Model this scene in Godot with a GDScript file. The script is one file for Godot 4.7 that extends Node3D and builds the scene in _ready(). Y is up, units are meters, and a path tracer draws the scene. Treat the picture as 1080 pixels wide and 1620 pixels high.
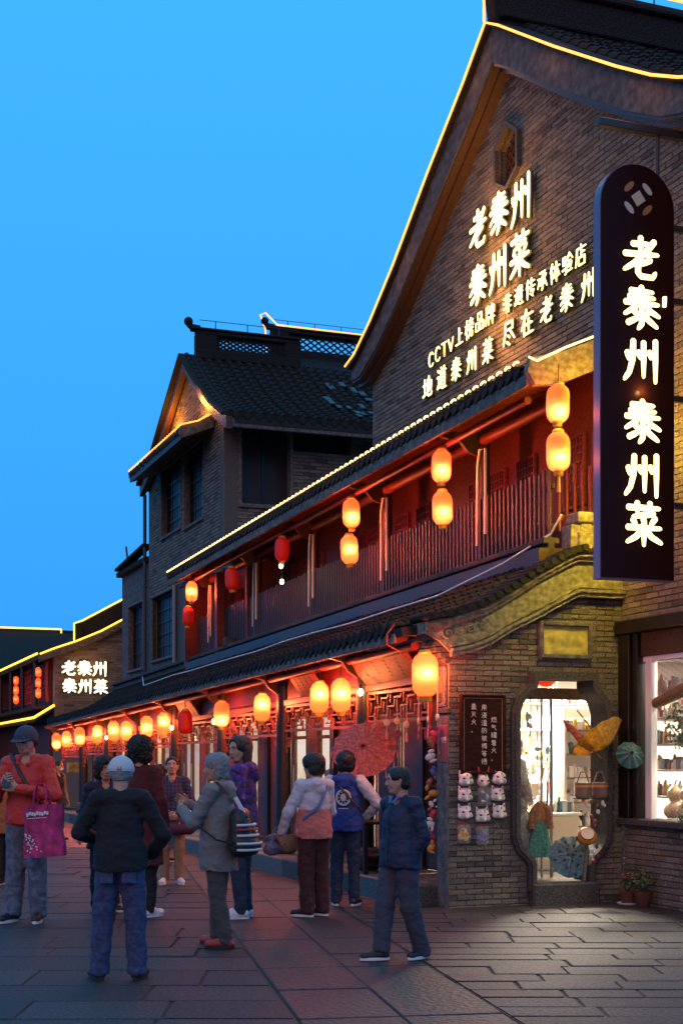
extends Node3D
# A street of old brick shops at dusk. World: metres, y up; the view looks along -z from eye height.
# The buildings stand in a frame of their own: s runs along the street away from the view, t into the block, y up, all from the foot of the near corner pillar.

var D_ = Vector3(-0.34975, 0, -0.93684)
var E_ = Vector3(0.93684, 0, -0.34975)
var O_ = Vector3(1.033, 0, -15.19)
var BF: Transform3D      # x = t, y = up, z = -s
var REL: Transform3D     # the same, falling gently along the street
var BT: Transform3D
var M = {}
var TX = {}
var taken = {}
var rng = RandomNumberGenerator.new()
var nz = FastNoiseLite.new()

# ---------------------------------------------------------------- mesh builder
class MB:
	var v = PackedVector3Array()
	var n = PackedVector3Array()
	var c = PackedColorArray()
	var ix = PackedInt32Array()
	var col = Color(1, 1, 1)
	func tri(a: Vector3, b: Vector3, d: Vector3) -> void:
		var m = (b - a).cross(d - a)
		if m.length_squared() < 1e-16:
			return
		m = m.normalized()
		var k = v.size()
		v.append(a); v.append(b); v.append(d)
		n.append(m); n.append(m); n.append(m)
		c.append(col); c.append(col); c.append(col)
		ix.append(k); ix.append(k + 2); ix.append(k + 1)
	func quad(a: Vector3, b: Vector3, d: Vector3, e: Vector3) -> void:
		var m = (d - a).cross(e - b)
		if m.length_squared() < 1e-16:
			return
		m = m.normalized()
		var k = v.size()
		v.append(a); v.append(b); v.append(d); v.append(e)
		for i in 4:
			n.append(m); c.append(col)
		for i in [0, 2, 1, 0, 3, 2]:
			ix.append(k + i)
	func vert(p: Vector3, m: Vector3, cc: Color) -> int:
		v.append(p); n.append(m); c.append(cc)
		return v.size() - 1
	func face(i: int, j: int, k: int) -> void:
		ix.append(i); ix.append(k); ix.append(j)
	func box(ce: Vector3, s: Vector3, bs = Basis(), ch = 0.0) -> MB:
		var h = s * 0.5
		var ax = [bs.x, bs.y, bs.z]
		if ch <= 0.0:
			for a in 3:
				var u = (a + 1) % 3
				var w = (a + 2) % 3
				for sg in [-1.0, 1.0]:
					var o = ce + ax[a] * h[a] * sg
					var p = ax[u] * h[u] * sg
					var q = ax[w] * h[w]
					quad(o - p - q, o + p - q, o + p + q, o - p + q)
			return self
		var k = Vector3(minf(ch, h.x * 0.45), minf(ch, h.y * 0.45), minf(ch, h.z * 0.45))
		for a in 3:
			var u = (a + 1) % 3
			var w = (a + 2) % 3
			for sg in [-1.0, 1.0]:
				var o = ce + ax[a] * h[a] * sg
				var p = ax[u] * (h[u] - k[u]) * sg
				var q = ax[w] * (h[w] - k[w])
				quad(o - p - q, o + p - q, o + p + q, o - p + q)
			for su in [-1.0, 1.0]:
				for sw in [-1.0, 1.0]:
					var p1 = ce + ax[u] * h[u] * su + ax[w] * (h[w] - k[w]) * sw
					var p2 = ce + ax[u] * (h[u] - k[u]) * su + ax[w] * h[w] * sw
					var l = ax[a] * (h[a] - k[a])
					if su * sw > 0:
						quad(p1 - l, p2 - l, p2 + l, p1 + l)
					else:
						quad(p1 + l, p2 + l, p2 - l, p1 - l)
		for sx in [-1.0, 1.0]:
			for sy in [-1.0, 1.0]:
				for sz in [-1.0, 1.0]:
					var x = ce + bs.x * h.x * sx + bs.y * (h.y - k.y) * sy + bs.z * (h.z - k.z) * sz
					var y = ce + bs.x * (h.x - k.x) * sx + bs.y * h.y * sy + bs.z * (h.z - k.z) * sz
					var z = ce + bs.x * (h.x - k.x) * sx + bs.y * (h.y - k.y) * sy + bs.z * h.z * sz
					if sx * sy * sz > 0:
						tri(x, y, z)
					else:
						tri(x, z, y)
		return self
	func span(lo: Vector3, hi: Vector3, ch = 0.0) -> MB:
		return box((lo + hi) * 0.5, (hi - lo).abs(), Basis(), ch)
	# a beam of rectangular section from a to b; w across, h up
	func beam(a: Vector3, b: Vector3, w: float, h: float, ch = 0.0, up = Vector3.UP) -> MB:
		var z = (b - a).normalized()
		if absf(z.dot(up)) > 0.98:
			up = Vector3.RIGHT
		var x = up.cross(z).normalized()
		var y = z.cross(x)
		return box((a + b) * 0.5, Vector3(w, h, (b - a).length()), Basis(x, y, z), ch)
	func tube(pts: Array, r, sides = 6, caps = true, flat = 1.0, fdir = Vector3.ZERO) -> MB:
		var rings = []
		var last = Vector3.ZERO
		for i in pts.size():
			var dir: Vector3 = (pts[mini(i + 1, pts.size() - 1)] - pts[maxi(i - 1, 0)]).normalized()
			var rr: float = r[i] if r is Array else r
			var x: Vector3
			if fdir != Vector3.ZERO:
				x = fdir.cross(dir).normalized()
			elif last == Vector3.ZERO:
				x = (Vector3.UP if absf(dir.y) < 0.9 else Vector3.RIGHT).cross(dir).normalized()
			else:
				x = (last - dir * last.dot(dir)).normalized()
			last = x
			var y = dir.cross(x)
			var ring = []
			for k in sides:
				var a = TAU * k / sides
				var off = x * cos(a) + y * sin(a) * flat
				ring.append(vert(pts[i] + off * rr, (x * cos(a) * flat + y * sin(a)).normalized(), col))
			rings.append(ring)
		for i in rings.size() - 1:
			for k in sides:
				var k2 = (k + 1) % sides
				face(rings[i][k], rings[i][k2], rings[i + 1][k2])
				face(rings[i][k], rings[i + 1][k2], rings[i + 1][k])
		if caps:
			for e in [0, rings.size() - 1]:
				var ce: Vector3 = pts[e]
				for k in sides:
					var a = v[rings[e][k]]
					var b = v[rings[e][(k + 1) % sides]]
					if e == 0:
						tri(ce, b, a)
					else:
						tri(ce, a, b)
		return self
	# profile: Array of Vector2(radius, height), from below upwards
	func lathe(prof: Array, sides = 20, o = Vector3.ZERO, bs = Basis(), rib = 0.0) -> MB:
		var rings = []
		for i in prof.size():
			var tang: Vector2 = prof[mini(i + 1, prof.size() - 1)] - prof[maxi(i - 1, 0)]
			var nn = Vector2(tang.y, -tang.x).normalized()
			var ring = []
			for k in sides:
				var a = TAU * k / sides
				var rr = prof[i].x * (1.0 - (rib if k % 2 else 0.0))
				var dir = bs.x * cos(a) - bs.z * sin(a)
				ring.append(vert(o + dir * rr + bs.y * prof[i].y, (dir * nn.x + bs.y * nn.y).normalized(), col))
			rings.append(ring)
		for i in rings.size() - 1:
			for k in sides:
				var k2 = (k + 1) % sides
				face(rings[i][k], rings[i][k2], rings[i + 1][k2])
				face(rings[i][k], rings[i + 1][k2], rings[i + 1][k])
		return self
	func ball(ce: Vector3, r: Vector3, bs = Basis(), seg = 12, rg = 8) -> MB:
		var rings = []
		for i in rg + 1:
			var ph = -PI / 2 + PI * i / rg
			var ring = []
			for k in seg:
				var a = TAU * k / seg
				var u = Vector3(cos(ph) * cos(a), sin(ph), -cos(ph) * sin(a))
				ring.append(vert(ce + bs * (u * r), (bs * (u / r)).normalized(), col))
			rings.append(ring)
		for i in rg:
			for k in seg:
				var k2 = (k + 1) % seg
				face(rings[i][k], rings[i][k2], rings[i + 1][k2])
				face(rings[i][k], rings[i + 1][k2], rings[i + 1][k])
		return self
	# a flat outline given thickness: outline lies in x, y of xf; it reaches from z = 0 to z = dp
	func prism(poly: PackedVector2Array, dp: float, xf = Transform3D()) -> MB:
		if Geometry2D.is_polygon_clockwise(poly):
			poly = poly.duplicate()
			poly.reverse()
		var t = Geometry2D.triangulate_polygon(poly)
		for i in range(0, t.size(), 3):
			var a = poly[t[i]]
			var b = poly[t[i + 1]]
			var d = poly[t[i + 2]]
			if (b - a).cross(d - a) < 0:
				var q = b
				b = d
				d = q
			tri(xf * Vector3(a.x, a.y, dp), xf * Vector3(b.x, b.y, dp), xf * Vector3(d.x, d.y, dp))
			tri(xf * Vector3(a.x, a.y, 0), xf * Vector3(d.x, d.y, 0), xf * Vector3(b.x, b.y, 0))
		for i in poly.size():
			var a = poly[i]
			var b = poly[(i + 1) % poly.size()]
			quad(xf * Vector3(a.x, a.y, 0), xf * Vector3(b.x, b.y, 0), xf * Vector3(b.x, b.y, dp), xf * Vector3(a.x, a.y, dp))
		return self
	# rows of points make a smooth sheet
	func sheet(rows: Array, cols_ = null) -> MB:
		var id = []
		for i in rows.size():
			var ring = []
			for k in rows[i].size():
				var a: Vector3 = rows[mini(i + 1, rows.size() - 1)][k] - rows[maxi(i - 1, 0)][k]
				var b: Vector3 = rows[i][mini(k + 1, rows[i].size() - 1)] - rows[i][maxi(k - 1, 0)]
				ring.append(vert(rows[i][k], b.cross(a).normalized(), cols_[i][k] if cols_ else col))
			id.append(ring)
		for i in rows.size() - 1:
			for k in rows[i].size() - 1:
				face(id[i][k], id[i][k + 1], id[i + 1][k + 1])
				face(id[i][k], id[i + 1][k + 1], id[i + 1][k])
		return self
	func quad_pane(lo: Vector3, hi: Vector3) -> MB:   # a sheet across z and y
		quad(lo, Vector3(lo.x, lo.y, hi.z), hi, Vector3(lo.x, hi.y, lo.z))
		return self
	func quad_pane2(lo: Vector3, hi: Vector3) -> MB:  # a sheet across x and y
		quad(lo, Vector3(hi.x, lo.y, lo.z), hi, Vector3(lo.x, hi.y, lo.z))
		return self
	func add(o: MB, xf = Transform3D()) -> MB:
		var k = v.size()
		for i in o.v.size():
			v.append(xf * o.v[i])
			n.append((xf.basis * o.n[i]).normalized())
		c.append_array(o.c)
		for i in o.ix:
			ix.append(i + k)
		return self
	func mesh() -> ArrayMesh:
		var a = []
		a.resize(Mesh.ARRAY_MAX)
		a[Mesh.ARRAY_VERTEX] = v
		a[Mesh.ARRAY_NORMAL] = n
		a[Mesh.ARRAY_COLOR] = c
		a[Mesh.ARRAY_INDEX] = ix
		var m = ArrayMesh.new()
		if ix.size():
			m.add_surface_from_arrays(Mesh.PRIMITIVE_TRIANGLES, a)
		return m

# ---------------------------------------------------------------- distance field, meshed as surface nets
class Fld:
	var o: Vector3
	var h: float
	var nx: int
	var ny: int
	var nz: int
	var d = PackedFloat32Array()
	func _init(lo: Vector3, hi: Vector3, cell: float):
		o = lo
		h = cell
		nx = int((hi.x - lo.x) / cell) + 2
		ny = int((hi.y - lo.y) / cell) + 2
		nz = int((hi.z - lo.z) / cell) + 2
		d.resize(nx * ny * nz)
		d.fill(0.3)
	func bone(a: Vector3, b: Vector3, ra: float, rb: float, k = 0.03, fd = Vector3.ZERO, fs = 0.0) -> void:
		var m = maxf(ra, rb) + k + h * 2.0
		var lo = (a.min(b) - Vector3(m, m, m) - o) / h
		var hi = (a.max(b) + Vector3(m, m, m) - o) / h
		var x0 = maxi(0, int(lo.x)); var x1 = mini(nx - 1, int(hi.x) + 1)
		var y0 = maxi(0, int(lo.y)); var y1 = mini(ny - 1, int(hi.y) + 1)
		var z0 = maxi(0, int(lo.z)); var z1 = mini(nz - 1, int(hi.z) + 1)
		var ab = b - a
		if fs != 0.0:
			ab += fd * ab.dot(fd) * fs
		var l2 = maxf(ab.length_squared(), 1e-9)
		var dr = rb - ra
		for z in range(z0, z1 + 1):
			for y in range(y0, y1 + 1):
				var i = (z * ny + y) * nx + x0
				var p = o + Vector3(x0, y, z) * h - a
				for x in range(x0, x1 + 1):
					var q = p
					if fs != 0.0:
						q += fd * (p.dot(fd) * fs)
					var t = clampf(q.dot(ab) / l2, 0.0, 1.0)
					var e = (q - ab * t).length() - ra - dr * t
					var w = d[i]
					var g = absf(w - e)
					if g < k:
						d[i] = minf(w, e) - (k - g) * (k - g) / k * 0.25
					elif e < w:
						d[i] = e
					i += 1
					p.x += h
	func carve(a: Vector3, b: Vector3, r: float, k = 0.01) -> void:
		var m = r + k + h * 2.0
		var lo = (a.min(b) - Vector3(m, m, m) - o) / h
		var hi = (a.max(b) + Vector3(m, m, m) - o) / h
		var ab = b - a
		var l2 = maxf(ab.length_squared(), 1e-9)
		for z in range(maxi(0, int(lo.z)), mini(nz - 1, int(hi.z) + 1) + 1):
			for y in range(maxi(0, int(lo.y)), mini(ny - 1, int(hi.y) + 1) + 1):
				for x in range(maxi(0, int(lo.x)), mini(nx - 1, int(hi.x) + 1) + 1):
					var p = o + Vector3(x, y, z) * h - a
					var t = clampf(p.dot(ab) / l2, 0.0, 1.0)
					var e = r - (p - ab * t).length()
					var i = (z * ny + y) * nx + x
					var w = d[i]
					var g = absf(w - e)
					d[i] = maxf(w, e) + ((k - g) * (k - g) / k * 0.25 if g < k else 0.0)
	# keep only what lies below the plane (normal points out of what is kept)
	func cut(p0: Vector3, nn: Vector3) -> void:
		var i = 0
		for z in nz:
			for y in ny:
				var e = (o + Vector3(0, y, z) * h - p0).dot(nn)
				for x in nx:
					if d[i] < e:
						d[i] = e
					i += 1
					e += nn.x * h
	func ripple(noise: FastNoiseLite, amp: float, fq: Vector3) -> void:
		var i = 0
		for z in nz:
			for y in ny:
				for x in nx:
					if absf(d[i]) < 0.05:
						var p = (o + Vector3(x, y, z) * h) * fq
						d[i] += amp * noise.get_noise_3dv(p)
					i += 1
	func build(mb: MB, paint = null) -> MB:
		var ids = PackedInt32Array()
		ids.resize(nx * ny * nz)
		ids.fill(-1)
		var sy = nx
		var sz = nx * ny
		for z in nz - 1:
			for y in ny - 1:
				var i = (z * ny + y) * nx
				for x in nx - 1:
					var a = d[i]; var b = d[i + 1]; var c0 = d[i + sy]; var c1 = d[i + sy + 1]
					var e = d[i + sz]; var f = d[i + sz + 1]; var g = d[i + sz + sy]; var q = d[i + sz + sy + 1]
					var s = int(a < 0) + int(b < 0) + int(c0 < 0) + int(c1 < 0) + int(e < 0) + int(f < 0) + int(g < 0) + int(q < 0)
					if s > 0 and s < 8:
						var p = Vector3.ZERO
						var k = 0
						for ed in [[a, b, 0, 0, 0, 1, 0, 0], [c0, c1, 0, 1, 0, 1, 1, 0], [e, f, 0, 0, 1, 1, 0, 1], [g, q, 0, 1, 1, 1, 1, 1], [a, c0, 0, 0, 0, 0, 1, 0], [b, c1, 1, 0, 0, 1, 1, 0], [e, g, 0, 0, 1, 0, 1, 1], [f, q, 1, 0, 1, 1, 1, 1], [a, e, 0, 0, 0, 0, 0, 1], [b, f, 1, 0, 0, 1, 0, 1], [c0, g, 0, 1, 0, 0, 1, 1], [c1, q, 1, 1, 0, 1, 1, 1]]:
							if (ed[0] < 0) != (ed[1] < 0):
								var t = ed[0] / (ed[0] - ed[1])
								p += Vector3(lerpf(ed[2], ed[5], t), lerpf(ed[3], ed[6], t), lerpf(ed[4], ed[7], t))
								k += 1
						p = o + (p / k + Vector3(x, y, z)) * h
						var gr = Vector3(b + c1 + f + q - a - c0 - e - g, c0 + c1 + g + q - a - b - e - f, e + f + g + q - a - b - c0 - c1)
						ids[i] = mb.vert(p, gr.normalized(), paint.call(p) if paint != null else mb.col)
					i += 1
		for z in range(1, nz - 1):
			for y in range(1, ny - 1):
				var i = (z * ny + y) * nx + 1
				for x in range(1, nx - 1):
					var a = d[i] < 0
					if ids[i] >= 0 or ids[i - 1] >= 0 or ids[i - sy] >= 0 or ids[i - sz] >= 0:
						if a != (d[i + 1] < 0):
							_q(mb, ids[i], ids[i - sy], ids[i - sy - sz], ids[i - sz], a)
						if a != (d[i + sy] < 0):
							_q(mb, ids[i], ids[i - sz], ids[i - sz - 1], ids[i - 1], a)
						if a != (d[i + sz] < 0):
							_q(mb, ids[i], ids[i - 1], ids[i - 1 - sy], ids[i - sy], a)
					i += 1
		return mb
	func _q(mb: MB, a: int, b: int, c: int, e: int, inside: bool) -> void:
		if a < 0 or b < 0 or c < 0 or e < 0:
			return
		if inside:
			mb.face(a, b, c); mb.face(a, c, e)
		else:
			mb.face(a, c, b); mb.face(a, e, c)

# ---------------------------------------------------------------- nodes
func L(s: float, y: float, t: float) -> Vector3:
	return O_ + D_ * s + E_ * t + Vector3(0, y, 0)

func numbered(nm: String) -> String:
	var k = taken.get(nm, 0)
	taken[nm] = k + 1
	return nm if k == 0 else "%s_%03d" % [nm, k]

func tag(o: Node, label: String, category: String, group = ""):
	o.set_meta("label", label)
	o.set_meta("category", category)
	if group != "":
		o.set_meta("group", group)
	return o

func thing(nm: String, label: String, category: String, xf: Transform3D, group = "") -> Node3D:
	var o = Node3D.new()
	o.name = numbered(nm)
	o.transform = xf
	add_child(o)
	tag(o, label, category, group)
	return o

func part(nm: String, m, mat: Material, parent: Node, xf = Transform3D(), kind = "") -> MeshInstance3D:
	var o = MeshInstance3D.new()
	o.name = nm
	o.mesh = m.mesh() if m is MB else m
	o.material_override = mat
	o.transform = xf
	parent.add_child(o, true)
	if kind != "":
		o.set_meta("kind", kind)
	return o

func solo(nm: String, m, mat: Material, label: String, category: String, xf = Transform3D(), group = "") -> MeshInstance3D:
	var o = part(numbered(nm), m, mat, self, xf)
	tag(o, label, category, group)
	return o

func structure(nm: String, m, mat: Material, xf = Transform3D()) -> MeshInstance3D:
	return part(nm, m, mat, self, xf, "structure")

func copy(o: Node3D, xf: Transform3D, label = "", group = "") -> Node3D:
	var c = o.duplicate()
	c.name = numbered(String(o.name).rstrip("0123456789").rstrip("_"))
	add_child(c)
	c.transform = xf
	if label != "":
		c.set_meta("label", label)
	if group != "":
		c.set_meta("group", group)
	return c

func V(x, y) -> Vector2:
	return Vector2(x, y)

func at(p: Vector3, bs = Basis()) -> Transform3D:
	return Transform3D(bs, p)

func omni(parent: Node, p: Vector3, col: Color, e: float, size = 0.05) -> OmniLight3D:
	var l = OmniLight3D.new()
	l.name = "glow"
	l.light_color = col
	l.light_energy = e
	l.light_size = size
	l.omni_range = 30.0
	l.omni_attenuation = 2.0
	l.shadow_enabled = true
	l.position = p
	parent.add_child(l, true)
	return l

func arealight(parent: Node, xf: Transform3D, sz: Vector2, col: Color, e: float):
	var l = AreaLight3D.new()
	l.name = "glow"
	l.area_size = sz
	l.light_color = col
	l.light_energy = e
	l.area_range = 30.0
	l.area_attenuation = 2.0
	l.shadow_enabled = true
	l.transform = xf
	parent.add_child(l, true)

# ---------------------------------------------------------------- materials
func noise_tex(seed_: int, fq: float, oct: int, lo: float, hi: float, kind = FastNoiseLite.TYPE_SIMPLEX_SMOOTH, sz = 512) -> NoiseTexture2D:
	var n = FastNoiseLite.new()
	n.seed = seed_
	n.noise_type = kind
	n.frequency = fq
	n.fractal_octaves = oct
	var t = NoiseTexture2D.new()
	t.width = sz
	t.height = sz
	t.seamless = true
	t.noise = n
	var g = Gradient.new()
	g.set_color(0, Color(lo, lo, lo))
	g.set_color(1, Color(hi, hi, hi))
	t.color_ramp = g
	return t

func mk(nm: String, col: Color, rough: float, tex = null, scale = 1.0, bump = null, bscale = 0.0, world = true) -> StandardMaterial3D:
	var m = StandardMaterial3D.new()
	m.resource_name = nm
	m.albedo_color = col.linear_to_srgb()
	m.roughness = rough
	if tex != null:
		m.albedo_texture = tex
	if tex != null or bump != null:
		m.uv1_triplanar = true
		m.uv1_world_triplanar = world
		m.uv1_scale = Vector3(scale, scale, scale)
	if bump != null:
		m.heightmap_enabled = true
		m.heightmap_texture = bump
		m.heightmap_scale = bscale
	M[nm] = m
	return m

func mke(nm: String, col: Color, e: float) -> StandardMaterial3D:
	var m = StandardMaterial3D.new()
	m.resource_name = nm
	m.albedo_color = Color(0.6, 0.55, 0.45)
	m.roughness = 0.5
	m.emission_enabled = true
	m.emission = col
	m.emission_energy_multiplier = e
	M[nm] = m
	return m

func materials() -> void:
	TX.blotch = noise_tex(3, 0.012, 5, 0.45, 1.0)
	TX.grain = noise_tex(7, 0.09, 4, 0.6, 1.0)
	TX.rough = noise_tex(11, 0.04, 5, 0.3, 1.0)
	TX.pits = noise_tex(15, 0.05, 3, 0.2, 1.0, FastNoiseLite.TYPE_CELLULAR)
	TX.streak = noise_tex(19, 0.02, 5, 0.55, 1.0)
	TX.weave = noise_tex(23, 0.3, 2, 0.75, 1.0)
	TX.fold = noise_tex(29, 0.009, 3, 0.0, 1.0)
	TX.fold.noise.fractal_type = FastNoiseLite.FRACTAL_RIDGED
	TX.fold.noise.domain_warp_enabled = true
	TX.fold.noise.domain_warp_amplitude = 40.0
	TX.fold.noise.domain_warp_frequency = 0.01
	var i = 0
	for t in [[0.38, 0.335, 0.275], [0.28, 0.25, 0.215], [0.45, 0.40, 0.325], [0.17, 0.155, 0.14], [0.34, 0.28, 0.215]]:
		mk("brick_%d" % i, Color(t[0], t[1], t[2]), 0.88, TX.rough, 2.2, TX.grain, 0.5)
		i += 1
	var mm = mk("brick_mix", Color(1, 1, 1), 0.88, TX.rough, 2.2, TX.grain, 0.5)
	mm.vertex_color_use_as_albedo = true
	mk("mortar", Color(0.42, 0.40, 0.37), 0.95, TX.rough, 3.0)
	mk("mortar_dark", Color(0.24, 0.225, 0.21), 0.95, TX.rough, 3.0)
	mk("plaster_grey", Color(0.24, 0.23, 0.22), 0.9, TX.blotch, 1.1, TX.rough, 0.8)
	mk("parapet_grey", Color(0.085, 0.085, 0.085), 0.9, TX.blotch, 0.9, TX.rough, 0.8)
	mk("plaster_dark", Color(0.17, 0.165, 0.17), 0.9, TX.blotch, 0.9, TX.rough, 0.8)
	mk("plaster_stain", Color(0.40, 0.37, 0.28), 0.9, TX.blotch, 1.7, TX.rough, 0.8)
	mk("stone_trim", Color(0.15, 0.145, 0.14), 0.75, TX.rough, 1.5, TX.grain, 0.5)
	mk("stone_light", Color(0.30, 0.28, 0.26), 0.7, TX.rough, 1.5, TX.grain, 0.4)
	mk("roof_tile", Color(0.055, 0.053, 0.054), 0.9, TX.rough, 1.6, TX.grain, 0.5)
	M.roof_tile.metallic_specular = 0.25
	mk("wood_gallery", Color(0.17, 0.022, 0.012), 0.55, TX.streak, 1.4)
	mk("roof_tile_pale", Color(0.10, 0.10, 0.105), 0.5, TX.rough, 1.6, TX.grain, 0.5)
	mk("roof_bed", Color(0.03, 0.03, 0.033), 0.8, TX.rough, 1.0)
	mk("wood_red", Color(0.22, 0.022, 0.012), 0.5, TX.streak, 1.4, TX.grain, 0.2)
	mk("wood_orange", Color(0.36, 0.07, 0.024), 0.5, TX.streak, 1.4)
	mk("wood_dark", Color(0.055, 0.022, 0.015), 0.45, TX.streak, 1.4, TX.grain, 0.2)
	mk("wood_brown", Color(0.11, 0.055, 0.03), 0.5, TX.streak, 1.6, TX.grain, 0.2)
	mk("wood_black", Color(0.02, 0.014, 0.012), 0.4, TX.streak, 1.6)
	mk("wood_warm", Color(0.34, 0.17, 0.06), 0.5, TX.streak, 1.6)
	mk("board_maroon", Color(0.06, 0.013, 0.008), 0.6, TX.streak, 1.6)
	M.board_maroon.metallic_specular = 0.25
	mk("board_red", Color(0.45, 0.05, 0.018), 0.6, TX.streak, 1.6)
	mk("gold_line", Color(0.42, 0.20, 0.05), 0.35)
	mk("ink_white", Color(0.62, 0.6, 0.56), 0.6)
	mk("ink_black", Color(0.02, 0.015, 0.012), 0.6)
	mk("plate_red", Color(0.32, 0.04, 0.02), 0.4)
	mk("plaque_yellow", Color(0.78, 0.66, 0.17), 0.5, TX.streak, 0.6)
	mk("metal_dark", Color(0.03, 0.03, 0.035), 0.45)
	mk("pipe_grey", Color(0.22, 0.22, 0.24), 0.5)
	mk("cord_white", Color(0.75, 0.73, 0.72), 0.5)
	mk("cloth_red", Color(0.45, 0.06, 0.03), 0.85, TX.weave, 3.0)
	mk("white_paint", Color(0.8, 0.79, 0.76), 0.5)
	mk("cream", Color(0.66, 0.58, 0.44), 0.6)
	mk("paper_white", Color(0.72, 0.7, 0.68), 0.6)
	mk("gold_cloth", Color(0.7, 0.42, 0.05), 0.5)
	mk("sign_brown", Color(0.03, 0.008, 0.006), 0.28).metallic_specular = 0.18
	mk("sign_side", Color(0.16, 0.13, 0.24), 0.4)
	var gl = mk("glass", Color(0.9, 0.95, 0.95), 0.03)
	gl.transparency = BaseMaterial3D.TRANSPARENCY_ALPHA
	gl.albedo_color.a = 0.12
	mke("led", Color(1.0, 0.62, 0.20), 2.8)
	mke("led_white", Color(1.0, 0.84, 0.52), 3.2)
	mke("led_yellow", Color(1.0, 0.75, 0.16), 3.2)
	mke("letter", Color(1.0, 0.89, 0.56), 3.2)
	mke("letter_cool", Color(1.0, 0.96, 0.76), 2.4)
	mke("bulb", Color(1.0, 0.85, 0.6), 18.0)
	mke("panel_light", Color(1.0, 0.95, 0.88), 6.0)
	mke("lit_cyan", Color(0.10, 0.62, 1.0), 1.2)
	mke("lit_white", Color(0.85, 0.95, 1.0), 1.3)
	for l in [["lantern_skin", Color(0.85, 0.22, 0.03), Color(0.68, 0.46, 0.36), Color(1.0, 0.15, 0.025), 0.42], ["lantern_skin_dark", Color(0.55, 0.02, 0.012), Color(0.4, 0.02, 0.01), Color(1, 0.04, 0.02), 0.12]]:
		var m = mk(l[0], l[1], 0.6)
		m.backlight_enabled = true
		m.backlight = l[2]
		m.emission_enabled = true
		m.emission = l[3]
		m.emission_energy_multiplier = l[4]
	i = 0
	for t in [[0.055, 0.058, 0.07], [0.036, 0.039, 0.05], [0.08, 0.081, 0.092], [0.05, 0.048, 0.053], [0.065, 0.066, 0.075]]:
		mk("paver_%d" % i, Color(t[0], t[1], t[2]), 0.7, TX.rough, 1.3, TX.pits, 0.9)
		i += 1
	mm = mk("paver_mix", Color(1, 1, 1), 0.5, TX.rough, 0.9, TX.rough, 1.2)
	mm.vertex_color_use_as_albedo = true
	mk("ground", Color(0.045, 0.045, 0.05), 0.9, TX.rough, 1.0)
	mk("strip", Color(0.045, 0.048, 0.06), 0.66, TX.rough, 0.8, TX.rough, 1.2)

# ---------------------------------------------------------------- pieces shared by the buildings
func brick_mesh(w: float, h: float, d: float, b: float) -> ArrayMesh:
	var m = MB.new()
	var x = w / 2; var y = h / 2
	var f = [Vector3(-x + b, -y + b, d), Vector3(x - b, -y + b, d), Vector3(x - b, y - b, d), Vector3(-x + b, y - b, d)]
	var g = [Vector3(-x, -y, d - b), Vector3(x, -y, d - b), Vector3(x, y, d - b), Vector3(-x, y, d - b)]
	var k = [Vector3(-x, -y, 0), Vector3(x, -y, 0), Vector3(x, y, 0), Vector3(-x, y, 0)]
	m.quad(f[0], f[1], f[2], f[3])
	for i in 4:
		var j = (i + 1) % 4
		m.quad(g[i], g[j], f[j], f[i])
		m.quad(k[i], k[j], g[j], g[i])
	return m.mesh()

const TONES = [0, 1, 0, 2, 0, 4, 1, 3, 0, 2, 4, 0]

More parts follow.
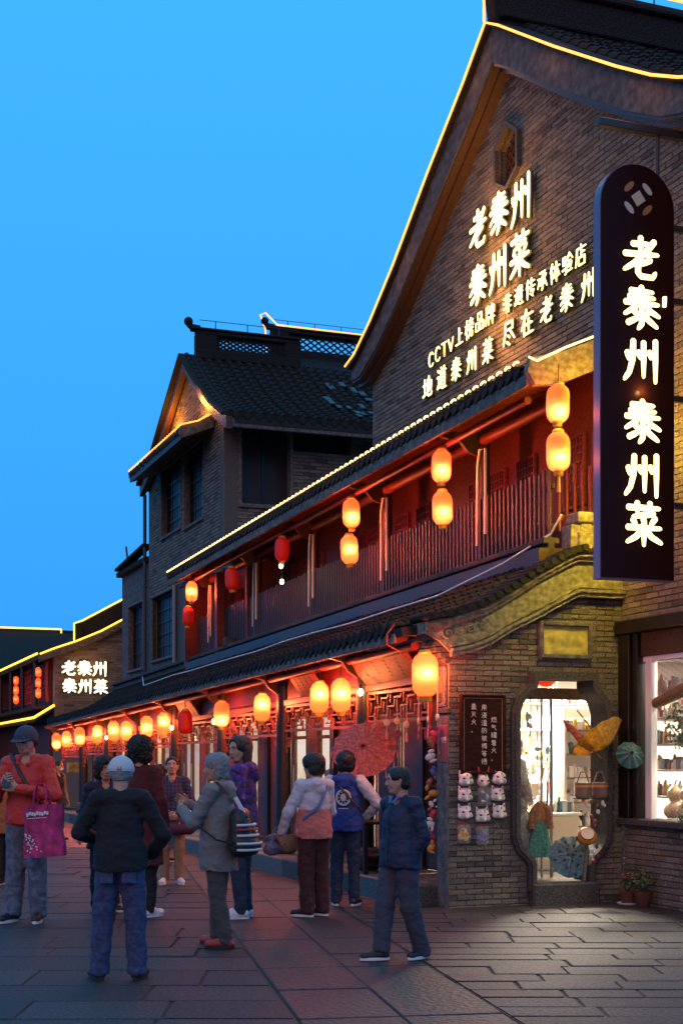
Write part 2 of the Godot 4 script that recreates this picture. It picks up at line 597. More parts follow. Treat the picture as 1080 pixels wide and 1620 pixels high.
# a wall face of bricks: poly and holes in the x, y of xf, faces towards its z
func bricks(parent: Node, xf: Transform3D, poly: PackedVector2Array, holes: Array, bw: float, bh: float, gap: float, nmax: int, focus: Vector2, dep = 0.02, nm = "brick") -> void:
	var r = RandomNumberGenerator.new()
	r.seed = 77
	var lo = poly[0]; var hi = poly[0]
	for p in poly:
		lo = lo.min(p); hi = hi.max(p)
	var full = []
	var cutm = MB.new()
	var tints = []
	for i in 5:
		tints.append(M["brick_%d" % i].albedo_color.srgb_to_linear())
	var row = 0
	var y = lo.y
	while y < hi.y:
		var x = lo.x - (bw + gap) * (0.5 if row % 2 else 0.0) - r.randf() * 0.02
		while x < hi.x:
			var q = PackedVector2Array([V(x, y), V(x + bw, y), V(x + bw, y + bh), V(x, y + bh)])
			var nin = 0
			for p in q:
				if Geometry2D.is_point_in_polygon(p, poly):
					var ok = true
					for hh in holes:
						if Geometry2D.is_point_in_polygon(p, hh):
							ok = false
					nin += int(ok)
			if nin == 4:
				full.append(V(x + bw / 2, y + bh / 2))
			elif nin > 0:
				var got = Geometry2D.intersect_polygons(q, poly)
				for hh in holes:
					var nx = []
					for g in got:
						for k in Geometry2D.clip_polygons(g, hh):
							nx.append(k)
					got = nx
				cutm.col = tints[TONES[r.randi() % 12]]
				for g in got:
					if g.size() > 2:
						cutm.prism(g, dep - 0.001)
			x += bw + gap
		y += bh + gap
		row += 1
	full.sort_custom(func(a, b): return a.distance_squared_to(focus) < b.distance_squared_to(focus))
	var me = brick_mesh(bw, bh, dep, 0.005)
	var n1 = mini(nmax, full.size())
	for i in full.size():
		full[i] = [full[i], r.randf_range(-0.004, 0.004), TONES[r.randi() % 12], r.randf_range(-0.012, 0.012), r.randf_range(0.82, 1.15)]
	for i in n1:
		var f = full[i]
		part(nm, me, M["brick_%d" % f[2]], parent, xf * Transform3D(Basis(Vector3(0, 0, 1), f[3]), Vector3(f[0].x, f[0].y, f[1])))
	if full.size() > n1:
		var mm = MultiMesh.new()
		mm.transform_format = MultiMesh.TRANSFORM_3D
		mm.use_colors = true
		mm.instance_count = full.size() - n1
		mm.mesh = me
		for i in range(n1, full.size()):
			var f = full[i]
			mm.set_instance_transform(i - n1, Transform3D(Basis(Vector3(0, 0, 1), f[3]), Vector3(f[0].x, f[0].y, f[1])))
			mm.set_instance_color(i - n1, tints[f[2]] * f[4])
		var o = MultiMeshInstance3D.new()
		o.name = "brickwork"
		o.multimesh = mm
		o.material_override = M.brick_mix
		o.transform = xf
		o.set_meta("kind", "stuff")
		parent.add_child(o, true)
	if cutm.ix.size():
		part("cut_bricks", cutm, M.brick_mix, parent, xf, "stuff")

# a wall slab behind the bricks with rectangular openings left out
func wall_slab(mb: MB, poly: PackedVector2Array, holes: Array, dp: float, xf: Transform3D) -> void:
	var lo = poly[0]; var hi = poly[0]
	for p in poly:
		lo = lo.min(p); hi = hi.max(p)
	var xs = [lo.x, hi.x]
	for hh in holes:
		xs.append(hh[0].x); xs.append(hh[1].x)
	xs.sort()
	for i in xs.size() - 1:
		if xs[i + 1] - xs[i] < 1e-4:
			continue
		var ys = [lo.y]
		var hs = []
		for hh in holes:
			if hh[0].x < xs[i + 1] - 1e-4 and hh[1].x > xs[i] + 1e-4:
				hs.append(hh)
		hs.sort_custom(func(a, b): return a[0].y < b[0].y)
		for hh in hs:
			ys.append(hh[0].y); ys.append(hh[1].y)
		ys.append(hi.y)
		for k in range(0, ys.size(), 2):
			if ys[k + 1] - ys[k] > 1e-4:
				for g in Geometry2D.intersect_polygons(PackedVector2Array([V(xs[i], ys[k]), V(xs[i + 1], ys[k]), V(xs[i + 1], ys[k + 1]), V(xs[i], ys[k + 1])]), poly):
					mb.prism(g, dp, xf)

func rect(a: Vector2, b: Vector2) -> PackedVector2Array:
	return PackedVector2Array([a, V(b.x, a.y), b, V(a.x, b.y)])

# a strip that follows a line in x, y: from off0 to off1 above it
func along(path: Array, off0: float, off1: float) -> PackedVector2Array:
	var q = PackedVector2Array()
	for p in path:
		q.append(p + V(0, off0))
	for i in range(path.size() - 1, -1, -1):
		q.append(path[i] + V(0, off1))
	return q

# one column of barrel tiles down a slope, with the pan tiles beside it; prof runs from eave to ridge in x, y; z across
func tile_column(prof: Array, pitch: float, w: float, rad = 0.055) -> Array:
	var m = MB.new()
	var pts = []
	var acc = 0.0
	pts.append(prof[0])
	for i in prof.size() - 1:
		var seg: Vector2 = prof[i + 1] - prof[i]
		var l = seg.length()
		var p = pitch - acc
		while p <= l:
			pts.append(prof[i] + seg * (p / l))
			p += pitch
		acc = l - (p - pitch)
	pts.append(prof[-1])
	for i in pts.size() - 1:
		var a: Vector2 = pts[i]
		var b: Vector2 = pts[i + 1]
		if (b - a).length() < 0.02:
			continue
		var tn = (b - a).normalized()
		var nn = V(-tn.y, tn.x)
		if nn.y < 0:
			nn = -nn
		for q in [[0.0, 0.012, rad, rad * 0.86, 5], [w / 2, -0.03, 0, 0, 3]]:
			var ra = []
			var rb = []
			if q[4] == 5:
				for k in 6:
					var an = PI * k / 5
					ra.append(Vector3(0, 0, cos(an) * q[2]) + Vector3(a.x, a.y, 0) + Vector3(nn.x, nn.y, 0) * (sin(an) * q[2] + 0.014))
					rb.append(Vector3(0, 0, cos(an) * q[3]) + Vector3(b.x, b.y, 0) + Vector3(nn.x, nn.y, 0) * (sin(an) * q[3]))
				m.sheet([rb, ra])
				for k in 5:
					m.tri(Vector3(a.x, a.y, 0), ra[k], ra[k + 1])
			else:
				for k in 4:
					var z = lerpf(rad * 0.7, w - rad * 0.7, k / 3.0)
					var sag = -0.028 if k == 1 or k == 2 else 0.0
					ra.append(Vector3(a.x + nn.x * (sag + 0.012), a.y + nn.y * (sag + 0.012), z))
					rb.append(Vector3(b.x + nn.x * (sag - 0.006), b.y + nn.y * (sag - 0.006), z))
				m.sheet([rb, ra])
				for k in 3:
					m.quad(ra[k + 1], ra[k], ra[k] - Vector3(nn.x, nn.y, 0) * 0.016, ra[k + 1] - Vector3(nn.x, nn.y, 0) * 0.016)
	# the eave tile: a round end and a drip
	var e = MB.new()
	var p0: Vector2 = prof[0]
	var t0 = (prof[1] - prof[0]).normalized()
	var out = Vector3(-t0.x, -t0.y, 0)
	var c = Vector3(p0.x, p0.y + 0.018, 0) + out * 0.006
	for k in 10:
		var a1 = TAU * k / 10
		var a2 = TAU * (k + 1) / 10
		var d1 = Vector3(0, cos(a1), sin(a1)) * (rad + 0.008)
		var d2 = Vector3(0, cos(a2), sin(a2)) * (rad + 0.008)
		e.tri(c + out * 0.012, c + d1 * 0.8 + out * 0.006, c + d2 * 0.8 + out * 0.006)
		e.quad(c + d1, c + d2, c + d2 * 0.8 + out * 0.006, c + d1 * 0.8 + out * 0.006)
		e.quad(c + d1 - out * 0.02, c + d2 - out * 0.02, c + d2, c + d1)
	var dr = PackedVector2Array([V(rad * 0.6, 0.02), V(w - rad * 0.6, 0.02), V(w - rad * 0.7, -0.04), V(w * 0.62, -0.085), V(w * 0.5, -0.105), V(w * 0.38, -0.085), V(rad * 0.7, -0.04)])
	e.prism(dr, 0.014, Transform3D(Basis(Vector3(0, 0, 1), Vector3(0.25, 0.97, 0).normalized(), Vector3(-1, 0.2, 0).normalized()), Vector3(p0.x + 0.004, p0.y - 0.012, 0)))
	return [m.mesh(), e.mesh()]

func tile_roof(parent: Node, prof: Array, z0: float, z1: float, w: float, xf: Transform3D, pitch = 0.2, rad = 0.055, eave = true) -> void:
	var me = tile_column(prof, pitch, w, rad)
	var r = RandomNumberGenerator.new()
	r.seed = 5
	var n = int((z1 - z0) / w)
	for i in n:
		var o = part("roof_tile_column", me[0], M.roof_tile, parent, xf * at(Vector3(r.randf_range(-0.012, 0.012), r.randf_range(-0.004, 0.006), z0 + i * w)))
		if eave:
			part("eave_tile", me[1], M.roof_tile, o)

# scalloped rope light over the tile ends
func scallop(p: Vector2, z0: float, z1: float, w: float, rise: float) -> Array:
	var out = []
	var n = int((z1 - z0) / w)
	for i in n:
		var bow = []
		for k in 5:
			bow.append(Vector3(p.x, p.y + rise * sin(PI * (0.2 + 0.15 * k)), z0 + (i + 0.2 + 0.15 * k) * w))
		out.append(bow)
	return out

func rope(label: String, lines: Array, mat: Material, xf: Transform3D, rad = 0.013, group = "") -> Node3D:
	var o = thing("rope_light", label, "rope light", xf, group)
	for l in lines:
		var m = MB.new()
		if l[0] is Array:
			for b in l:
				m.tube(b, rad, 5)
		else:
			m.tube(l, rad, 5)
		part("light_tube", m, mat, o)
	return o

# latticework in x, y, centred at z = 0
func lattice(w: float, h: float, nx: int, ny: int, b: float, style = 0) -> MB:
	var m = MB.new()
	var f = b * 1.8
	for sx in [-1, 1]:
		m.box(Vector3(sx * (w / 2 - f / 2), 0, 0), Vector3(f, h, 0.04))
	for sy in [-1, 1]:
		m.box(Vector3(0, sy * (h / 2 - f / 2), 0), Vector3(w - 2 * f, f, 0.038))
	var iw = w - 2 * f
	var ih = h - 2 * f
	if style == 0:
		for i in range(1, nx):
			m.box(Vector3(-iw / 2 + iw * i / nx, 0, 0), Vector3(b, ih, 0.022))
		for i in range(1, ny):
			m.box(Vector3(0, -ih / 2 + ih * i / ny, 0), Vector3(iw, b, 0.016))
	elif style == 1: # stepped key pattern
		for i in nx:
			var x = -iw / 2 + iw * (i + 0.5) / nx
			var cw = iw / nx
			for j in ny:
				var y = -ih / 2 + ih * (j + 0.5) / ny
				var chh = ih / ny
				if (i + j) % 2 == 0:
					m.box(Vector3(x, y, 0), Vector3(cw + b, b, 0.022))
					m.box(Vector3(x + cw / 2, y + chh / 2, 0), Vector3(b, chh + b, 0.018))
				else:
					m.box(Vector3(x - cw * 0.1, y, 0), Vector3(b, chh + b, 0.02))
	else: # lozenges
		for i in nx:
			for j in ny:
				var x = -iw / 2 + iw * (i + 0.5) / nx
				var y = -ih / 2 + ih * (j + 0.5) / ny
				var a = Vector3(iw / nx / 2, ih / ny / 2, 0)
				m.beam(Vector3(x, y, 0) - a, Vector3(x, y, 0) + a, b, 0.03, 0, Vector3(0, 0, 1))
				a.y = -a.y
				m.beam(Vector3(x, y, 0.003) - a, Vector3(x, y, 0.003) + a, b, 0.024, 0, Vector3(0, 0, 1))
	return m

# ---------------------------------------------------------------- brush characters, stroke by stroke on a grid of 100
var G = {
	"老": "28,20 72,17/49,4 49,42/8,43 92,39/84,10 60,38 30,64 8,78/74,52 44,66/42,54 42,82 50,90 80,90 86,80",
	"泰": "22,12 78,12/18,25 82,25/8,38 92,38/50,2 46,22 34,48 8,64/56,36 72,54 94,64/50,48 50,84 42,94/30,56 40,66/14,84 42,70/70,54 58,66/58,68 88,88",
	"州": "28,8 26,50 18,78 6,94/54,10 54,86/84,5 84,96/12,34 16,50/40,32 45,46/68,30 72,44",
	"菜": "10,16 90,16/34,4 34,26/66,4 66,26/76,28 24,36/22,42 30,52/48,40 54,50/80,38 68,52/8,60 92,60/50,50 50,98/48,62 30,80 8,92/52,62 70,80 94,92",
	"上": "48,8 48,88/48,42 80,42/10,90 92,90",
	"榜": "6,30 40,30/24,6 24,96/24,34 6,66/26,40 38,54/50,14 92,14/70,4 70,14/58,20 62,28/84,20 78,28/46,42 46,34 96,34 94,44/48,54 96,54/70,42 72,54/64,54 62,76 46,94/62,68 88,68 86,90 78,92",
	"品": "30,8 70,8 70,40 30,40 30,8/8,54 42,54 42,92 8,92 8,54/58,54 92,54 92,92 58,92 58,54",
	"牌": "12,8 12,50 6,92/30,6 30,40/12,38 44,38/12,58 34,58 34,94/54,16 90,16 90,46 54,46 54,16/54,31 90,31/72,6 72,50 56,64/48,68 96,68/76,54 76,98",
	"非": "38,6 38,96/62,6 62,96/10,22 38,22/10,46 38,46/8,72 38,70/62,22 90,22/62,46 90,46/62,70 92,70",
	"遗": "14,10 22,20/8,40 24,40 22,70 8,84/8,86 30,80 60,92 96,92/42,10 84,10 84,24 42,24 42,10/62,4 62,36/34,36 92,36/44,70 44,44 82,44 82,70/63,50 62,66 44,82/66,68 84,82",
	"传": "28,6 8,44/20,30 20,96/40,22 92,22/34,46 96,46/64,6 54,66 86,64 70,84/50,76 78,94",
	"承": "24,12 76,12 54,28/52,28 52,88 42,94/36,40 68,40/32,54 72,54/26,68 76,68/10,38 30,38 8,80/88,28 70,44/70,44 96,86",
	"体": "28,6 8,44/20,30 20,96/36,28 96,28/66,6 66,96/64,30 36,76/68,30 96,74/50,74 84,74",
	"验": "8,14 34,14 30,50/12,14 10,48 38,48 36,88 26,92/4,70 34,66/68,4 42,38/68,6 96,36/56,40 82,40/50,52 56,68/66,50 70,66/88,48 78,74/42,84 96,84",
	"店": "50,2 54,12/14,16 92,16/16,16 14,60 4,92/54,24 54,54/54,38 84,38/32,58 84,58 84,92 32,92 32,58",
	"地": "6,40 38,36/22,14 22,80/4,86 40,76/44,44 92,32 88,66 80,68/68,8 68,72/54,20 54,80 62,90 92,90 94,76",
	"道": "14,10 22,20/8,40 24,40 22,70 8,84/8,86 30,80 60,92 96,92/48,4 54,16/80,4 72,16/34,20 96,20/64,20 58,32/44,32 84,32 84,80 44,80 44,32/44,48 84,48/44,64 84,64",
	"尽": "22,10 78,10 78,36 22,36/22,10 22,44 6,88/54,36 94,78/44,58 58,68/34,80 58,94",
	"在": "8,24 92,24/44,4 28,44 6,70/26,46 26,96/38,58 88,58/62,38 62,90/32,92 96,92",
	"C": "82,24 66,10 40,10 22,30 20,66 36,88 62,90 82,76", "T": "14,12 86,12/50,12 50,92", "V": "14,10 50,92 86,10",
	"1": "32,24 54,8 54,92", "9": "76,34 60,10 36,12 26,34 40,52 64,50 76,34 72,70 52,92",
	"燃": "8,30 12,46/34,26 26,42/20,8 18,60 6,92/22,62 34,80/52,6 40,36/50,14 64,14 44,52/66,24 96,24/80,8 78,40 62,60/82,36 96,58/44,74 40,94/58,74 62,92/74,74 78,92/90,72 96,92",
	"气": "30,4 10,34/26,18 88,18/24,34 80,34/16,50 72,50 76,84 92,94 96,78",
	"罐": "14,8 6,30/12,20 40,20/4,44 42,44/24,20 24,84/8,56 8,86 40,86 40,56/48,12 96,12/60,4 60,20/84,4 84,20/52,26 68,26 68,40 52,40 52,26/76,26 92,26 92,40 76,40 76,26/56,44 48,64/54,56 54,96/54,58 96,58/54,70 92,70/54,82 92,82/54,94 96,94/74,50 74,94",
	"着": "30,4 36,14/70,4 62,14/14,18 86,18/20,30 80,30/8,42 92,42/50,18 46,44 10,84/34,54 78,54 78,96 34,96 34,54/34,68 78,68/34,82 78,82",
	"火": "22,30 28,50/80,26 66,48/50,6 46,52 10,94/52,46 92,94",
	"用": "22,10 20,66 8,94/22,10 84,10 84,88 76,92/22,36 84,36/22,60 84,60/52,10 52,94",
	"浸": "12,10 24,22/6,36 18,46/8,90 26,58/40,10 84,10 84,40 40,40/44,25 84,25/34,62 34,52 94,52 90,62/44,66 82,66 36,96/50,72 92,96",
	"湿": "12,10 24,22/6,36 18,46/8,90 26,58/42,8 86,8 86,44 42,44 42,8/42,26 86,26/56,54 56,90/74,54 74,90/40,60 46,76/92,58 84,76/34,92 98,92",
	"的": "26,4 18,20/10,20 44,20 44,88 10,88 10,20/10,54 44,54/66,4 52,34/58,24 92,24 88,88 74,92/62,46 74,60",
	"被": "22,4 30,14/8,24 40,24 6,60/24,44 24,96/36,44 28,54/28,56 40,70/50,22 50,60 42,92/50,22 94,22 88,36/72,6 72,46/54,46 88,46 52,94/58,58 96,94",
	"褥": "22,4 30,14/8,24 40,24 6,60/24,44 24,96/50,10 94,10/50,10 42,56/54,22 88,22/48,34 96,34/60,36 60,58/74,36 90,56/46,68 96,68/82,60 82,92 72,94/58,76 64,84",
	"等": "24,4 10,24/20,12 44,12/66,4 54,22/62,12 94,12/26,34 74,34/50,24 50,48/10,50 90,50/22,66 86,66/66,54 66,92 54,94/36,74 44,86",
	"捂": "4,30 38,30/22,6 22,90 12,92/4,64 38,52/48,12 94,12/66,12 58,42/52,28 86,28 86,42/42,42 98,42/54,56 88,56 88,94 54,94 54,56",
	"盖": "34,2 40,12/66,2 58,12/20,16 80,16/26,28 74,28/10,42 92,42/50,16 50,42/22,90 22,56 78,56 78,90/40,56 40,90/60,56 60,90/6,92 96,92",
	"灭": "14,16 86,16/26,40 32,58/78,38 66,56/50,26 46,60 10,94/52,54 92,94",
	"，": "18,78 22,86 14,98", "。": "20,78 28,86 20,94 12,86 20,78",
}

# a character centred on the origin of x, y, facing z
func glyph(ch: String, size: float, th: float, dep: float) -> MB:
	var m = MB.new()
	var k = 0
	for st in G[ch].split("/"):
		var pts = []
		for p in st.split(" "):
			var q = p.split(",")
			pts.append(Vector3((float(q[0]) - 50.0) * size / 100.0, (50.0 - float(q[1])) * size / 100.0, 0.0008 * k))
		var fine = []
		var rad = []
		var long = 0.0
		for i in pts.size() - 1:
			long += pts[i].distance_to(pts[i + 1])
		for i in pts.size() - 1:
			fine.append(pts[i])
			fine.append(pts[i].lerp(pts[i + 1], 0.5))
		fine.append(pts[-1])
		for i in fine.size():
			var f = float(i) / (fine.size() - 1)
			rad.append(th * (1.08 - 0.35 * f) * (0.85 if (i == 0 or i == fine.size() - 1) else 1.0))
		fine.push_front(pts[0] - (pts[1] - pts[0]).normalized() * th * 0.5)
		rad.push_front(th * 0.45)
		fine.append(pts[-1] + (pts[-1] - pts[-2]).normalized() * th * 0.5)
		rad.append(th * 0.3)
		m.tube(fine, rad, 8, true, dep / th, Vector3(0, 0, 1))
		k += 1
	return m

# ---------------------------------------------------------------- the setting and the buildings
func FW(s: float, y: float, t: float) -> Transform3D:   # faces the street: x towards the view, z out to the street
	return Transform3D(Basis(-D_, Vector3.UP, -E_), L(s, y, t))

func FS(s: float, y: float, t: float) -> Transform3D:   # faces the view: x into the block, z towards the view
	return Transform3D(Basis(E_, Vector3.UP, -D_), L(s, y, t))

func LT(s: float, y: float, t: float) -> Vector3:       # as L, on the part that falls along the street
	return BT * Vector3(t, y, -s)

func paver_mesh(sz: Vector3, b: float) -> MB:
	var m = MB.new()
	var x = sz.x / 2; var z = sz.z / 2
	var f = [Vector3(-x + b, 0, -z + b), Vector3(-x + b, 0, z - b), Vector3(x - b, 0, z - b), Vector3(x - b, 0, -z + b)]
	var g = [Vector3(-x, -b, -z), Vector3(-x, -b, z), Vector3(x, -b, z), Vector3(x, -b, -z)]
	m.quad(f[0], f[1], f[2], f[3])
	for i in 4:
		var j = (i + 1) % 4
		m.quad(g[i], g[j], f[j], f[i])
		m.quad(g[i] - Vector3(0, sz.y, 0), g[j] - Vector3(0, sz.y, 0), g[j], g[i])
	return m

func cut_paver(q: PackedVector2Array) -> MB:
	var turn = Transform3D(Basis(Vector3(1, 0, 0), Vector3(0, 0, -1), Vector3(0, 1, 0)), Vector3(0, -0.05, 0))
	var m = MB.new().prism(q, 0.042, turn)
	for g in Geometry2D.offset_polygon(q, -0.012):
		m.prism(g, 0.05, turn)
	return m

func pavement() -> void:
	structure("ground", MB.new().span(Vector3(-90, -0.35, -140), Vector3(90, -0.055, 12)), M.ground)
	var pv = Node3D.new()
	pv.name = "pavement"
	pv.set_meta("kind", "structure")
	add_child(pv)
	part("bedding", MB.new().span(Vector3(-60, -0.06, -100), Vector3(40, -0.013, 8)), M.ground, pv)
	var r = RandomNumberGenerator.new()
	r.seed = 21
	# the middle strip of long smooth stones leads away to the left
	var sd = Vector3(-0.164, 0, -0.9865)
	var sp = Vector3(0.9865, 0, -0.164)
	var s0 = Vector3(0.25, 0, -9.6)
	var slabs = []
	var k = -4.0
	while k < 22.0:
		var ln = r.randf_range(0.7, 1.15)
		var cols = 2
		for c in cols:
			var w = 1.3 / cols
			slabs.append([s0 + sd * (k + ln / 2) + sp * ((c + 0.5) * w - 0.65), Vector3(w - 0.008, 0.05, ln - 0.008), atan2(-sd.x, -sd.z), r.randi() % 5, 1])
		k += ln
	for side in [-1, 1]:
		var z = -5.5
		while z > -46.0:
			var dz = r.randf_range(0.5, 0.74) if side < 0 else r.randf_range(0.3, 0.44)
			if z < -14:
				dz = r.randf_range(0.45, 0.6)
			var edge = s0 + sd * ((-z - 9.6 + dz / 2) / 0.9865)
			var x0 = edge.x + side * 0.68
			var lim = side * ((11.0 if side < 0 else 4.0) - z * 0.32)
			var x = x0
			var first = true
			while side * (lim - x) > 0:
				var ln = r.randf_range(0.75, 1.45) if side < 0 else r.randf_range(0.45, 1.0)
				if first:
					first = false
					ln = r.randf_range(0.35, 1.2)
					# the stone that meets the strip is cut along its edge
					var e1 = s0 + sd * ((-z - 9.6) / 0.9865) + Vector3(side * 0.672, 0, 0)
					var e2 = s0 + sd * ((-z - 9.6 + dz - 0.014) / 0.9865) + Vector3(side * 0.672, 0, 0)
					var qq = PackedVector2Array([V(e1.x, -z), V(x + side * (ln - 0.014), -z), V(x + side * (ln - 0.014), -z + dz - 0.014), V(e2.x, -z + dz - 0.014)])
					slabs.append([Vector3(x + side * ln / 2, 0, z - dz / 2), qq, 0.0, r.randi() % 5, 0])
					x += side * ln
					continue
				var c = Vector3(x + side * ln / 2, 0, z - dz / 2)
				var q = c - O_
				if not (q.dot(D_) > 0.1 and q.dot(E_) > 0.4) and q.dot(E_) < 3.6:
					slabs.append([c, Vector3(ln - 0.009, 0.05, dz - 0.009), (0.0 if side > 0 else 0.02), r.randi() % 5, 0])
				x += side * ln
			z -= dz
	var cam = Vector3(0, 0, 0)
	slabs.sort_custom(func(a, b): return a[0].distance_squared_to(cam) < b[0].distance_squared_to(cam))
	var rest = MB.new()
	var n = 0
	for i in slabs.size():
		var s = slabs[i]
		var seen_ = s[0].z < -8.2 and absf(s[0].x) < -s[0].z * 0.27 + 1.0
		var xf = at(Vector3(0, r.randf_range(-0.006, 0.001), 0)) if s[1] is PackedVector2Array else Transform3D(Basis(Vector3.UP, s[2]) * Basis(Vector3(0, 0, 1), r.randf_range(-0.004, 0.004)) * Basis(Vector3(1, 0, 0), r.randf_range(-0.006, 0.006)), s[0] + Vector3(0, r.randf_range(-0.007, 0.003), 0))
		if seen_ and n < 280:
			n += 1
			part("paving_stone", cut_paver(s[1]) if s[1] is PackedVector2Array else paver_mesh(s[1], 0.008), M["paver_%d" % s[3]] if s[4] == 0 else M.strip, pv, xf)
		else:
			var k0 = rest.c.size()
			var tint = M["paver_%d" % s[3]].albedo_color.srgb_to_linear()
			rest.add(cut_paver(s[1]) if s[1] is PackedVector2Array else paver_mesh(s[1], 0.008), xf)
			for q in range(k0, rest.c.size()):
				rest.c[q] = tint
	part("paving_stones", rest, M.paver_mix, pv, Transform3D(), "stuff")

func veranda_row() -> void:
	var b = thing("veranda_shophouse", "two-storey timber and brick shophouse with tiled canopies, mask-hung side wall and upper balcony", "building", BF)
	# side wall that faces the view
	var low = [V(0.13, 2.74), V(0.37, 2.79), V(0.6, 2.88), V(0.83, 3.02), V(1.15, 3.17), V(1.45, 3.33), V(1.67, 3.44), V(2.25, 3.44)]
	var top = [V(-0.17, 3.05), V(0.1, 3.1), V(0.52, 3.24), V(0.83, 3.41), V(1.15, 3.61), V(1.45, 3.77), V(1.66, 3.87), V(2.25, 3.87)]
	var poly = PackedVector2Array([V(0.13, -0.1), V(2.25, -0.1), V(2.25, 3.44)])
	for i in range(low.size() - 2, -1, -1):
		poly.append(low[i])
	var door = PackedVector2Array([V(1.14, 0.24), V(1.80, 0.24), V(1.80, 0.42), V(1.86, 0.52), V(1.98, 0.64), V(2.02, 0.76), V(2.02, 2.1), V(1.98, 2.22), V(1.88, 2.33), V(1.84, 2.40), V(1.84, 2.47), V(1.16, 2.47), V(1.16, 2.40), V(1.10, 2.33), V(0.98, 2.22), V(0.94, 2.1), V(0.94, 0.76), V(0.98, 0.64), V(1.10, 0.52), V(1.14, 0.44)])
	var frame = Geometry2D.offset_polygon(door, 0.085, Geometry2D.JOIN_MITER)[0]
	var hb = [V(0.84, -0.2), V(2.12, 2.58)]
	var slab = MB.new()
	wall_slab(slab, poly, [hb], 0.26, at(Vector3(0, 0, -0.285)))
	var sp = []
	for g in Geometry2D.clip_polygons(rect(V(0.84, -0.1), V(2.12, 2.58)), door):
		sp.append(g)
	# the slab around the opening is made of two halves, so that no outline has a hole
	var halves = []
	for hf in [rect(V(0.84, -0.1), V(1.48, 2.58)), rect(V(1.48, -0.1), V(2.12, 2.58))]:
		for g in Geometry2D.clip_polygons(hf, door):
			slab.prism(g, 0.26, at(Vector3(0, 0, -0.285)))
	part("side_wall", slab, M.mortar, b)
	bricks(b, at(Vector3(0, 0, -0.026)), poly, [frame, rect(V(1.2, 2.7), V(1.86, 3.11))], 0.205, 0.05, 0.009, 270, V(1.0, 1.6), 0.022)
	# the moulded door surround
	var fr = MB.new()
	for q in [[door, 0.085, 0.06], [door, 0.05, 0.085], [door, 0.02, 0.07]]:
		var ou = Geometry2D.offset_polygon(q[0], q[1], Geometry2D.JOIN_MITER)[0]
		var inn = Geometry2D.offset_polygon(q[0], -0.001 * q[1] / 0.05, Geometry2D.JOIN_MITER)[0]
		for hf in [rect(V(0.5, -0.1), V(1.48, 2.8)), rect(V(1.48, -0.1), V(2.6, 2.8))]:
			for g in Geometry2D.intersect_polygons(ou, hf):
				for g2 in Geometry2D.clip_polygons(g, inn):
					fr.prism(g2, q[2] + 0.27, at(Vector3(0, 0, -0.27)))
	part("door_surround", fr, M.stone_trim, b)
	part("door_jamb", MB.new().span(Vector3(2.025, 0.8, -0.28), Vector3(2.06, 2.1, -0.08)).span(Vector3(1.15, 2.475, -0.28), Vector3(1.85, 2.5, -0.08)), M.wood_warm, b)
	part("door_step", MB.new().span(Vector3(1.08, -0.05, -0.3), Vector3(1.9, 0.235, 0.13), 0.02), M.stone_trim, b)
	# plaster band, mouldings and coping of the gable end
	part("gable_band", MB.new().prism(along(low, 0.0, 0.0).slice(0, 8) + PackedVector2Array([V(2.25, 3.87), V(1.66, 3.87), V(1.45, 3.77), V(1.15, 3.61), V(0.83, 3.41), V(0.52, 3.24), V(0.1, 3.1), V(-0.17, 3.05), V(-0.17, 2.93), V(0.0, 2.86)]), 0.31, at(Vector3(0, 0, -0.285))), M.plaster_stain, b)
	var mo = MB.new()
	mo.prism(along(low, -0.05, 0.0), 0.075, at(Vector3(0, 0, -0.01)))
	mo.prism(along(low, 0.0, 0.035), 0.10, at(Vector3(0, 0, -0.01)))
	mo.prism(along(low, 0.05, 0.075), 0.07, at(Vector3(0, 0, -0.01)))
	mo.prism(along(top, -0.09, -0.04), 0.08, at(Vector3(0, 0, -0.01)))
	mo.prism(along(top, -0.04, 0.0), 0.12, at(Vector3(0, 0, -0.01)))
	part("corner_fillet", MB.new().span(Vector3(2.2, -0.1, -0.28), Vector3(2.31, 4.25, -0.03)), M.plaster_grey, b)
	part("moulding", mo, M.plaster_stain, b)
	var co = MB.new()
	co.prism(along(top, 0.0, 0.05), 0.5, at(Vector3(0, 0, -0.36)))
	part("coping", co, M.roof_tile, b)
	for i in 24:
		var f = i / 23.0 * (top.size() - 1.001)
		var p = top[int(f)].lerp(top[int(f) + 1], f - int(f))
		part("coping_tile", MB.new().tube([Vector3(p.x, p.y + 0.055, -0.3), Vector3(p.x, p.y + 0.055, 0.155)], 0.042, 8), M.roof_tile, b)
	# scrollwork in the plaster, left end of the band
	var sc = MB.new()
	for q in [[V(0.1, 2.94), 0.085, 1.0], [V(0.36, 3.0), 0.06, -1.0], [V(0.52, 3.03), 0.05, 1.0]]:
		var pts = []
		for i in 22:
			var a = i * 0.55
			var rr = q[1] * (1.0 - i / 24.0)
			pts.append(Vector3(q[0].x + cos(a) * rr * q[2], q[0].y + sin(a) * rr, 0.028))
		sc.tube(pts, 0.012, 5)
	for i in 9:
		sc.ball(Vector3(0.26 + 0.04 * i, 2.98 + 0.018 * i + 0.03 * sin(i * 2.1), 0.028), Vector3(0.022, 0.012, 0.012), Basis(Vector3(0, 0, 1), i), 6, 4)
	part("scroll_relief", sc, M.plaster_stain, b)
	# corbelled head of the pillar towards the street, with its carved panel
	var ck = MB.new()
	for i in 5:
		ck.span(Vector3(0.13 - 0.055 * (i + 1), 2.62 + 0.06 * i, -0.27), Vector3(0.14, 2.68 + 0.06 * i - 0.002 * i, -0.004 * i), 0.008)
	part("corbel", ck, M.stone_trim, b)
	var cp = MB.new()
	cp.span(Vector3(0.085, 2.15, -0.25), Vector3(0.128, 2.6, -0.04), 0.012)
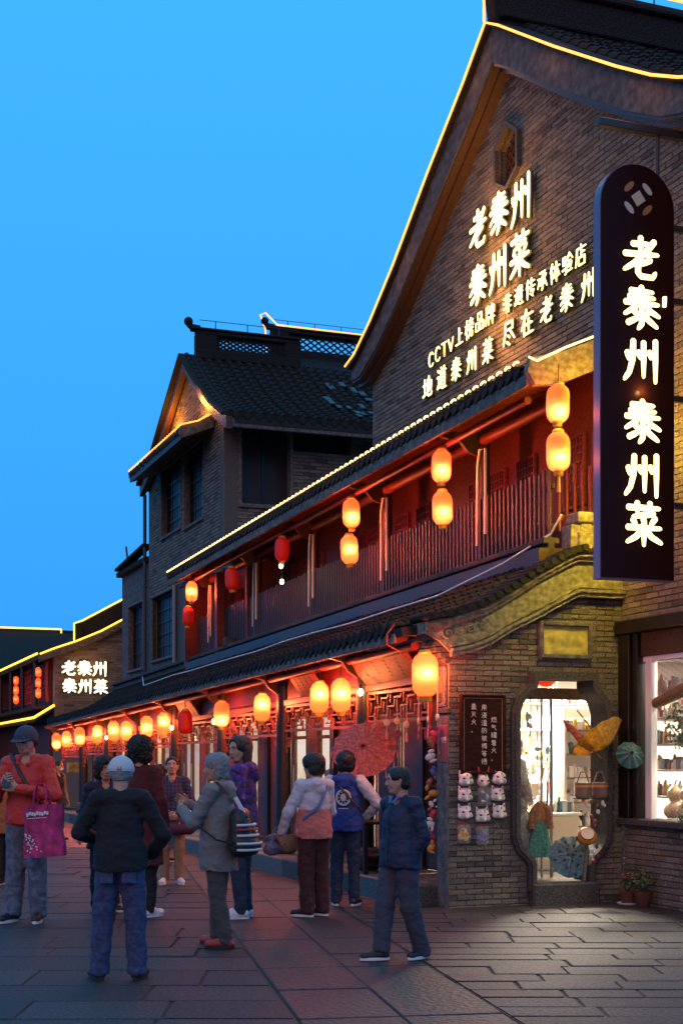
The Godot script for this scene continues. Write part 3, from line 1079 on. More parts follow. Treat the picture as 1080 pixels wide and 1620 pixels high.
	for k in 3:
		var pts = []
		for i in 13:
			pts.append(Vector3(0.08, 2.375 + sin(TAU * i / 12) * (0.17 - 0.045 * k), -0.145 + cos(TAU * i / 12) * (0.075 - 0.02 * k)))
		cp.tube(pts, 0.007, 5)
	for i in 10:
		cp.ball(Vector3(0.083, 2.375 + sin(i * 2.4) * 0.012 * i, -0.145 + cos(i * 2.4) * 0.006 * i), Vector3(0.008, 0.016, 0.016), Basis(), 6, 4)
	part("carved_panel", cp, M.stone_light, b)
	part("pillar_capital", MB.new().span(Vector3(0.09, 2.08, -0.28), Vector3(0.15, 2.15, 0.012), 0.012), M.stone_trim, b)
	part("pillar_face", MB.new().span(Vector3(0.112, -0.1, -0.283), Vector3(0.1295, 2.08, -0.004), 0.004), M.plaster_grey, b)
	# plaque
	var fm = MB.new()
	fm.span(Vector3(1.2, 2.7, -0.03), Vector3(1.25, 3.11, 0.05), 0.01); fm.span(Vector3(1.81, 2.7, -0.03), Vector3(1.86, 3.11, 0.05), 0.01)
	fm.span(Vector3(1.25, 2.7, -0.03), Vector3(1.81, 2.75, 0.047), 0.01); fm.span(Vector3(1.25, 3.06, -0.03), Vector3(1.81, 3.11, 0.047), 0.01)
	var pq = part("plaque", MB.new().span(Vector3(1.25, 2.75, -0.03), Vector3(1.81, 3.06, 0.012)), M.plaque_yellow, b)
	part("plaque_frame", fm, M.plaster_grey, pq)
	# parapet and post at the upper end
	part("parapet", MB.new().span(Vector3(1.62, 3.86, -0.24), Vector3(2.3, 4.2, -0.02), 0.01), M.plaster_stain, b)
	var po = MB.new()
	po.span(Vector3(1.70, 3.88, -0.26), Vector3(1.9, 4.12, 0.03), 0.012); po.span(Vector3(1.73, 4.12, -0.23), Vector3(1.87, 4.22, 0.0), 0.012); po.span(Vector3(1.68, 4.22, -0.27), Vector3(1.92, 4.34, 0.04), 0.015)
	part("parapet_post", po, M.plaster_stain, b)

	# platform, columns, eave of the ground floor
	part("platform", MB.new().span(Vector3(-0.2, -0.3, -24.5), Vector3(0.95, 0.22, -0.3), 0.015), M.stone_trim, b)
	for i in 17:
		part("kerb_stone", MB.new().span(Vector3(-0.235, -0.02, -0.42 - 1.42 * (i + 1) + 0.012), Vector3(0.12, 0.235, -0.42 - 1.42 * i), 0.015), M.stone_light if i % 3 == 0 else M.stone_trim, b)
	var cbase = MB.new().lathe([V(0.0, 0.0), V(0.16, 0.0), V(0.19, 0.05), V(0.2, 0.14), V(0.18, 0.24), V(0.15, 0.28), V(0, 0.28)], 20).mesh()
	for i in 7:
		var s = 2.4 + 3.2 * i
		var c = part("column", MB.new().tube([Vector3(0.1, 0.4, -s), Vector3(0.1, 2.95 - 0.018 * s, -s)], [0.115, 0.105], 16), M.wood_black, b)
		part("stone_base", cbase, M.stone_trim, c, at(Vector3(0.1, 0.235, -s)))
	var be = MB.new()
	for i in 8:
		var s1 = 0.3 if i == 0 else 2.4 + 3.2 * (i - 1)
		var s2 = 2.4 + 3.2 * i
		var y1 = 2.82 - 0.018 * s1
		var y2 = 2.82 - 0.018 * s2
		part("frieze_board", MB.new().beam(Vector3(0.12, y1 - 0.13, -s1), Vector3(0.12, y2 - 0.13, -s2), 0.03, 0.3), M.wood_red, b)
		part("tie_beam", MB.new().beam(Vector3(0.11, y1 - 0.33, -s1), Vector3(0.11, y2 - 0.33, -s2), 0.09, 0.09, 0.01), M.wood_orange, b)
		var ln = s2 - s1 - 0.24
		var fw = lattice(ln, 0.38, int(ln / 0.2), 3, 0.02, 1)
		# stepped feet at both ends
		for e in [-1, 1]:
			fw.box(Vector3(e * (ln / 2 - 0.14), -0.28, 0), Vector3(0.28, 0.016, 0.03))
			fw.box(Vector3(e * (ln / 2 - 0.27), -0.24, 0), Vector3(0.016, 0.09, 0.03))
			fw.box(Vector3(e * (ln / 2 - 0.07), -0.4, 0), Vector3(0.14, 0.016, 0.03))
			fw.box(Vector3(e * (ln / 2 - 0.135), -0.34, 0), Vector3(0.016, 0.13, 0.03))
			fw.box(Vector3(e * (ln / 2 - 0.02), -0.34, 0), Vector3(0.03, 0.3, 0.03))
		part("fretwork", fw, M.wood_orange, b, Transform3D(Basis(Vector3(0, 0, 1), Vector3.UP, Vector3(-1, 0, 0)), Vector3(0.1, (y1 + y2) / 2 - 0.58, -(s1 + s2) / 2)))
		part("corner_bracket", MB.new().prism(PackedVector2Array([V(0, 0), V(-0.38, 0.0), V(-0.36, -0.06), V(-0.2, -0.1), V(-0.14, -0.2), V(0, -0.3)]), 0.07, at(Vector3(0.0, y2 + 0.1, -s2 - 0.035))), M.wood_dark, b)
	# the lower canopy falls gently along the street
	var prof = [V(-0.36, 3.03), V(0.1, 3.12), V(0.5, 3.26), V(0.83, 3.43), V(1.15, 3.63), V(1.5, 3.86)]
	tile_roof(b, prof, -24.3, -0.12, 0.2, REL)
	part("canopy_bed", MB.new().prism(PackedVector2Array(prof + [V(1.5, 3.72), V(0.83, 3.30), V(0.1, 2.99), V(-0.34, 2.94)]), 24.2, REL * Transform3D(Basis(), Vector3(0, -0.025, -24.32))), M.roof_bed, b)
	part("fascia", MB.new().span(Vector3(-0.37, 2.86, -24.3), Vector3(-0.335, 2.96, -0.3), 0.006), M.plaster_grey, b, REL)
	var raf = MB.new().beam(Vector3(-0.33, 2.90, 0), Vector3(0.85, 3.27, 0), 0.055, 0.06).mesh()
	for i in 110:
		part("rafter", raf, M.wood_red, b, REL * at(Vector3(0, -0.02, -0.42 - 0.215 * i)))
	part("eave_purlin", MB.new().tube([Vector3(-0.12, 2.83, -0.3), Vector3(-0.12, 2.83, -24.2)], 0.05, 10), M.wood_red, b, REL)
	part("ceiling_board", MB.new().beam(Vector3(0.16, 2.92, -12.2), Vector3(0.95, 3.12, -12.2), 23.9, 0.02), M.wood_red, b, REL)
	var rp = MB.new()
	rp.span(Vector3(1.42, 3.8, -24.3), Vector3(1.5, 4.06, -0.1), 0.01); rp.span(Vector3(1.36, 4.0, -24.3), Vector3(1.56, 4.07, -0.1), 0.012); rp.span(Vector3(1.38, 3.86, -24.3), Vector3(1.5, 3.92, -0.1), 0.01)
	part("roof_parapet", rp, M.parapet_grey, b, REL)
	part("parapet_knob", MB.new().span(Vector3(1.34, 4.04, -13.2), Vector3(1.58, 4.22, -12.95), 0.02), M.parapet_grey, b, REL)

	# shop front behind the columns: posts, panels and glazed doors; in the first bay dark lattice doors
	var lp = MB.new()
	part("shopfront_header", MB.new().span(Vector3(0.88, 2.32, -24.0), Vector3(0.96, 2.95, -0.3)), M.wood_red, b)
	var dl = lattice(0.46, 1.0, 5, 10, 0.014, 0).mesh()
	for i in 4:
		var d = part("lattice_door", MB.new().span(Vector3(0.88, 0.24, -0.84 - 0.5 * i), Vector3(0.93, 0.95, -0.37 - 0.5 * i), 0.01), M.wood_dark, b)
		part("lattice", dl, M.wood_brown, d, Transform3D(Basis(Vector3(0, 0, 1), Vector3.UP, Vector3(-1, 0, 0)), Vector3(0.9, 1.45, -0.605 - 0.5 * i)))
		part("door_rail", MB.new().span(Vector3(0.87, 1.95, -0.84 - 0.5 * i), Vector3(0.94, 2.32, -0.37 - 0.5 * i), 0.01), M.wood_dark, d)
		part("backing", MB.new().span(Vector3(0.94, 0.95, -0.84 - 0.5 * i), Vector3(0.95, 1.95, -0.37 - 0.5 * i)), M.wood_black, d)
	for i in 7:
		var s = 2.42 + 3.2 * i
		part("door_post", MB.new().span(Vector3(0.84, 0.22, -s - 0.09), Vector3(0.98, 2.34, -s + 0.09), 0.01), M.wood_black, b)
		var lay = [[0.12, 0.52, 0], [0.56, 1.22, 1], [1.26, 1.92, 1], [1.96, 2.36, 0], [2.4, 3.08, 1]]
		if i == 0:
			lay = [[0.12, 0.62, 2], [0.66, 0.80, 1], [0.84, 1.5, 2], [1.55, 2.2, 1], [2.25, 3.08, 0]]
		elif i % 2 == 1:
			lay = [[0.12, 0.72, 1], [0.76, 1.2, 0], [1.24, 1.9, 1], [1.94, 2.5, 1], [2.54, 3.08, 0]]
		for q in lay:
			var z1 = -s - q[0]
			var z2 = -s - q[1]
			if q[2] != 1:
				var p = part("lacquer_panel", MB.new().span(Vector3(0.89, 0.24, z2), Vector3(0.94, 2.32, z1), 0.01), M.wood_dark if q[2] == 2 else M.wood_orange, b)
				part("panel_moulding", MB.new().span(Vector3(0.875, 0.32, z2 + 0.05), Vector3(0.90, 0.95, z1 - 0.05), 0.01), M.wood_red, p)
			else:
				var g = MB.new()
				for e in [[0.24, 0.34], [2.22, 2.32], [1.9, 1.95]]:
					g.span(Vector3(0.89, e[0], z2 + 0.05), Vector3(0.94, e[1], z1 - 0.05), 0.004)
				g.span(Vector3(0.888, 0.24, z2), Vector3(0.942, 2.32, z2 + 0.05), 0.004)
				g.span(Vector3(0.888, 0.24, z1 - 0.05), Vector3(0.942, 2.32, z1), 0.004)
				var d = part("glazed_door", g, M.wood_brown, b)
				part("pane", MB.new().quad_pane(Vector3(0.915, 0.34, z2 + 0.05), Vector3(0.915, 2.22, z1 - 0.05)), M.glass, d)
				part("handle", MB.new().tube([Vector3(0.86, 0.95, z2 + 0.09), Vector3(0.86, 1.5, z2 + 0.09)], 0.012, 8), M.pipe_grey, d)
	# rooms of the ground floor
	var rm = MB.new()
	rm.span(Vector3(3.5, 0.1, -24.2), Vector3(3.6, 3.0, -4.55))
	rm.span(Vector3(0.96, 0.1, -24.2), Vector3(3.6, 3.0, -24.1))
	rm.span(Vector3(0.96, 0.1, -4.64), Vector3(3.6, 2.7, -4.55))
	for i in 3:
		rm.span(Vector3(1.0, 0.2, -10.45 - 6.4 * i), Vector3(3.5, 2.8, -10.38 - 6.4 * i))
	part("room_walls", rm, M.cream, b)
	part("room_ceiling", MB.new().span(Vector3(0.96, 2.72, -24.2), Vector3(3.6, 2.85, -0.29)), M.white_paint, b)
	part("room_floor", MB.new().span(Vector3(0.95, 0.0, -24.2), Vector3(6.0, 0.235, -0.27)), M.stone_light, b)
	var cr = MB.new()
	cr.span(Vector3(3.6, 0.2, -4.6), Vector3(6.0, 3.0, -4.5)); cr.span(Vector3(5.9, 0.2, -4.5), Vector3(6.0, 3.0, -0.3)); cr.span(Vector3(4.1, 0.2, -0.38), Vector3(6.0, 3.0, -0.29)); cr.span(Vector3(3.6, 2.72, -4.6), Vector3(6.0, 2.85, -0.29))
	part("corner_room_walls", cr, M.white_paint, b)

	# upper floor
	part("upper_floor", MB.new().span(Vector3(1.3, 3.72, -16.0), Vector3(2.25, 3.95, -0.1)), M.wood_dark, b, REL)
	part("upper_wall", MB.new().span(Vector3(2.2, 3.9, -16.0), Vector3(2.26, 6.3, -0.02)), M.wood_gallery, b, REL)
	part("upper_end_wall", MB.new().span(Vector3(1.3, 3.9, -16.1), Vector3(2.25, 5.9, -16.0)), M.wood_red, b, REL)
	var lw = lattice(0.5, 0.85, 6, 8, 0.014, 0).mesh()
	for i in 5:
		for k in 5:
			var s = 2.1 + 3.2 * i - 2.75 + 0.6 * k
			if s < 0.05:
				continue
			if (i + k) % 4 == 3:
				continue
			var w = part("lattice_window", MB.new().span(Vector3(2.17, 4.0, -s - 0.54), Vector3(2.198, 4.55, -s), 0.008), M.wood_gallery, b, REL)
			part("lattice", lw, M.wood_red, w, Transform3D(Basis(Vector3(0, 0, 1), Vector3.UP, Vector3(-1, 0, 0)), Vector3(2.165, 5.0, -s - 0.27)))
			part("window_backing", MB.new().span(Vector3(2.185, 4.57, -s - 0.52), Vector3(2.197, 5.43, -s - 0.02)), M.wood_black, w)
	for i in 5:
		var s = 2.12 + 3.2 * i
		part("upper_column", MB.new().tube([Vector3(1.62, 3.9, -s), Vector3(1.62, 5.75, -s)], 0.085, 12), M.wood_dark, b, REL)
		part("upper_bracket", MB.new().prism(PackedVector2Array([V(0, 0), V(-0.6, 0.0), V(-0.55, -0.08), V(-0.3, -0.12), V(-0.2, -0.24), V(0, -0.3)]), 0.07, REL * at(Vector3(1.6, 5.7, -s - 0.035))), M.wood_dark, b)
		# bent conduit beside the column
		part("conduit", MB.new().tube([Vector3(1.5, 4.4, -s + 0.28), Vector3(1.5, 5.45, -s + 0.3), Vector3(1.52, 5.48, -s + 0.1), Vector3(1.53, 5.3, -s + 0.02), Vector3(1.53, 4.3, -s - 0.02)], 0.018, 6), M.cream, b, REL)
	part("upper_purlin", MB.new().tube([Vector3(1.6, 5.62, -0.1), Vector3(1.6, 5.62, -15.9)], 0.07, 10), M.wood_red, b, REL)
	part("eave_pole", MB.new().tube([Vector3(1.18, 5.58, -0.1), Vector3(1.18, 5.58, -15.9)], 0.045, 8), M.wood_red, b, REL)
	var pk = MB.new().span(Vector3(-0.014, 0, -0.022), Vector3(0.014, 0.78, 0.022), 0.005).mesh()
	for i in 142:
		part("baluster", pk, M.wood_dark, b, REL * at(Vector3(1.545, 4.1 + 0.015 * sin(i * 2.3), -0.3 - 0.11 * i)))
	var rl = MB.new()
	rl.span(Vector3(1.56, 4.2, -15.9), Vector3(1.6, 4.26, -0.26)); rl.span(Vector3(1.56, 4.66, -15.9), Vector3(1.6, 4.72, -0.26))
	part("railing_rail", rl, M.wood_dark, b, REL)
	for i in 6:
		part("baluster", pk, M.wood_red, b, REL * at(Vector3(1.62 + 0.1 * i, 4.16, -0.22)))
	part("end_rail", MB.new().span(Vector3(1.6, 4.3, -0.25), Vector3(2.2, 4.36, -0.235)), M.wood_red, b, REL)
	# upper canopy
	var up = [V(0.9, 5.8), V(1.3, 5.92), V(1.8, 6.14), V(2.25, 6.4)]
	tile_roof(b, up, -15.9, 0.42, 0.2, REL)
	part("upper_canopy_bed", MB.new().prism(PackedVector2Array(up + [V(2.25, 6.25), V(1.8, 6.0), V(1.3, 5.78), V(0.92, 5.68)]), 16.3, REL * Transform3D(Basis(), Vector3(0, -0.025, -15.9))), M.roof_bed, b)
	part("upper_fascia", MB.new().span(Vector3(0.89, 5.58, -15.9), Vector3(0.925, 5.71, 0.4), 0.006), M.plaster_grey, b, REL)
	var raf2 = MB.new().beam(Vector3(0.93, 5.64, 0), Vector3(2.2, 6.18, 0), 0.055, 0.06).mesh()
	for i in 74:
		part("upper_rafter", raf2, M.wood_red, b, REL * at(Vector3(0, -0.02, 0.2 - 0.215 * i)))
	part("upper_ceiling", MB.new().beam(Vector3(1.6, 5.95, -7.8), Vector3(2.2, 6.2, -7.8), 15.9, 0.02), M.wood_red, b, REL)
	part("barge_board", MB.new().prism(PackedVector2Array([V(0.86, 5.72), V(0.9, 5.86), V(1.3, 5.97), V(1.8, 6.19), V(2.25, 6.45), V(2.25, 6.1), V(1.8, 5.86), V(1.4, 5.68), V(1.15, 5.6), V(0.95, 5.58)]), 0.1, REL * at(Vector3(0, 0, 0.4))), M.plaster_stain, b)
	# end screen of the balcony, lit red
	part("screen_panel", MB.new().span(Vector3(1.5, 3.95, -12.1), Vector3(2.2, 5.6, -12.04)), M.wood_red, b, REL)
	part("screen_post", MB.new().span(Vector3(1.38, 3.9, -13.9), Vector3(1.56, 5.6, -13.72), 0.01), M.wood_red, b, REL)

func gabled_restaurant() -> void:
	var b = thing("gabled_restaurant", "tall grey brick restaurant with a lit pointed gable and glowing lettering", "building", FW(0, 0, 2.25))
	# in this frame x runs towards the view (x = -s), z out to the street
	var ed = [V(-7.55, 8.12), V(-6.21, 8.86), V(-5.15, 9.5), V(-3.93, 10.2), V(-2.9, 10.85), V(-1.17, 9.57), V(0.23, 8.71), V(1.21, 8.26), V(2.45, 7.8)]
	var poly = PackedVector2Array([V(-7.55, 5.6), V(0.0, 5.6), V(0.0, 3.14), V(2.6, 3.14), V(2.6, 7.8)])
	for i in range(ed.size() - 1, -1, -1):
		poly.append(ed[i])
	var hx = PackedVector2Array([V(-2.75, 9.05), V(-2.46, 9.22), V(-2.46, 9.64), V(-2.75, 9.86), V(-3.04, 9.64), V(-3.04, 9.22)])
	var slab = MB.new()
	wall_slab(slab, poly, [[V(-3.1, 9.0), V(-2.4, 9.92)]], 0.3, at(Vector3(0, 0, -0.325)))
	for hf in [rect(V(-3.1, 9.0), V(-2.75, 9.92)), rect(V(-2.75, 9.0), V(-2.4, 9.92))]:
		for g in Geometry2D.clip_polygons(hf, hx):
			slab.prism(g, 0.3, at(Vector3(0, 0, -0.325)))
	part("gable_wall", slab, M.mortar_dark, b)
	bricks(b, at(Vector3(0, 0, -0.026)), poly, [hx], 0.24, 0.058, 0.008, 290, V(0.6, 5.5), 0.022)
	# window in the gable
	var w = MB.new()
	var oo = Geometry2D.offset_polygon(hx, 0.05, Geometry2D.JOIN_MITER)[0]
	for hf in [rect(V(-4, 8), V(-2.75, 11)), rect(V(-2.75, 8), V(-1, 11))]:
		for g in Geometry2D.intersect_polygons(oo, hf):
			for g2 in Geometry2D.clip_polygons(g, hx):
				w.prism(g2, 0.12, at(Vector3(0, 0, -0.06)))
	var wn = part("gable_window", w, M.stone_trim, b)
	part("lattice", lattice(0.7, 0.95, 5, 6, 0.02, 2), M.wood_brown, wn, at(Vector3(-2.75, 9.46, -0.12)))
	part("window_backing", MB.new().span(Vector3(-3.12, 8.98, -0.3), Vector3(-2.38, 9.94, -0.26)), M.wood_black, wn)
	# verge
	var vg = [V(-7.85, 7.95), V(-7.5, 8.06), V(-6.8, 8.4), V(-5.86, 8.97), V(-4.59, 9.86), V(-3.41, 10.62), V(-2.75, 11.1), V(-2.4, 10.9), V(-0.95, 9.95), V(0.44, 9.08), V(1.12, 8.68), V(1.6, 8.44), V(2.4, 8.1)]
	var lo = []
	for i in vg.size():
		var f = absf(i - 6.0) / 6.0
		lo.append(vg[i] + V(0, -lerpf(0.46, 0.18, f * f * f)))
	part("verge_board", MB.new().prism(PackedVector2Array(vg) + reversed(lo), 0.22, at(Vector3(0, 0, 0.03))), M.plaster_dark, b)
	part("verge_moulding", MB.new().prism(along(lo, -0.10, -0.005), 0.13, at(Vector3(0, 0, -0.01))), M.wood_brown, b)
	part("verge_soffit", MB.new().prism(along(lo, -0.04, 0.0), 0.2, at(Vector3(0, 0, 0.025))), M.wood_brown, b)
	part("verge_coping", MB.new().prism(along(vg, 0.0, 0.07), 0.42, at(Vector3(0, 0, -0.1))), M.roof_tile, b)
	# roof slopes; the near one carries tiles
	var rgt = vg.slice(6, 13)
	var lft = vg.slice(0, 7)
	part("roof_slope", MB.new().prism(along(rgt, -0.12, 0.02), 8.0, at(Vector3(0, 0, -8.05))), M.roof_bed, b)
	part("roof_slope", MB.new().prism(along(lft, -0.12, 0.02), 8.0, at(Vector3(0, 0, -8.05))), M.roof_bed, b)
	var pr = []
	for p in rgt:
		pr.push_front(V(-p.x, p.y + 0.06))
	# tiles: built from eave to ridge with x running from the eave inwards, then turned to run along the slope
	tile_roof(b, pr, 0.2, 6.4, 0.24, Transform3D(Basis(Vector3(-1, 0, 0), Vector3.UP, Vector3(0, 0, -1)), Vector3.ZERO), 0.26, 0.07)
	var rd = MB.new()
	rd.span(Vector3(-2.88, 11.0, -8.0), Vector3(-2.62, 11.62, 0.16), 0.02)
	rd.span(Vector3(-2.95, 11.62, -8.0), Vector3(-2.55, 11.7, 0.22), 0.02)
	rd.span(Vector3(-2.95, 11.16, -8.0), Vector3(-2.55, 11.24, 0.2), 0.02)
	rd.tube([Vector3(-2.75, 11.75, -8.0), Vector3(-2.75, 11.75, 0.24)], 0.09, 10)
	part("ridge", rd, M.roof_tile, b)
	part("ridge_end", MB.new().prism(PackedVector2Array([V(-0.05, 10.95), V(0.2, 10.95), V(0.28, 11.6), V(0.4, 11.95), V(0.3, 12.1), V(0.1, 11.9), V(-0.05, 11.8)]), 0.22, Transform3D(Basis(Vector3(0, 0, 1), Vector3.UP, Vector3(-1, 0, 0)), Vector3(-2.64, 0, 0.02))), M.roof_tile, b)
	# thin rods with a wire along the ridge
	var ro = MB.new()
	for i in 6:
		ro.tube([Vector3(-2.75, 11.8, -1.0 - 1.2 * i), Vector3(-2.75, 12.2, -1.0 - 1.2 * i)], 0.012, 5)
	ro.tube([Vector3(-2.75, 12.18, -0.6), Vector3(-2.75, 12.18, -7.6)], 0.008, 4)
	part("lightning_rods", ro, M.metal_dark, b)
	# the shop window to the right of the corner
	var lowp = rect(V(0.03, -0.1), V(2.6, 0.86))
	part("window_wall", MB.new().prism(lowp, 0.28, at(Vector3(0, 0, -0.305))), M.mortar_dark, b)
	bricks(b, at(Vector3(0, 0, -0.026)), lowp, [], 0.24, 0.058, 0.008, 150, V(0.9, 0.5), 0.022, "plinth_brick")
	part("window_sill", MB.new().span(Vector3(0.0, 0.86, -0.3), Vector3(2.6, 0.94, 0.07), 0.012), M.stone_trim, b)
	part("lintel", MB.new().span(Vector3(0.0, 2.98, -0.3), Vector3(2.6, 3.13, 0.1), 0.012), M.wood_black, b)
	part("brick_course", MB.new().span(Vector3(0.01, 3.13, -0.2), Vector3(2.6, 3.19, 0.03), 0.01), M.plaster_grey, b)
	var ps = MB.new()
	ps.span(Vector3(0.02, 0.94, -0.18), Vector3(0.24, 2.98, 0.06), 0.01)
	ps.span(Vector3(0.27, 0.94, -0.14), Vector3(0.36, 2.98, 0.03), 0.008)
	part("window_post", ps, M.wood_black, b)
	var wf = MB.new()
	wf.span(Vector3(0.42, 0.94, -0.12), Vector3(0.54, 2.72, -0.04), 0.006)
	wf.span(Vector3(0.36, 2.66, -0.12), Vector3(2.6, 2.72, -0.045), 0.006)
	part("window_frame", wf, M.white_paint, b)
	part("window_header", MB.new().span(Vector3(0.36, 2.72, -0.12), Vector3(2.6, 2.98, -0.02), 0.006), M.wood_brown, b)
	part("pane", MB.new().quad_pane2(Vector3(0.54, 0.94, -0.085), Vector3(2.6, 2.66, -0.085)), M.glass, b)
	# room behind
	var rm = MB.new()
	rm.span(Vector3(0.3, 0.2, -3.1), Vector3(4.0, 3.1, -3.0)); rm.span(Vector3(3.9, 0.2, -3.0), Vector3(4.0, 3.1, -0.3)); rm.span(Vector3(-0.35, 2.99, -3.0), Vector3(4.0, 3.1, -0.3)); rm.span(Vector3(-0.25, 0.3, -3.0), Vector3(4.0, 0.4, -0.31))
	rm.span(Vector3(2.6, 0.0, -0.32), Vector3(4.0, 3.2, -0.1))
	part("room_walls", rm, M.white_paint, b)

func reversed(a: Array) -> PackedVector2Array:
	var q = PackedVector2Array()
	for i in range(a.size() - 1, -1, -1):
		q.append(a[i])
	return q

func window_unit(parent: Node, lo: Vector2, hi: Vector2, nx: int, ny: int, fmat: Material) -> void:
	var f = MB.new()
	f.span(Vector3(lo.x - 0.06, lo.y - 0.07, -0.12), Vector3(hi.x + 0.06, lo.y, 0.05), 0.01)
	f.span(Vector3(lo.x - 0.06, hi.y, -0.12), Vector3(hi.x + 0.06, hi.y + 0.06, 0.03), 0.01)
	f.span(Vector3(lo.x - 0.05, lo.y, -0.12), Vector3(lo.x, hi.y, 0.02), 0.01)
	f.span(Vector3(hi.x, lo.y, -0.12), Vector3(hi.x + 0.05, hi.y, 0.02), 0.01)
	var w = part("window", f, fmat, parent)
	part("lattice", lattice(hi.x - lo.x, hi.y - lo.y, nx, ny, 0.025, 0), M.wood_black, w, at(Vector3((lo.x + hi.x) / 2, (lo.y + hi.y) / 2, -0.16)))
	part("pane", MB.new().span(Vector3(lo.x - 0.02, lo.y - 0.02, -0.24), Vector3(hi.x + 0.02, hi.y + 0.02, -0.21)), M.metal_dark, w)

func corner_house() -> void:
	var b = thing("corner_gable_house", "dark brick house with a pierced tile ridge and a pent roof over its upper windows", "building", FW(0, 0, 2.25))
	var ga = [V(-24.0, 8.95), V(-22.3, 9.5), V(-20.9, 10.3), V(-19.3, 11.2), V(-17.8, 10.15), V(-16.6, 9.45), V(-15.5, 8.95)]
	var poly = PackedVector2Array([V(-23.8, 2.6), V(-16.4, 2.6), V(-16.4, 9.2), V(-17.8, 10.05), V(-19.3, 11.1), V(-20.9, 10.2), V(-22.3, 9.36), V(-23.8, 8.95)])
	var ho = [[V(-22.3, 7.3), V(-20.25, 9.0)], [V(-19.9, 7.2), V(-18.1, 9.0)], [V(-23.4, 4.2), V(-20.8, 5.85)]]
	var slab = MB.new()
	wall_slab(slab, poly, ho, 0.3, at(Vector3(0, 0, -0.325)))
	part("street_wall", slab, M.mortar_dark, b)
	bricks(b, at(Vector3(0, 0, -0.026)), PackedVector2Array([V(-23.8, 5.9), V(-16.4, 5.9), V(-16.4, 9.2), V(-17.8, 10.05), V(-19.3, 11.1), V(-20.9, 10.2), V(-22.3, 9.36), V(-23.8, 8.95)]), [rect(ho[0][0], ho[0][1]), rect(ho[1][0], ho[1][1])], 0.28, 0.07, 0.01, 140, V(-17.5, 8), 0.022)
	for q in ho:
		window_unit(b, q[0], q[1], 4, 5, M.plaster_grey)
	# lower wing to the left
	var ww = MB.new()
	wall_slab(ww, rect(V(-27.4, 0), V(-23.82, 6.9)), [[V(-26.4, 4.1), V(-24.5, 5.9)]], 0.3, at(Vector3(0, 0, -0.33)))
	ww.span(Vector3(-27.4, 0, -3.0), Vector3(-23.82, 6.9, -0.34))
	part("wing_wall", ww, M.plaster_dark, b)
	var cpg = MB.new()
	cpg.span(Vector3(-27.55, 6.9, -3.1), Vector3(-23.83, 7.05, 0.12), 0.02)
	cpg.beam(Vector3(-27.4, 7.1, 0.05), Vector3(-23.83, 7.35, 0.02), 0.3, 0.08, 0.01)
	part("wing_coping", cpg, M.roof_tile, b)
	part("wing_pole", MB.new().tube([Vector3(-26.4, 7.1, 0), Vector3(-26.7, 7.7, 0)], 0.03, 6), M.metal_dark, b)
	for q in [[V(-26.4, 4.1), V(-24.5, 5.9)]]:
		window_unit(b, q[0], q[1], 3, 4, M.plaster_grey)
	part("drain_pipe", MB.new().tube([Vector3(-23.9, 3.6, 0.08), Vector3(-23.9, 8.7, 0.08)], 0.05, 8), M.metal_dark, b)
	part("drain_pipe", MB.new().tube([Vector3(-20.6, 3.7, 0.08), Vector3(-20.6, 5.9, 0.08)], 0.05, 8), M.pipe_grey, b)
	# verge
	part("verge_board", MB.new().prism(along(ga, -0.28, 0.0), 0.14, at(Vector3(0, 0, 0.06))), M.wood_brown, b)
	part("verge_coping", MB.new().prism(along(ga, 0.0, 0.08), 0.4, at(Vector3(0, 0, -0.1))), M.roof_tile, b)
	# slopes
	part("roof_slope", MB.new().prism(along(ga.slice(3, 7), -0.14, 0.0), 7.2, at(Vector3(0, 0, -7.2))), M.roof_bed, b)
	part("roof_slope", MB.new().prism(along(ga.slice(0, 4), -0.14, 0.0), 7.2, at(Vector3(0, 0, -7.2))), M.roof_bed, b)
	var pr = []
	for p in ga.slice(3, 7):
		pr.push_front(V(-p.x, p.y + 0.05))
	tile_roof(b, pr, -0.1, 7.0, 0.25, Transform3D(Basis(Vector3(-1, 0, 0), Vector3.UP, Vector3(0, 0, -1)), Vector3.ZERO), 0.28, 0.075)
	part("eave_fascia", MB.new().span(Vector3(-15.62, 8.72, -7.2), Vector3(-15.52, 8.92, 0.1), 0.01), M.plaster_grey, b)
	# worn pale tiles
	var r = RandomNumberGenerator.new()
	r.seed = 9
	for i in 34:
		var f = r.randf_range(0.1, 0.8)
		var z = -2.2 - r.randf() * 2.4 - f * 1.0
		var k = f * 2.999
		var p = pr[int(k)].lerp(pr[int(k) + 1], k - int(k))
		var sl = (pr[int(k) + 1] - pr[int(k)]).normalized()
		part("pale_tile", MB.new().box(Vector3(0, 0, 0), Vector3(r.randf_range(0.18, 0.34), 0.03, r.randf_range(0.1, 0.2)), Basis(), 0.01), M.roof_tile_pale, b, Transform3D(Basis(Vector3(0, 0, 1), atan2(sl.y, -sl.x) + PI), Vector3(-p.x, p.y + 0.085, z)))
	# pierced ridge, its end turned up
	ridge(b, -19.3, 11.3, -0.12, -2.75, 0.62)
	# side wall towards the view, seen above the canopy
	var sw = Node3D.new()
	var xf = Transform3D(Basis(Vector3(0, 0, -1), Vector3.UP, Vector3(1, 0, 0)), Vector3(-16.4, 0, 0))   # x into the block, z towards the view
	var sp = rect(V(0.0, 5.8), V(5.5, 9.1))
	var sm = MB.new()
	wall_slab(sm, sp, [[V(0.42, 7.25), V(1.55, 9.0)], [V(1.6, 8.5), V(3.0, 9.0)]], 0.25, xf * at(Vector3(0, 0, -0.275)))
	part("flank_wall", sm, M.mortar_dark, b)
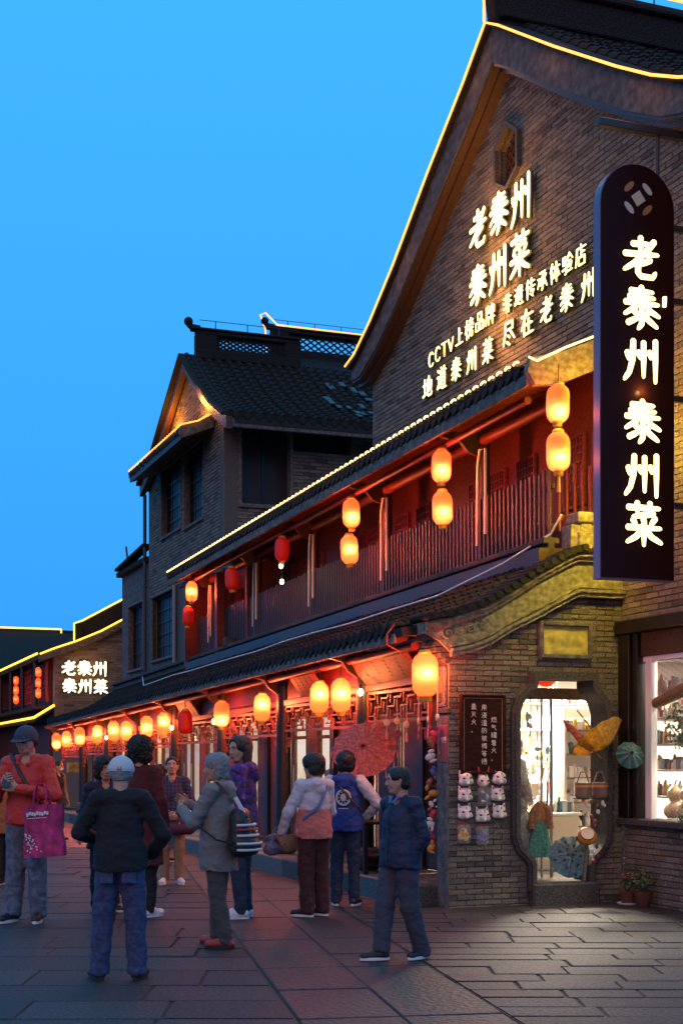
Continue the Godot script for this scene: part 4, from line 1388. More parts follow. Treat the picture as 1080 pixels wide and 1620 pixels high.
	bricks(b, xf * at(Vector3(0, 0, -0.026)), sp, [rect(V(0.42, 7.25), V(1.55, 9.0)), rect(V(1.6, 8.5), V(3.0, 9.0))], 0.28, 0.07, 0.01, 120, V(0.5, 8), 0.022, "flank_brick")
	var wm = MB.new()
	wm.span(Vector3(0.36, 7.16, -0.26), Vector3(1.6, 7.25, 0.06), 0.01); wm.span(Vector3(0.36, 7.25, -0.2), Vector3(0.42, 9.0, 0.02), 0.01); wm.span(Vector3(1.55, 7.25, -0.2), Vector3(1.61, 9.0, 0.02), 0.01)
	var wo = part("flank_window", wm, M.plaster_grey, b, xf)
	part("pane", MB.new().span(Vector3(0.4, 7.2, -0.5), Vector3(3.05, 9.05, -0.46)), M.metal_dark, wo)
	part("mullion", MB.new().span(Vector3(0.95, 7.25, -0.3), Vector3(1.0, 9.0, -0.24)), M.wood_black, wo)
	sw.free()
	# pent roof over the street windows
	var pp = [V(-0.78, 8.95), V(-0.4, 9.08), V(-0.02, 9.3)]
	var px = Transform3D(Basis(Vector3(0, 0, -1), Vector3.UP, Vector3(1, 0, 0)), Vector3.ZERO)   # x into the block, z towards the view
	tile_roof(b, pp, -22.6, -17.1, 0.22, px)
	part("pent_bed", MB.new().prism(PackedVector2Array(pp + [V(-0.02, 9.05), V(-0.76, 8.78)]), 5.4, px * at(Vector3(0, -0.03, -22.6))), M.wood_brown, b)
	part("pent_barge", MB.new().prism(PackedVector2Array([V(-0.82, 8.85), V(-0.8, 9.02), V(-0.4, 9.14), V(-0.02, 9.36), V(-0.02, 9.06), V(-0.76, 8.76)]), 0.1, px * at(Vector3(0, 0, -17.2))), M.plaster_grey, b)
	# the higher roof behind, with a lit ridge
	var r2 = thing("rear_roof_house", "higher tiled roof behind the dark corner house, its pierced ridge outlined in light", "building", FW(0, 0, 2.25))
	part("roof_slope", MB.new().prism(PackedVector2Array([V(-24, 12.9), V(-18.8, 10.0), V(-18.8, 9.8), V(-24, 12.7)]), 8.0, at(Vector3(0, 0, -11.6))), M.roof_tile, r2)
	part("roof_slope", MB.new().prism(PackedVector2Array([V(-24, 12.9), V(-29.2, 10.0), V(-29.2, 9.8), V(-24, 12.7)]), 8.0, at(Vector3(0, 0, -11.6))), M.roof_tile, r2)
	part("rear_wall", MB.new().prism(PackedVector2Array([V(-28.5, 4), V(-19.2, 4), V(-19.2, 9.9), V(-24, 12.6), V(-28.5, 9.9)]), 7.0, at(Vector3(0, 0, -11.2))), M.plaster_dark, r2)
	ridge(r2, -24.0, 12.9, -3.5, -9.0, 0.75)

# a pierced tile ridge from z0 back to z1, standing at x, y
func ridge(b: Node, x: float, y: float, z0: float, z1: float, h: float) -> void:
	var ln = z0 - z1
	var m = MB.new()
	m.span(Vector3(x - 0.14, y - 0.12, z1), Vector3(x + 0.14, y + 0.1, z0), 0.02)
	m.span(Vector3(x - 0.11, y + h - 0.16, z1), Vector3(x + 0.11, y + h - 0.06, z0), 0.02)
	m.span(Vector3(x - 0.15, y + h - 0.06, z1), Vector3(x + 0.15, y + h, z0 + 0.1), 0.02)
	m.span(Vector3(x - 0.12, y + 0.1, z0 - 0.5), Vector3(x + 0.12, y + h - 0.16, z0))
	m.span(Vector3(x - 0.12, y + 0.1, z1), Vector3(x + 0.12, y + h - 0.16, z1 + 0.4))
	var rd = part("ridge", m, M.roof_tile, b)
	part("pierced_tiles", lattice(ln - 0.95, h - 0.26, int(ln / 0.28), 2, 0.045, 2), M.roof_tile, rd, Transform3D(Basis(Vector3(0, 0, -1), Vector3.UP, Vector3(1, 0, 0)), Vector3(x, y + h / 2 - 0.03, (z0 + z1) / 2 - 0.05)))
	part("ridge_finial", MB.new().tube([Vector3(x, y + h - 0.02, z0 - 0.1), Vector3(x, y + h + 0.02, z0 + 0.1), Vector3(x, y + h + 0.06, z0 + 0.16), Vector3(x, y + h + 0.1, z0 + 0.18)], [0.1, 0.08, 0.07, 0.06], 8).ball(Vector3(x, y + h + 0.14, z0 + 0.17), Vector3(0.11, 0.11, 0.11)), M.roof_tile, rd)
	var ro = MB.new()
	for i in int(ln / 0.8):
		ro.tube([Vector3(x, y + h, z0 - 0.5 - 0.8 * i), Vector3(x, y + h + 0.22, z0 - 0.5 - 0.8 * i)], 0.012, 4)
	ro.tube([Vector3(x, y + h + 0.21, z0 - 0.1), Vector3(x, y + h + 0.21, z1)], 0.009, 4)
	part("ridge_rods", ro, M.metal_dark, rd)

func far_houses() -> void:
	var b = thing("far_brick_shop", "far brick shop with bright white lettering and yellow rope lights along its roof", "building", FS(32, 0, 0))
	var vg = [V(0.55, 4.86), V(1.0, 5.05), V(1.7, 5.3), V(2.5, 5.65), V(3.3, 6.1), V(4.4, 6.8), V(5.5, 7.4)]
	var poly = PackedVector2Array([V(1.06, 0), V(5.4, 0), V(5.4, 7.2), V(4.4, 6.65), V(3.3, 5.95), V(2.5, 5.5), V(1.7, 5.15), V(1.06, 4.9)])
	part("end_wall", MB.new().prism(poly, 0.4, at(Vector3(0, 0, -0.425))), M.mortar, b)
	bricks(b, at(Vector3(0, 0, -0.026)), PackedVector2Array([V(1.06, 2.4), V(4.0, 2.4), V(4.0, 6.3), V(3.3, 5.95), V(2.5, 5.5), V(1.7, 5.15), V(1.06, 4.9)]), [], 0.3, 0.075, 0.012, 150, V(2, 4), 0.022)
	part("verge", MB.new().prism(along(vg, -0.2, 0.04), 0.25, at(Vector3(0, 0, -0.02))), M.plaster_dark, b)
	part("roof_slope", MB.new().prism(along(vg, -0.1, 0.05), 26.0, at(Vector3(0, 0, -26.1))), M.roof_tile, b)
	part("ridge_wall", MB.new().span(Vector3(1.7, 5.3, -0.3), Vector3(1.95, 5.9, -0.06)).prism(PackedVector2Array([V(1.7, 5.35), V(5.4, 7.3), V(5.4, 7.95), V(1.7, 5.95)]), 0.2, at(Vector3(0, 0, -0.3))), M.roof_tile, b)
	# its veranda along the street
	part("upper_front", MB.new().span(Vector3(0.95, 2.9, -26), Vector3(1.05, 5.0, -0.42)), M.wood_dark, b)
	part("canopy", MB.new().prism(PackedVector2Array([V(0.4, 2.75), V(1.0, 3.15), V(1.0, 3.3), V(0.4, 2.85)]), 26.0, at(Vector3(0, 0, -26.0))), M.roof_tile, b)
	part("ground_front", MB.new().span(Vector3(0.95, 0, -26), Vector3(1.05, 2.8, -0.42)), M.wood_red, b)
	part("balcony_floor", MB.new().span(Vector3(0.5, 3.2, -26), Vector3(1.0, 3.3, -0.42)), M.wood_dark, b)
	for i in 5:
		part("red_curtain", MB.new().tube([Vector3(0.92, 4.75, -0.5 - 0.09 * i), Vector3(0.9, 4.1, -0.5 - 0.085 * i), Vector3(0.93, 3.45, -0.5 - 0.1 * i)], 0.035, 6), M.cloth_red, b)
	for i in 8:
		part("upper_post", MB.new().tube([Vector3(0.62, 3.3, -1.2 - 3.0 * i), Vector3(0.62, 4.85, -1.2 - 3.0 * i)], 0.07, 8), M.wood_dark, b)
		part("lattice_front", lattice(2.2, 1.2, 10, 6, 0.03, 0), M.wood_red, b, Transform3D(Basis(Vector3(0, 0, 1), Vector3.UP, Vector3(-1, 0, 0)), Vector3(0.93, 4.1, -2.2 - 3.0 * i)))
	var d = thing("far_dark_house", "low dark tiled house at the far left end of the street under a lit ridge", "building", FS(48, 0, 0))
	part("roof_slope", MB.new().prism(PackedVector2Array([V(0, 5.0), V(5.6, 7.25), V(5.6, 7.05), V(0, 4.8)]), 14.0, Transform3D(Basis(Vector3(0, 0, -1), Vector3.UP, Vector3(1, 0, 0)), Vector3(-6, 0, 3.6))), M.roof_tile, d)
	part("wall", MB.new().span(Vector3(-8, 0, -2.4), Vector3(9, 6.4, -2.0)), M.plaster_dark, d)
	part("ridge_wall", MB.new().span(Vector3(-6, 7.0, -2.15), Vector3(8, 7.32, -1.9)), M.roof_tile, d)
	part("pierced_tiles", lattice(10.0, 0.3, 34, 1, 0.05, 2), M.roof_tile_pale, d, at(Vector3(-1.0, 7.12, -1.86)))

# ---------------------------------------------------------------- lanterns, lights, signs, goods
const ORD = ["first", "second", "third", "fourth", "fifth", "sixth", "seventh", "eighth", "ninth", "tenth", "eleventh", "twelfth", "thirteenth", "fourteenth", "fifteenth"]
var LM = {}

func lantern(p: Vector3, label: String, group: String, lit: bool, e: float, low: float, cord: float, tassel: bool, k = 1.0, col = Color(1, 0.43, 0.24)) -> void:
	if LM.is_empty():
		var pr = []
		for i in 17:
			var f = -1.0 + i / 8.0
			var rr = 0.125 * pow(1.0 - pow(absf(f), 4.5), 0.45)
			pr.append(V(maxf(rr, 0.055), f * 0.205))
		LM.shell = MB.new().lathe(pr, 40, Vector3.ZERO, Basis(), 0.055).mesh()
		LM.cap = MB.new().lathe([V(0.0, 0.19), V(0.062, 0.19), V(0.064, 0.215), V(0.05, 0.235), V(0, 0.24)], 16).mesh()
		LM.foot = MB.new().lathe([V(0.0, -0.255), V(0.04, -0.255), V(0.05, -0.25), V(0.052, -0.205), V(0.062, -0.19), V(0, -0.185)], 16).mesh()
		var t = MB.new()
		for i in 12:
			var a = TAU * i / 12
			t.tube([Vector3(cos(a) * 0.012, -0.26, sin(a) * 0.012), Vector3(cos(a) * 0.02, -0.42, sin(a) * 0.02)], 0.0035, 4)
		LM.tassel = t.mesh()
	var tl = fposmod(p.x * 37.7 + p.y * 11.3, 1.0)
	k *= 0.96 + 0.07 * tl
	var o = thing("red_lantern", label, "lantern", Transform3D((BF.basis * Basis(Vector3(0, 0, 1), (tl - 0.5) * 0.1) * Basis(Vector3.UP, tl * 6.0)).scaled(Vector3(k, k, k)), p), group)
	low += (tl - 0.5) * 0.05
	part("lantern_shell", LM.shell, M.lantern_skin if lit else M.lantern_skin_dark, o)
	part("lantern_cap", LM.cap, M.gold_cloth, o)
	part("lantern_foot", LM.foot, M.gold_cloth, o)
	if tassel:
		part("tassel", LM.tassel, M.gold_cloth, o)
	if cord > 0:
		part("cord", MB.new().tube([Vector3(0, 0.23, 0), Vector3(0, 0.23 + cord, 0)], 0.006, 5), M.metal_dark, o)
	if lit:
		omni(o, Basis(Vector3.UP, -tl * 6.0) * Vector3(-0.02, low, 0.08), col, e, 0.03)

func lanterns() -> void:
	var pos = [[-0.04, 2.49], [2.53, 2.42], [3.32, 2.44], [5.79, 2.44], [7.95, 2.45], [10.3, 2.42], [11.91, 2.45], [13.33, 2.45], [15.21, 2.44], [16.52, 2.48], [18.38, 2.48], [20.65, 2.51], [22.55, 2.49], [24.1, 2.49]]
	for i in pos.size():
		var lit = i != 5
		var lb = "glowing orange lantern under the lower canopy, %s along from the carved pillar" % ORD[i]
		if i == 0:
			lb = "large glowing lantern hanging against the carved panel of the corner pillar"
		elif i == 5:
			lb = "unlit dark red lantern among the glowing ones under the lower canopy"
		elif i == 13:
			lb = "last glowing lantern at the far end of the lower canopy"
		var y = pos[i][1]
		var low = [0.0, 0.02, 0.06, 0.06, -0.09, 0, 0.05, 0.0, 0.03, 0.0, 0.05, -0.08, 0.0, -0.08][i]
		lantern(LT(pos[i][0], y, -0.15), lb, "lanterns under the lower canopy", lit, 1.15 if i else 1.2, low, 0.2, false, 1.12 if i == 0 else 1.0)
	pos = [[-0.71, 5.33, -0.09, true], [-0.71, 4.82, -0.08, true], [2.24, 5.29, -0.06, true], [2.22, 4.76, -0.07, true], [5.4, 5.27, -0.08, true], [5.48, 4.75, -0.03, true], [8.64, 5.25, 0, false], [14.65, 5.31, 0, true], [14.95, 4.83, 0, false], [11.66, 5.17, 0, false]]
	var who = ["upper lantern of the pair beside the tall black sign", "lower lantern of the pair beside the tall black sign, with a tassel", "upper glowing lantern of the middle pair over the balcony", "lower glowing lantern of the middle pair over the balcony", "upper glowing lantern of the third pair along the balcony", "lower bright lantern of the third pair along the balcony", "single unlit red lantern under the upper eave above two bare bulbs", "bright lantern at the far end of the balcony", "unlit red lantern hanging tilted below the bright one at the balcony's far end", "unlit red lantern before the red screen of the balcony"]
	for i in pos.size():
		var q = pos[i]
		var up = i in [0, 2, 4, 6, 7, 9]
		lantern(LT(q[0], q[1], 1.1), who[i], "lanterns of the balcony", q[3], 0.95, q[2], 0.2 if up else 0.06, i == 1, 1.0)
	for i in 6:
		var k = i % 3
		var j = i / 3
		lantern(L(31.75 + 5.2 * j, 4.33 - 0.33 * k, 0.5), "small round lantern on the far brick shop, %s of the %s string" % [["top", "middle", "bottom"][k], ["nearer", "farther"][j]], "small lanterns of the far shop", true, 0.12, 0.0, 0.0, false, 0.72, Color(1, 0.42, 0.25))
	# bare bulbs
	var bl = [[8.7, 4.98, 1.1, "upper of two bare bulbs hanging by the balcony"], [8.66, 4.71, 1.1, "lower of two bare bulbs hanging by the balcony"], [2.12, 2.44, -0.05, "bare bulb beside the second pair of lanterns, on the column with the parasol"], [8.6, 2.36, -0.1, "bare bulb left of the fifth lantern under the canopy"], [11.5, 2.37, -0.1, "bare bulb right of the lantern next to the unlit one"], [17.6, 2.38, -0.1, "bare bulb at the far group of lanterns"]]
	for q in bl:
		var o = thing("bare_bulb", q[3], "light bulb", at(LT(q[0], q[1], q[2])), "bare bulbs")
		part("bulb_glass", MB.new().ball(Vector3.ZERO, Vector3(0.035, 0.045, 0.035)), M.bulb, o)
		part("socket", MB.new().tube([Vector3(0, 0.04, 0), Vector3(0, 0.1, 0)], 0.02, 8), M.metal_dark, o)
		part("wire", MB.new().tube([Vector3(0, 0.1, 0), Vector3(0, 0.45, 0)], 0.004, 4), M.metal_dark, o)
		omni(o, Vector3.ZERO, Color(1, 0.66, 0.35), 0.28, 0.04)

func ropes() -> void:
	var gx = FW(0, 0, 2.25)
	var vg = [V(-7.9, 7.97), V(-7.5, 8.06), V(-6.8, 8.4), V(-5.86, 8.97), V(-4.59, 9.86), V(-3.41, 10.62), V(-2.75, 11.1), V(-2.4, 10.9), V(-0.95, 9.95), V(0.44, 9.08), V(1.12, 8.68), V(1.6, 8.44), V(2.4, 8.1)]
	var a = []
	for p in vg:
		a.append(Vector3(p.x, p.y + 0.04, 0.345))
	var o = rope("warm rope light along the pointed gable and the ridge of the tall restaurant", [a, [Vector3(-2.75, 11.15, 0.36), Vector3(-2.75, 11.7, 0.36), Vector3(-2.72, 12.05, 0.42)], [Vector3(-2.7, 12.05, 0.4), Vector3(-2.6, 11.88, 0.1), Vector3(-2.6, 11.85, -8.0)]], M.led, gx, 0.016)
	for i in [3, 5, 8, 10]:
		omni(o, Vector3(vg[i].x, vg[i].y + 0.25, 0.5), Color(1, 0.6, 0.2), 0.25, 0.2)
	o = rope("white rope light looping over the tile ends of the upper canopy", [scallop(V(0.875, 5.845), -15.9, 0.42, 0.2, 0.045), [Vector3(0.86, 5.86, 0.52), Vector3(0.95, 5.82, 0.54), Vector3(1.3, 6.0, 0.54), Vector3(1.8, 6.22, 0.54), Vector3(2.22, 6.47, 0.54)]], M.led_white, BT, 0.013)
	omni(o, Vector3(1.5, 5.6, 0.9), Color(1, 0.78, 0.12), 0.8, 0.25)
	for i in 4:
		omni(o, Vector3(0.8, 6.15, -2 - 4 * i), Color(1, 0.62, 0.25), 0.12, 0.25)
	var mx = FW(0, 0, 2.25) * Transform3D(Basis(Vector3(0, 0, -1), Vector3.UP, Vector3(1, 0, 0)), Vector3.ZERO)
	o = rope("rope light along the pent roof of the dark corner house", [scallop(V(-0.8, 9.0), -22.6, -17.1, 0.22, 0.05), [Vector3(-0.82, 9.04, -17.06), Vector3(-0.4, 9.16, -17.06), Vector3(-0.02, 9.4, -17.06)]], M.led, mx, 0.016)
	omni(o, Vector3(-0.3, 9.75, -17.6), Color(1, 0.58, 0.17), 4.0, 0.2)
	omni(o, Vector3(-0.35, 9.8, -20.5), Color(1, 0.58, 0.17), 2.4, 0.2)
	o = rope("rope light outlining the ridge end of the highest roof behind", [[Vector3(-24, 12.85, -3.35), Vector3(-24, 13.55, -3.35), Vector3(-24, 13.95, -3.2), Vector3(-24, 14.02, -3.35), Vector3(-24, 13.72, -3.7), Vector3(-24, 13.68, -9.0)]], M.led, FW(0, 0, 2.25), 0.022)
	var fx = FS(32, 0, 0)
	o = rope("yellow rope light along the verge and eave of the far brick shop", [[Vector3(0.55, 4.92, 0.28), Vector3(1.0, 5.11, 0.28), Vector3(1.7, 5.36, 0.28), Vector3(2.5, 5.71, 0.28), Vector3(3.3, 6.16, 0.28)], scallop(V(0.5, 4.9), -26.0, 0.2, 0.3, 0.06)], M.led_yellow, fx, 0.028)
	rope("yellow rope light outlining the sloping ridge wall of the far brick shop", [[Vector3(1.68, 5.4, -0.02), Vector3(1.68, 5.95, -0.02), Vector3(1.95, 6.05, -0.02), Vector3(3.6, 6.98, -0.02)]], M.led_yellow, fx, 0.028)
	rope("yellow rope light along the low canopy at the left end of the street", [[Vector3(0.36, 2.9, -26.0), Vector3(0.36, 2.9, 0.3)], [Vector3(0.36, 2.9, 0.3), Vector3(1.0, 3.3, 0.3)]], M.led_yellow, fx, 0.04)
	rope("yellow rope light on the ridge of the dark far house", [[Vector3(-6, 7.36, -1.86), Vector3(4.2, 7.36, -1.86)], [Vector3(4.2, 6.5, -1.86), Vector3(4.2, 7.36, -1.86)]], M.led_yellow, FS(48, 0, 0), 0.035)

func row_of(nm: String, label: String, xf: Transform3D, chars: Array, th: float, dp: float, mat: Material, lampe: float) -> Node3D:
	var o = thing(nm, label, "sign", xf)
	var xs = 0.0
	for c in chars:
		var p = part("character", glyph(c[0], c[3], th, 0.012), mat, o, at(Vector3(c[1], c[2], 0.075)))
		part("return", glyph(c[0], c[3], th * 1.3, 0.03), M.metal_dark, p, at(Vector3(0.0, 0.0, -0.035)))
		xs += c[1]
	if lampe > 0:
		omni(o, Vector3(xs / chars.size(), chars[0][2], 0.5), Color(1, 0.66, 0.34), lampe, 0.3)
	return o

func signs() -> void:
	var gx = FW(0, 0, 2.25)
	row_of("wall_lettering", "top row of large glowing characters high on the gable, reading 老泰州", gx, [["老", -3.51, 8.76, 0.56], ["泰", -2.89, 8.75, 0.57], ["州", -2.27, 8.70, 0.60]], 0.039, 0.12, M.letter, 1.3)
	row_of("wall_lettering", "second row of large glowing characters on the gable, reading 泰州菜", gx, [["泰", -3.51, 8.0, 0.56], ["州", -2.91, 8.02, 0.57], ["菜", -2.3, 8.03, 0.58]], 0.039, 0.12, M.letter, 1.3)
	var r3 = [["C", -5.06, 7.4, 0.24], ["C", -4.83, 7.42, 0.24], ["T", -4.6, 7.43, 0.24], ["V", -4.38, 7.44, 0.22], ["上", -4.1, 7.48, 0.27], ["榜", -3.78, 7.49, 0.29], ["品", -3.46, 7.5, 0.27], ["牌", -3.14, 7.5, 0.29]]
	var i = 0
	for ch in ["非", "遗", "传", "承", "体", "验", "店"]:
		r3.append([ch, -2.64 + 0.312 * i, 7.5, 0.265])
		i += 1
	row_of("wall_lettering", "third row on the gable, small glowing letters starting with CCTV", gx, r3, 0.0125, 0.09, M.letter, 1.1)
	var r4 = []
	i = 0
	for ch in ["地", "道", "泰", "州", "菜"]:
		r4.append([ch, -5.19 + 0.495 * i, 7.04, 0.34])
		i += 1
	i = 0
	for ch in ["尽", "在", "老", "泰", "州", "菜"]:
		r4.append([ch, -2.6 + 0.5 * i, 7.1, 0.35])
		i += 1
	row_of("wall_lettering", "lowest row of glowing characters on the gable, just above the upper canopy", gx, r4, 0.0195, 0.1, M.letter, 1.1)
	var fr = []
	i = 0
	for ch in ["老", "泰", "州"]:
		fr.append([ch, 1.5 + 0.5 * i, 4.5, 0.5])
		i += 1
	i = 0
	for ch in ["泰", "州", "菜"]:
		fr.append([ch, 1.52 + 0.5 * i, 3.93, 0.48])
		i += 1
	row_of("wall_lettering", "bright white lettering in two rows on the far brick shop", FS(32, 0, 0), fr, 0.042, 0.12, M.letter_cool, 0.6)
	# the tall hanging sign
	var o = thing("hanging_sign", "tall dark round-topped sign with six glowing characters hanging before the gable", "sign", FS(-1.42, 0, 0))
	var po = PackedVector2Array([V(1.13, 3.41), V(2.0, 3.41)])
	for k in 17:
		var an = PI * k / 16
		po.append(V(1.565 + 0.435 * cos(an), 7.19 + 0.435 * sin(an)))
	var face = Geometry2D.offset_polygon(po, -0.012, Geometry2D.JOIN_MITER)[0]
	part("sign_case", MB.new().prism(po, 0.125, at(Vector3(0, 0, -0.13))), M.sign_side, o)
	part("sign_face", MB.new().prism(face, 0.012, at(Vector3(0, 0, -0.004))), M.sign_brown, o)
	i = 0
	for q in [["老", 6.66], ["泰", 6.15], ["州", 5.63], ["泰", 5.0], ["州", 4.47], ["菜", 3.98]]:
		var c = part("character", glyph(q[0], 0.46, 0.035, 0.018), M.letter, o, at(Vector3(1.585 + 0.006 * i, q[1], 0.03)))
		part("return", glyph(q[0], 0.46, 0.04, 0.02), M.metal_dark, c, at(Vector3(0, 0, -0.012)))
		i += 1
	part("small_mark", MB.new().tube([Vector3(1.86, 6.2, 0.03), Vector3(1.865, 6.3, 0.03)], 0.022, 8), M.letter_cool, o)
	# coin shaped emblem, cut through: a square in the middle and four petals
	for k in 5:
		var sh = PackedVector2Array()
		if k == 4:
			sh = PackedVector2Array([V(-0.06, -0.06), V(0.06, -0.06), V(0.06, 0.06), V(-0.06, 0.06)])
		else:
			for j in 12:
				var an = TAU * j / 12
				sh.append(V(cos(an) * 0.075, 0.15 + sin(an) * 0.032))
		var rot = PI / 4 + PI / 2 * k
		part("emblem_cutout", MB.new().prism(sh, 0.004, Transform3D(Basis(Vector3(0, 0, 1), rot if k < 4 else 0.65), Vector3(1.565, 7.27, 0.009))), [M.gold_line, M.ink_white, M.gold_line, M.ink_white, M.cream][k], o)
	var br = MB.new()
	for y in [4.2, 5.3, 6.3, 7.05]:
		br.span(Vector3(2.0, y - 0.03, -0.1), Vector3(2.26, y + 0.03, -0.04), 0.005)
	br.span(Vector3(1.15, 7.98, -0.12), Vector3(2.26, 8.06, -0.04), 0.006)
	br.tube([Vector3(1.85, 8.0, -0.08), Vector3(1.85, 7.3, -0.08)], 0.02, 6)
	part("bracket", br, M.metal_dark, o)
	omni(o, Vector3(1.6, 5.32, 0.07), Color(1, 0.8, 0.45), 0.05, 0.02)
	# a small floodlight behind the sign, turned to the shop wall
	var fl = thing("flood_lamp", "small yellow floodlight fixed behind the tall hanging sign", "lamp", FS(-1.2, 4.75, 1.72))
	part("lamp_head", MB.new().span(Vector3(-0.09, -0.06, -0.06), Vector3(0.09, 0.06, 0.0), 0.01), M.metal_dark, fl)
	part("lamp_glass", MB.new().span(Vector3(-0.08, -0.05, -0.07), Vector3(0.08, 0.05, -0.061)), M.led_yellow, fl)
	part("arm", MB.new().tube([Vector3(0, 0.05, -0.02), Vector3(0.1, 0.25, 0.0)], 0.012, 6), M.metal_dark, fl)
	var sp = SpotLight3D.new()
	sp.name = "glow"
	sp.light_color = Color(1, 0.88, 0.20)
	sp.light_energy = 5.0
	sp.light_size = 0.06
	sp.spot_range = 30.0
	sp.spot_attenuation = 2.0
	sp.spot_angle = 48.0
	sp.spot_angle_attenuation = 0.9
	sp.shadow_enabled = true
	fl.add_child(sp)
	sp.transform = Transform3D(Basis(), Vector3(0, 0, -0.12)).looking_at(Vector3(-0.25, -0.95, -1.2), Vector3.UP)
	omni(fl, Vector3(0, 0.1, -0.12), Color(1, 0.9, 0.22), 0.9, 0.05)
	# fire notice on the side wall
	o = thing("notice_board", "dark wooden notice board with three columns of white characters and a gold line", "sign", FS(0, 0, 0))
	part("board", MB.new().span(Vector3(0.255, 1.44, -0.006), Vector3(0.775, 2.28, 0.03), 0.008), M.board_maroon, o)
	var fm = MB.new()
	for q in [[0.245, 1.43, 0.275, 2.29], [0.755, 1.43, 0.785, 2.29], [0.275, 2.262, 0.755, 2.29], [0.275, 1.43, 0.755, 1.458]]:
		fm.span(Vector3(q[0], q[1], -0.004), Vector3(q[2], q[3], 0.045), 0.006)
	part("frame", fm, M.board_maroon, o)
	var ln = MB.new()
	for q in [[0.285, 1.47, 0.290, 2.252], [0.74, 1.47, 0.745, 2.252], [0.29, 2.247, 0.74, 2.252]]:
		ln.span(Vector3(q[0], q[1], 0.028), Vector3(q[2], q[3], 0.033))
	part("gold_line", ln, M.gold_line, o)
	for col in [[0.64, 2.02, "燃气罐着火，"], [0.525, 2.15, "用浸湿的被褥等捂"], [0.40, 2.16, "盖灭火。"]]:
		var y = col[1]
		for ch in col[2]:
			part("character", glyph(ch, 0.066, 0.0042, 0.003), M.ink_white, o, at(Vector3(col[0], y, 0.032)))
			y -= 0.083
	# the red plate on the pillar
	o = thing("number_plate", "small red plate with a telephone mark and the number 119 on the pillar", "sign", FW(0.135, 1.76, 0.112))
	part("plate", MB.new().span(Vector3(-0.12, -0.2, -0.002), Vector3(0.12, 0.2, 0.008), 0.004), M.plate_red, o)
	i = 0
	for ch in "119":
		part("digit", glyph(ch, 0.07, 0.007, 0.003), M.white_paint, o, at(Vector3(0.0 + 0.042 * i, 0.04, 0.011)))
		i += 1
	part("telephone_mark", MB.new().tube([Vector3(-0.05, 0.04, 0.012), Vector3(-0.08, 0.0, 0.012), Vector3(-0.075, -0.08, 0.012), Vector3(-0.03, -0.12, 0.012)], [0.014, 0.007, 0.007, 0.014], 6), M.gold_line, o)
	# lacquer boards hung tilted under the canopy
	var tb = [[1.45, 1.75, "broad tilted board with brush strokes above the first bay"], [4.2, 1.0, "tilted red board above the second bay, behind two lanterns"], [10.7, 1.1, "tilted board beside the unlit lantern far along the canopy"]]
	for q in tb:
		o = thing("inscribed_board", q[2], "board", Transform3D(Basis(-D_, Vector3.UP, -E_) * Basis(Vector3(1, 0, 0), 0.6), LT(q[0], 2.66, 0.0)), "boards under the canopy")
		part("board", MB.new().span(Vector3(-q[1] / 2, -0.2, -0.015), Vector3(q[1] / 2, 0.2, 0.015), 0.008), M.board_red, o)
		for k in 4:
			var sg = MB.new()
			var cx = -q[1] * 0.32 + k * q[1] * 0.2
			for j in 5:
				var y = 0.12 - j * 0.05
				sg.tube([Vector3(cx - 0.03 - 0.01 * ((j * 7 + k) % 3), y, 0.016), Vector3(cx + 0.01, y + 0.012, 0.016), Vector3(cx + 0.05 - 0.012 * ((j + k) % 4), y - 0.012, 0.016)], [0.006, 0.009, 0.004], 5, true, 0.3, Vector3(0, 0, 1))
			part("brush_strokes", sg, M.ink_black, o)

func parasol(nm: String, label: String, xf: Transform3D, r: float, h: float, mat: Material, ribs: int, tass = false) -> Node3D:
	var o = thing(nm, label, "parasol", xf)
	var rows = []
	for i in 6:
		var f = i / 5.0
		var ring = []
		for k in ribs * 4 + 1:
			var a = TAU * k / (ribs * 4)
			var sag = (1.0 - 0.05 * f * absf(sin(a * ribs / 2.0)))
			ring.append(Vector3(cos(a) * r * f * sag, h * (1.0 - pow(f, 1.25)) - 0.02 * f * absf(sin(a * ribs / 2.0)), sin(a) * r * f * sag))
		rows.append(ring)
	part("canopy", MB.new().sheet(rows), mat, o)
	var rb = MB.new()
	for k in ribs:
		var a = TAU * k / ribs
		rb.tube([Vector3(cos(a) * 0.02, h - 0.012, sin(a) * 0.02), Vector3(cos(a) * r * 0.5, h * 0.57, sin(a) * r * 0.5), Vector3(cos(a) * r, -0.012, sin(a) * r)], 0.005, 4)
		rb.tube([Vector3(0, h - 0.22, 0), Vector3(cos(a) * r * 0.5, h * 0.57 - 0.01, sin(a) * r * 0.5)], 0.004, 4)
	part("ribs", rb, M.wood_warm, o)
	part("handle", MB.new().tube([Vector3(0, h, 0), Vector3(0, h - 0.55, 0)], 0.009, 6), M.wood_warm, o)
	part("finial", MB.new().ball(Vector3(0, h + 0.01, 0), Vector3(0.018, 0.022, 0.018)), M.wood_dark, o)
	if tass:
		for k in ribs:
			var a = TAU * k / ribs
			part("tassel", MB.new().tube([Vector3(cos(a) * r, -0.01, sin(a) * r), Vector3(cos(a) * r, -0.01, sin(a) * r) + xf.basis.inverse() * Vector3(0, -0.05, 0), Vector3(cos(a) * r, -0.01, sin(a) * r) + xf.basis.inverse() * Vector3(0, -0.1, 0)], [0.002, 0.008, 0.005], 5), M.tassel_pink, o)
	return o

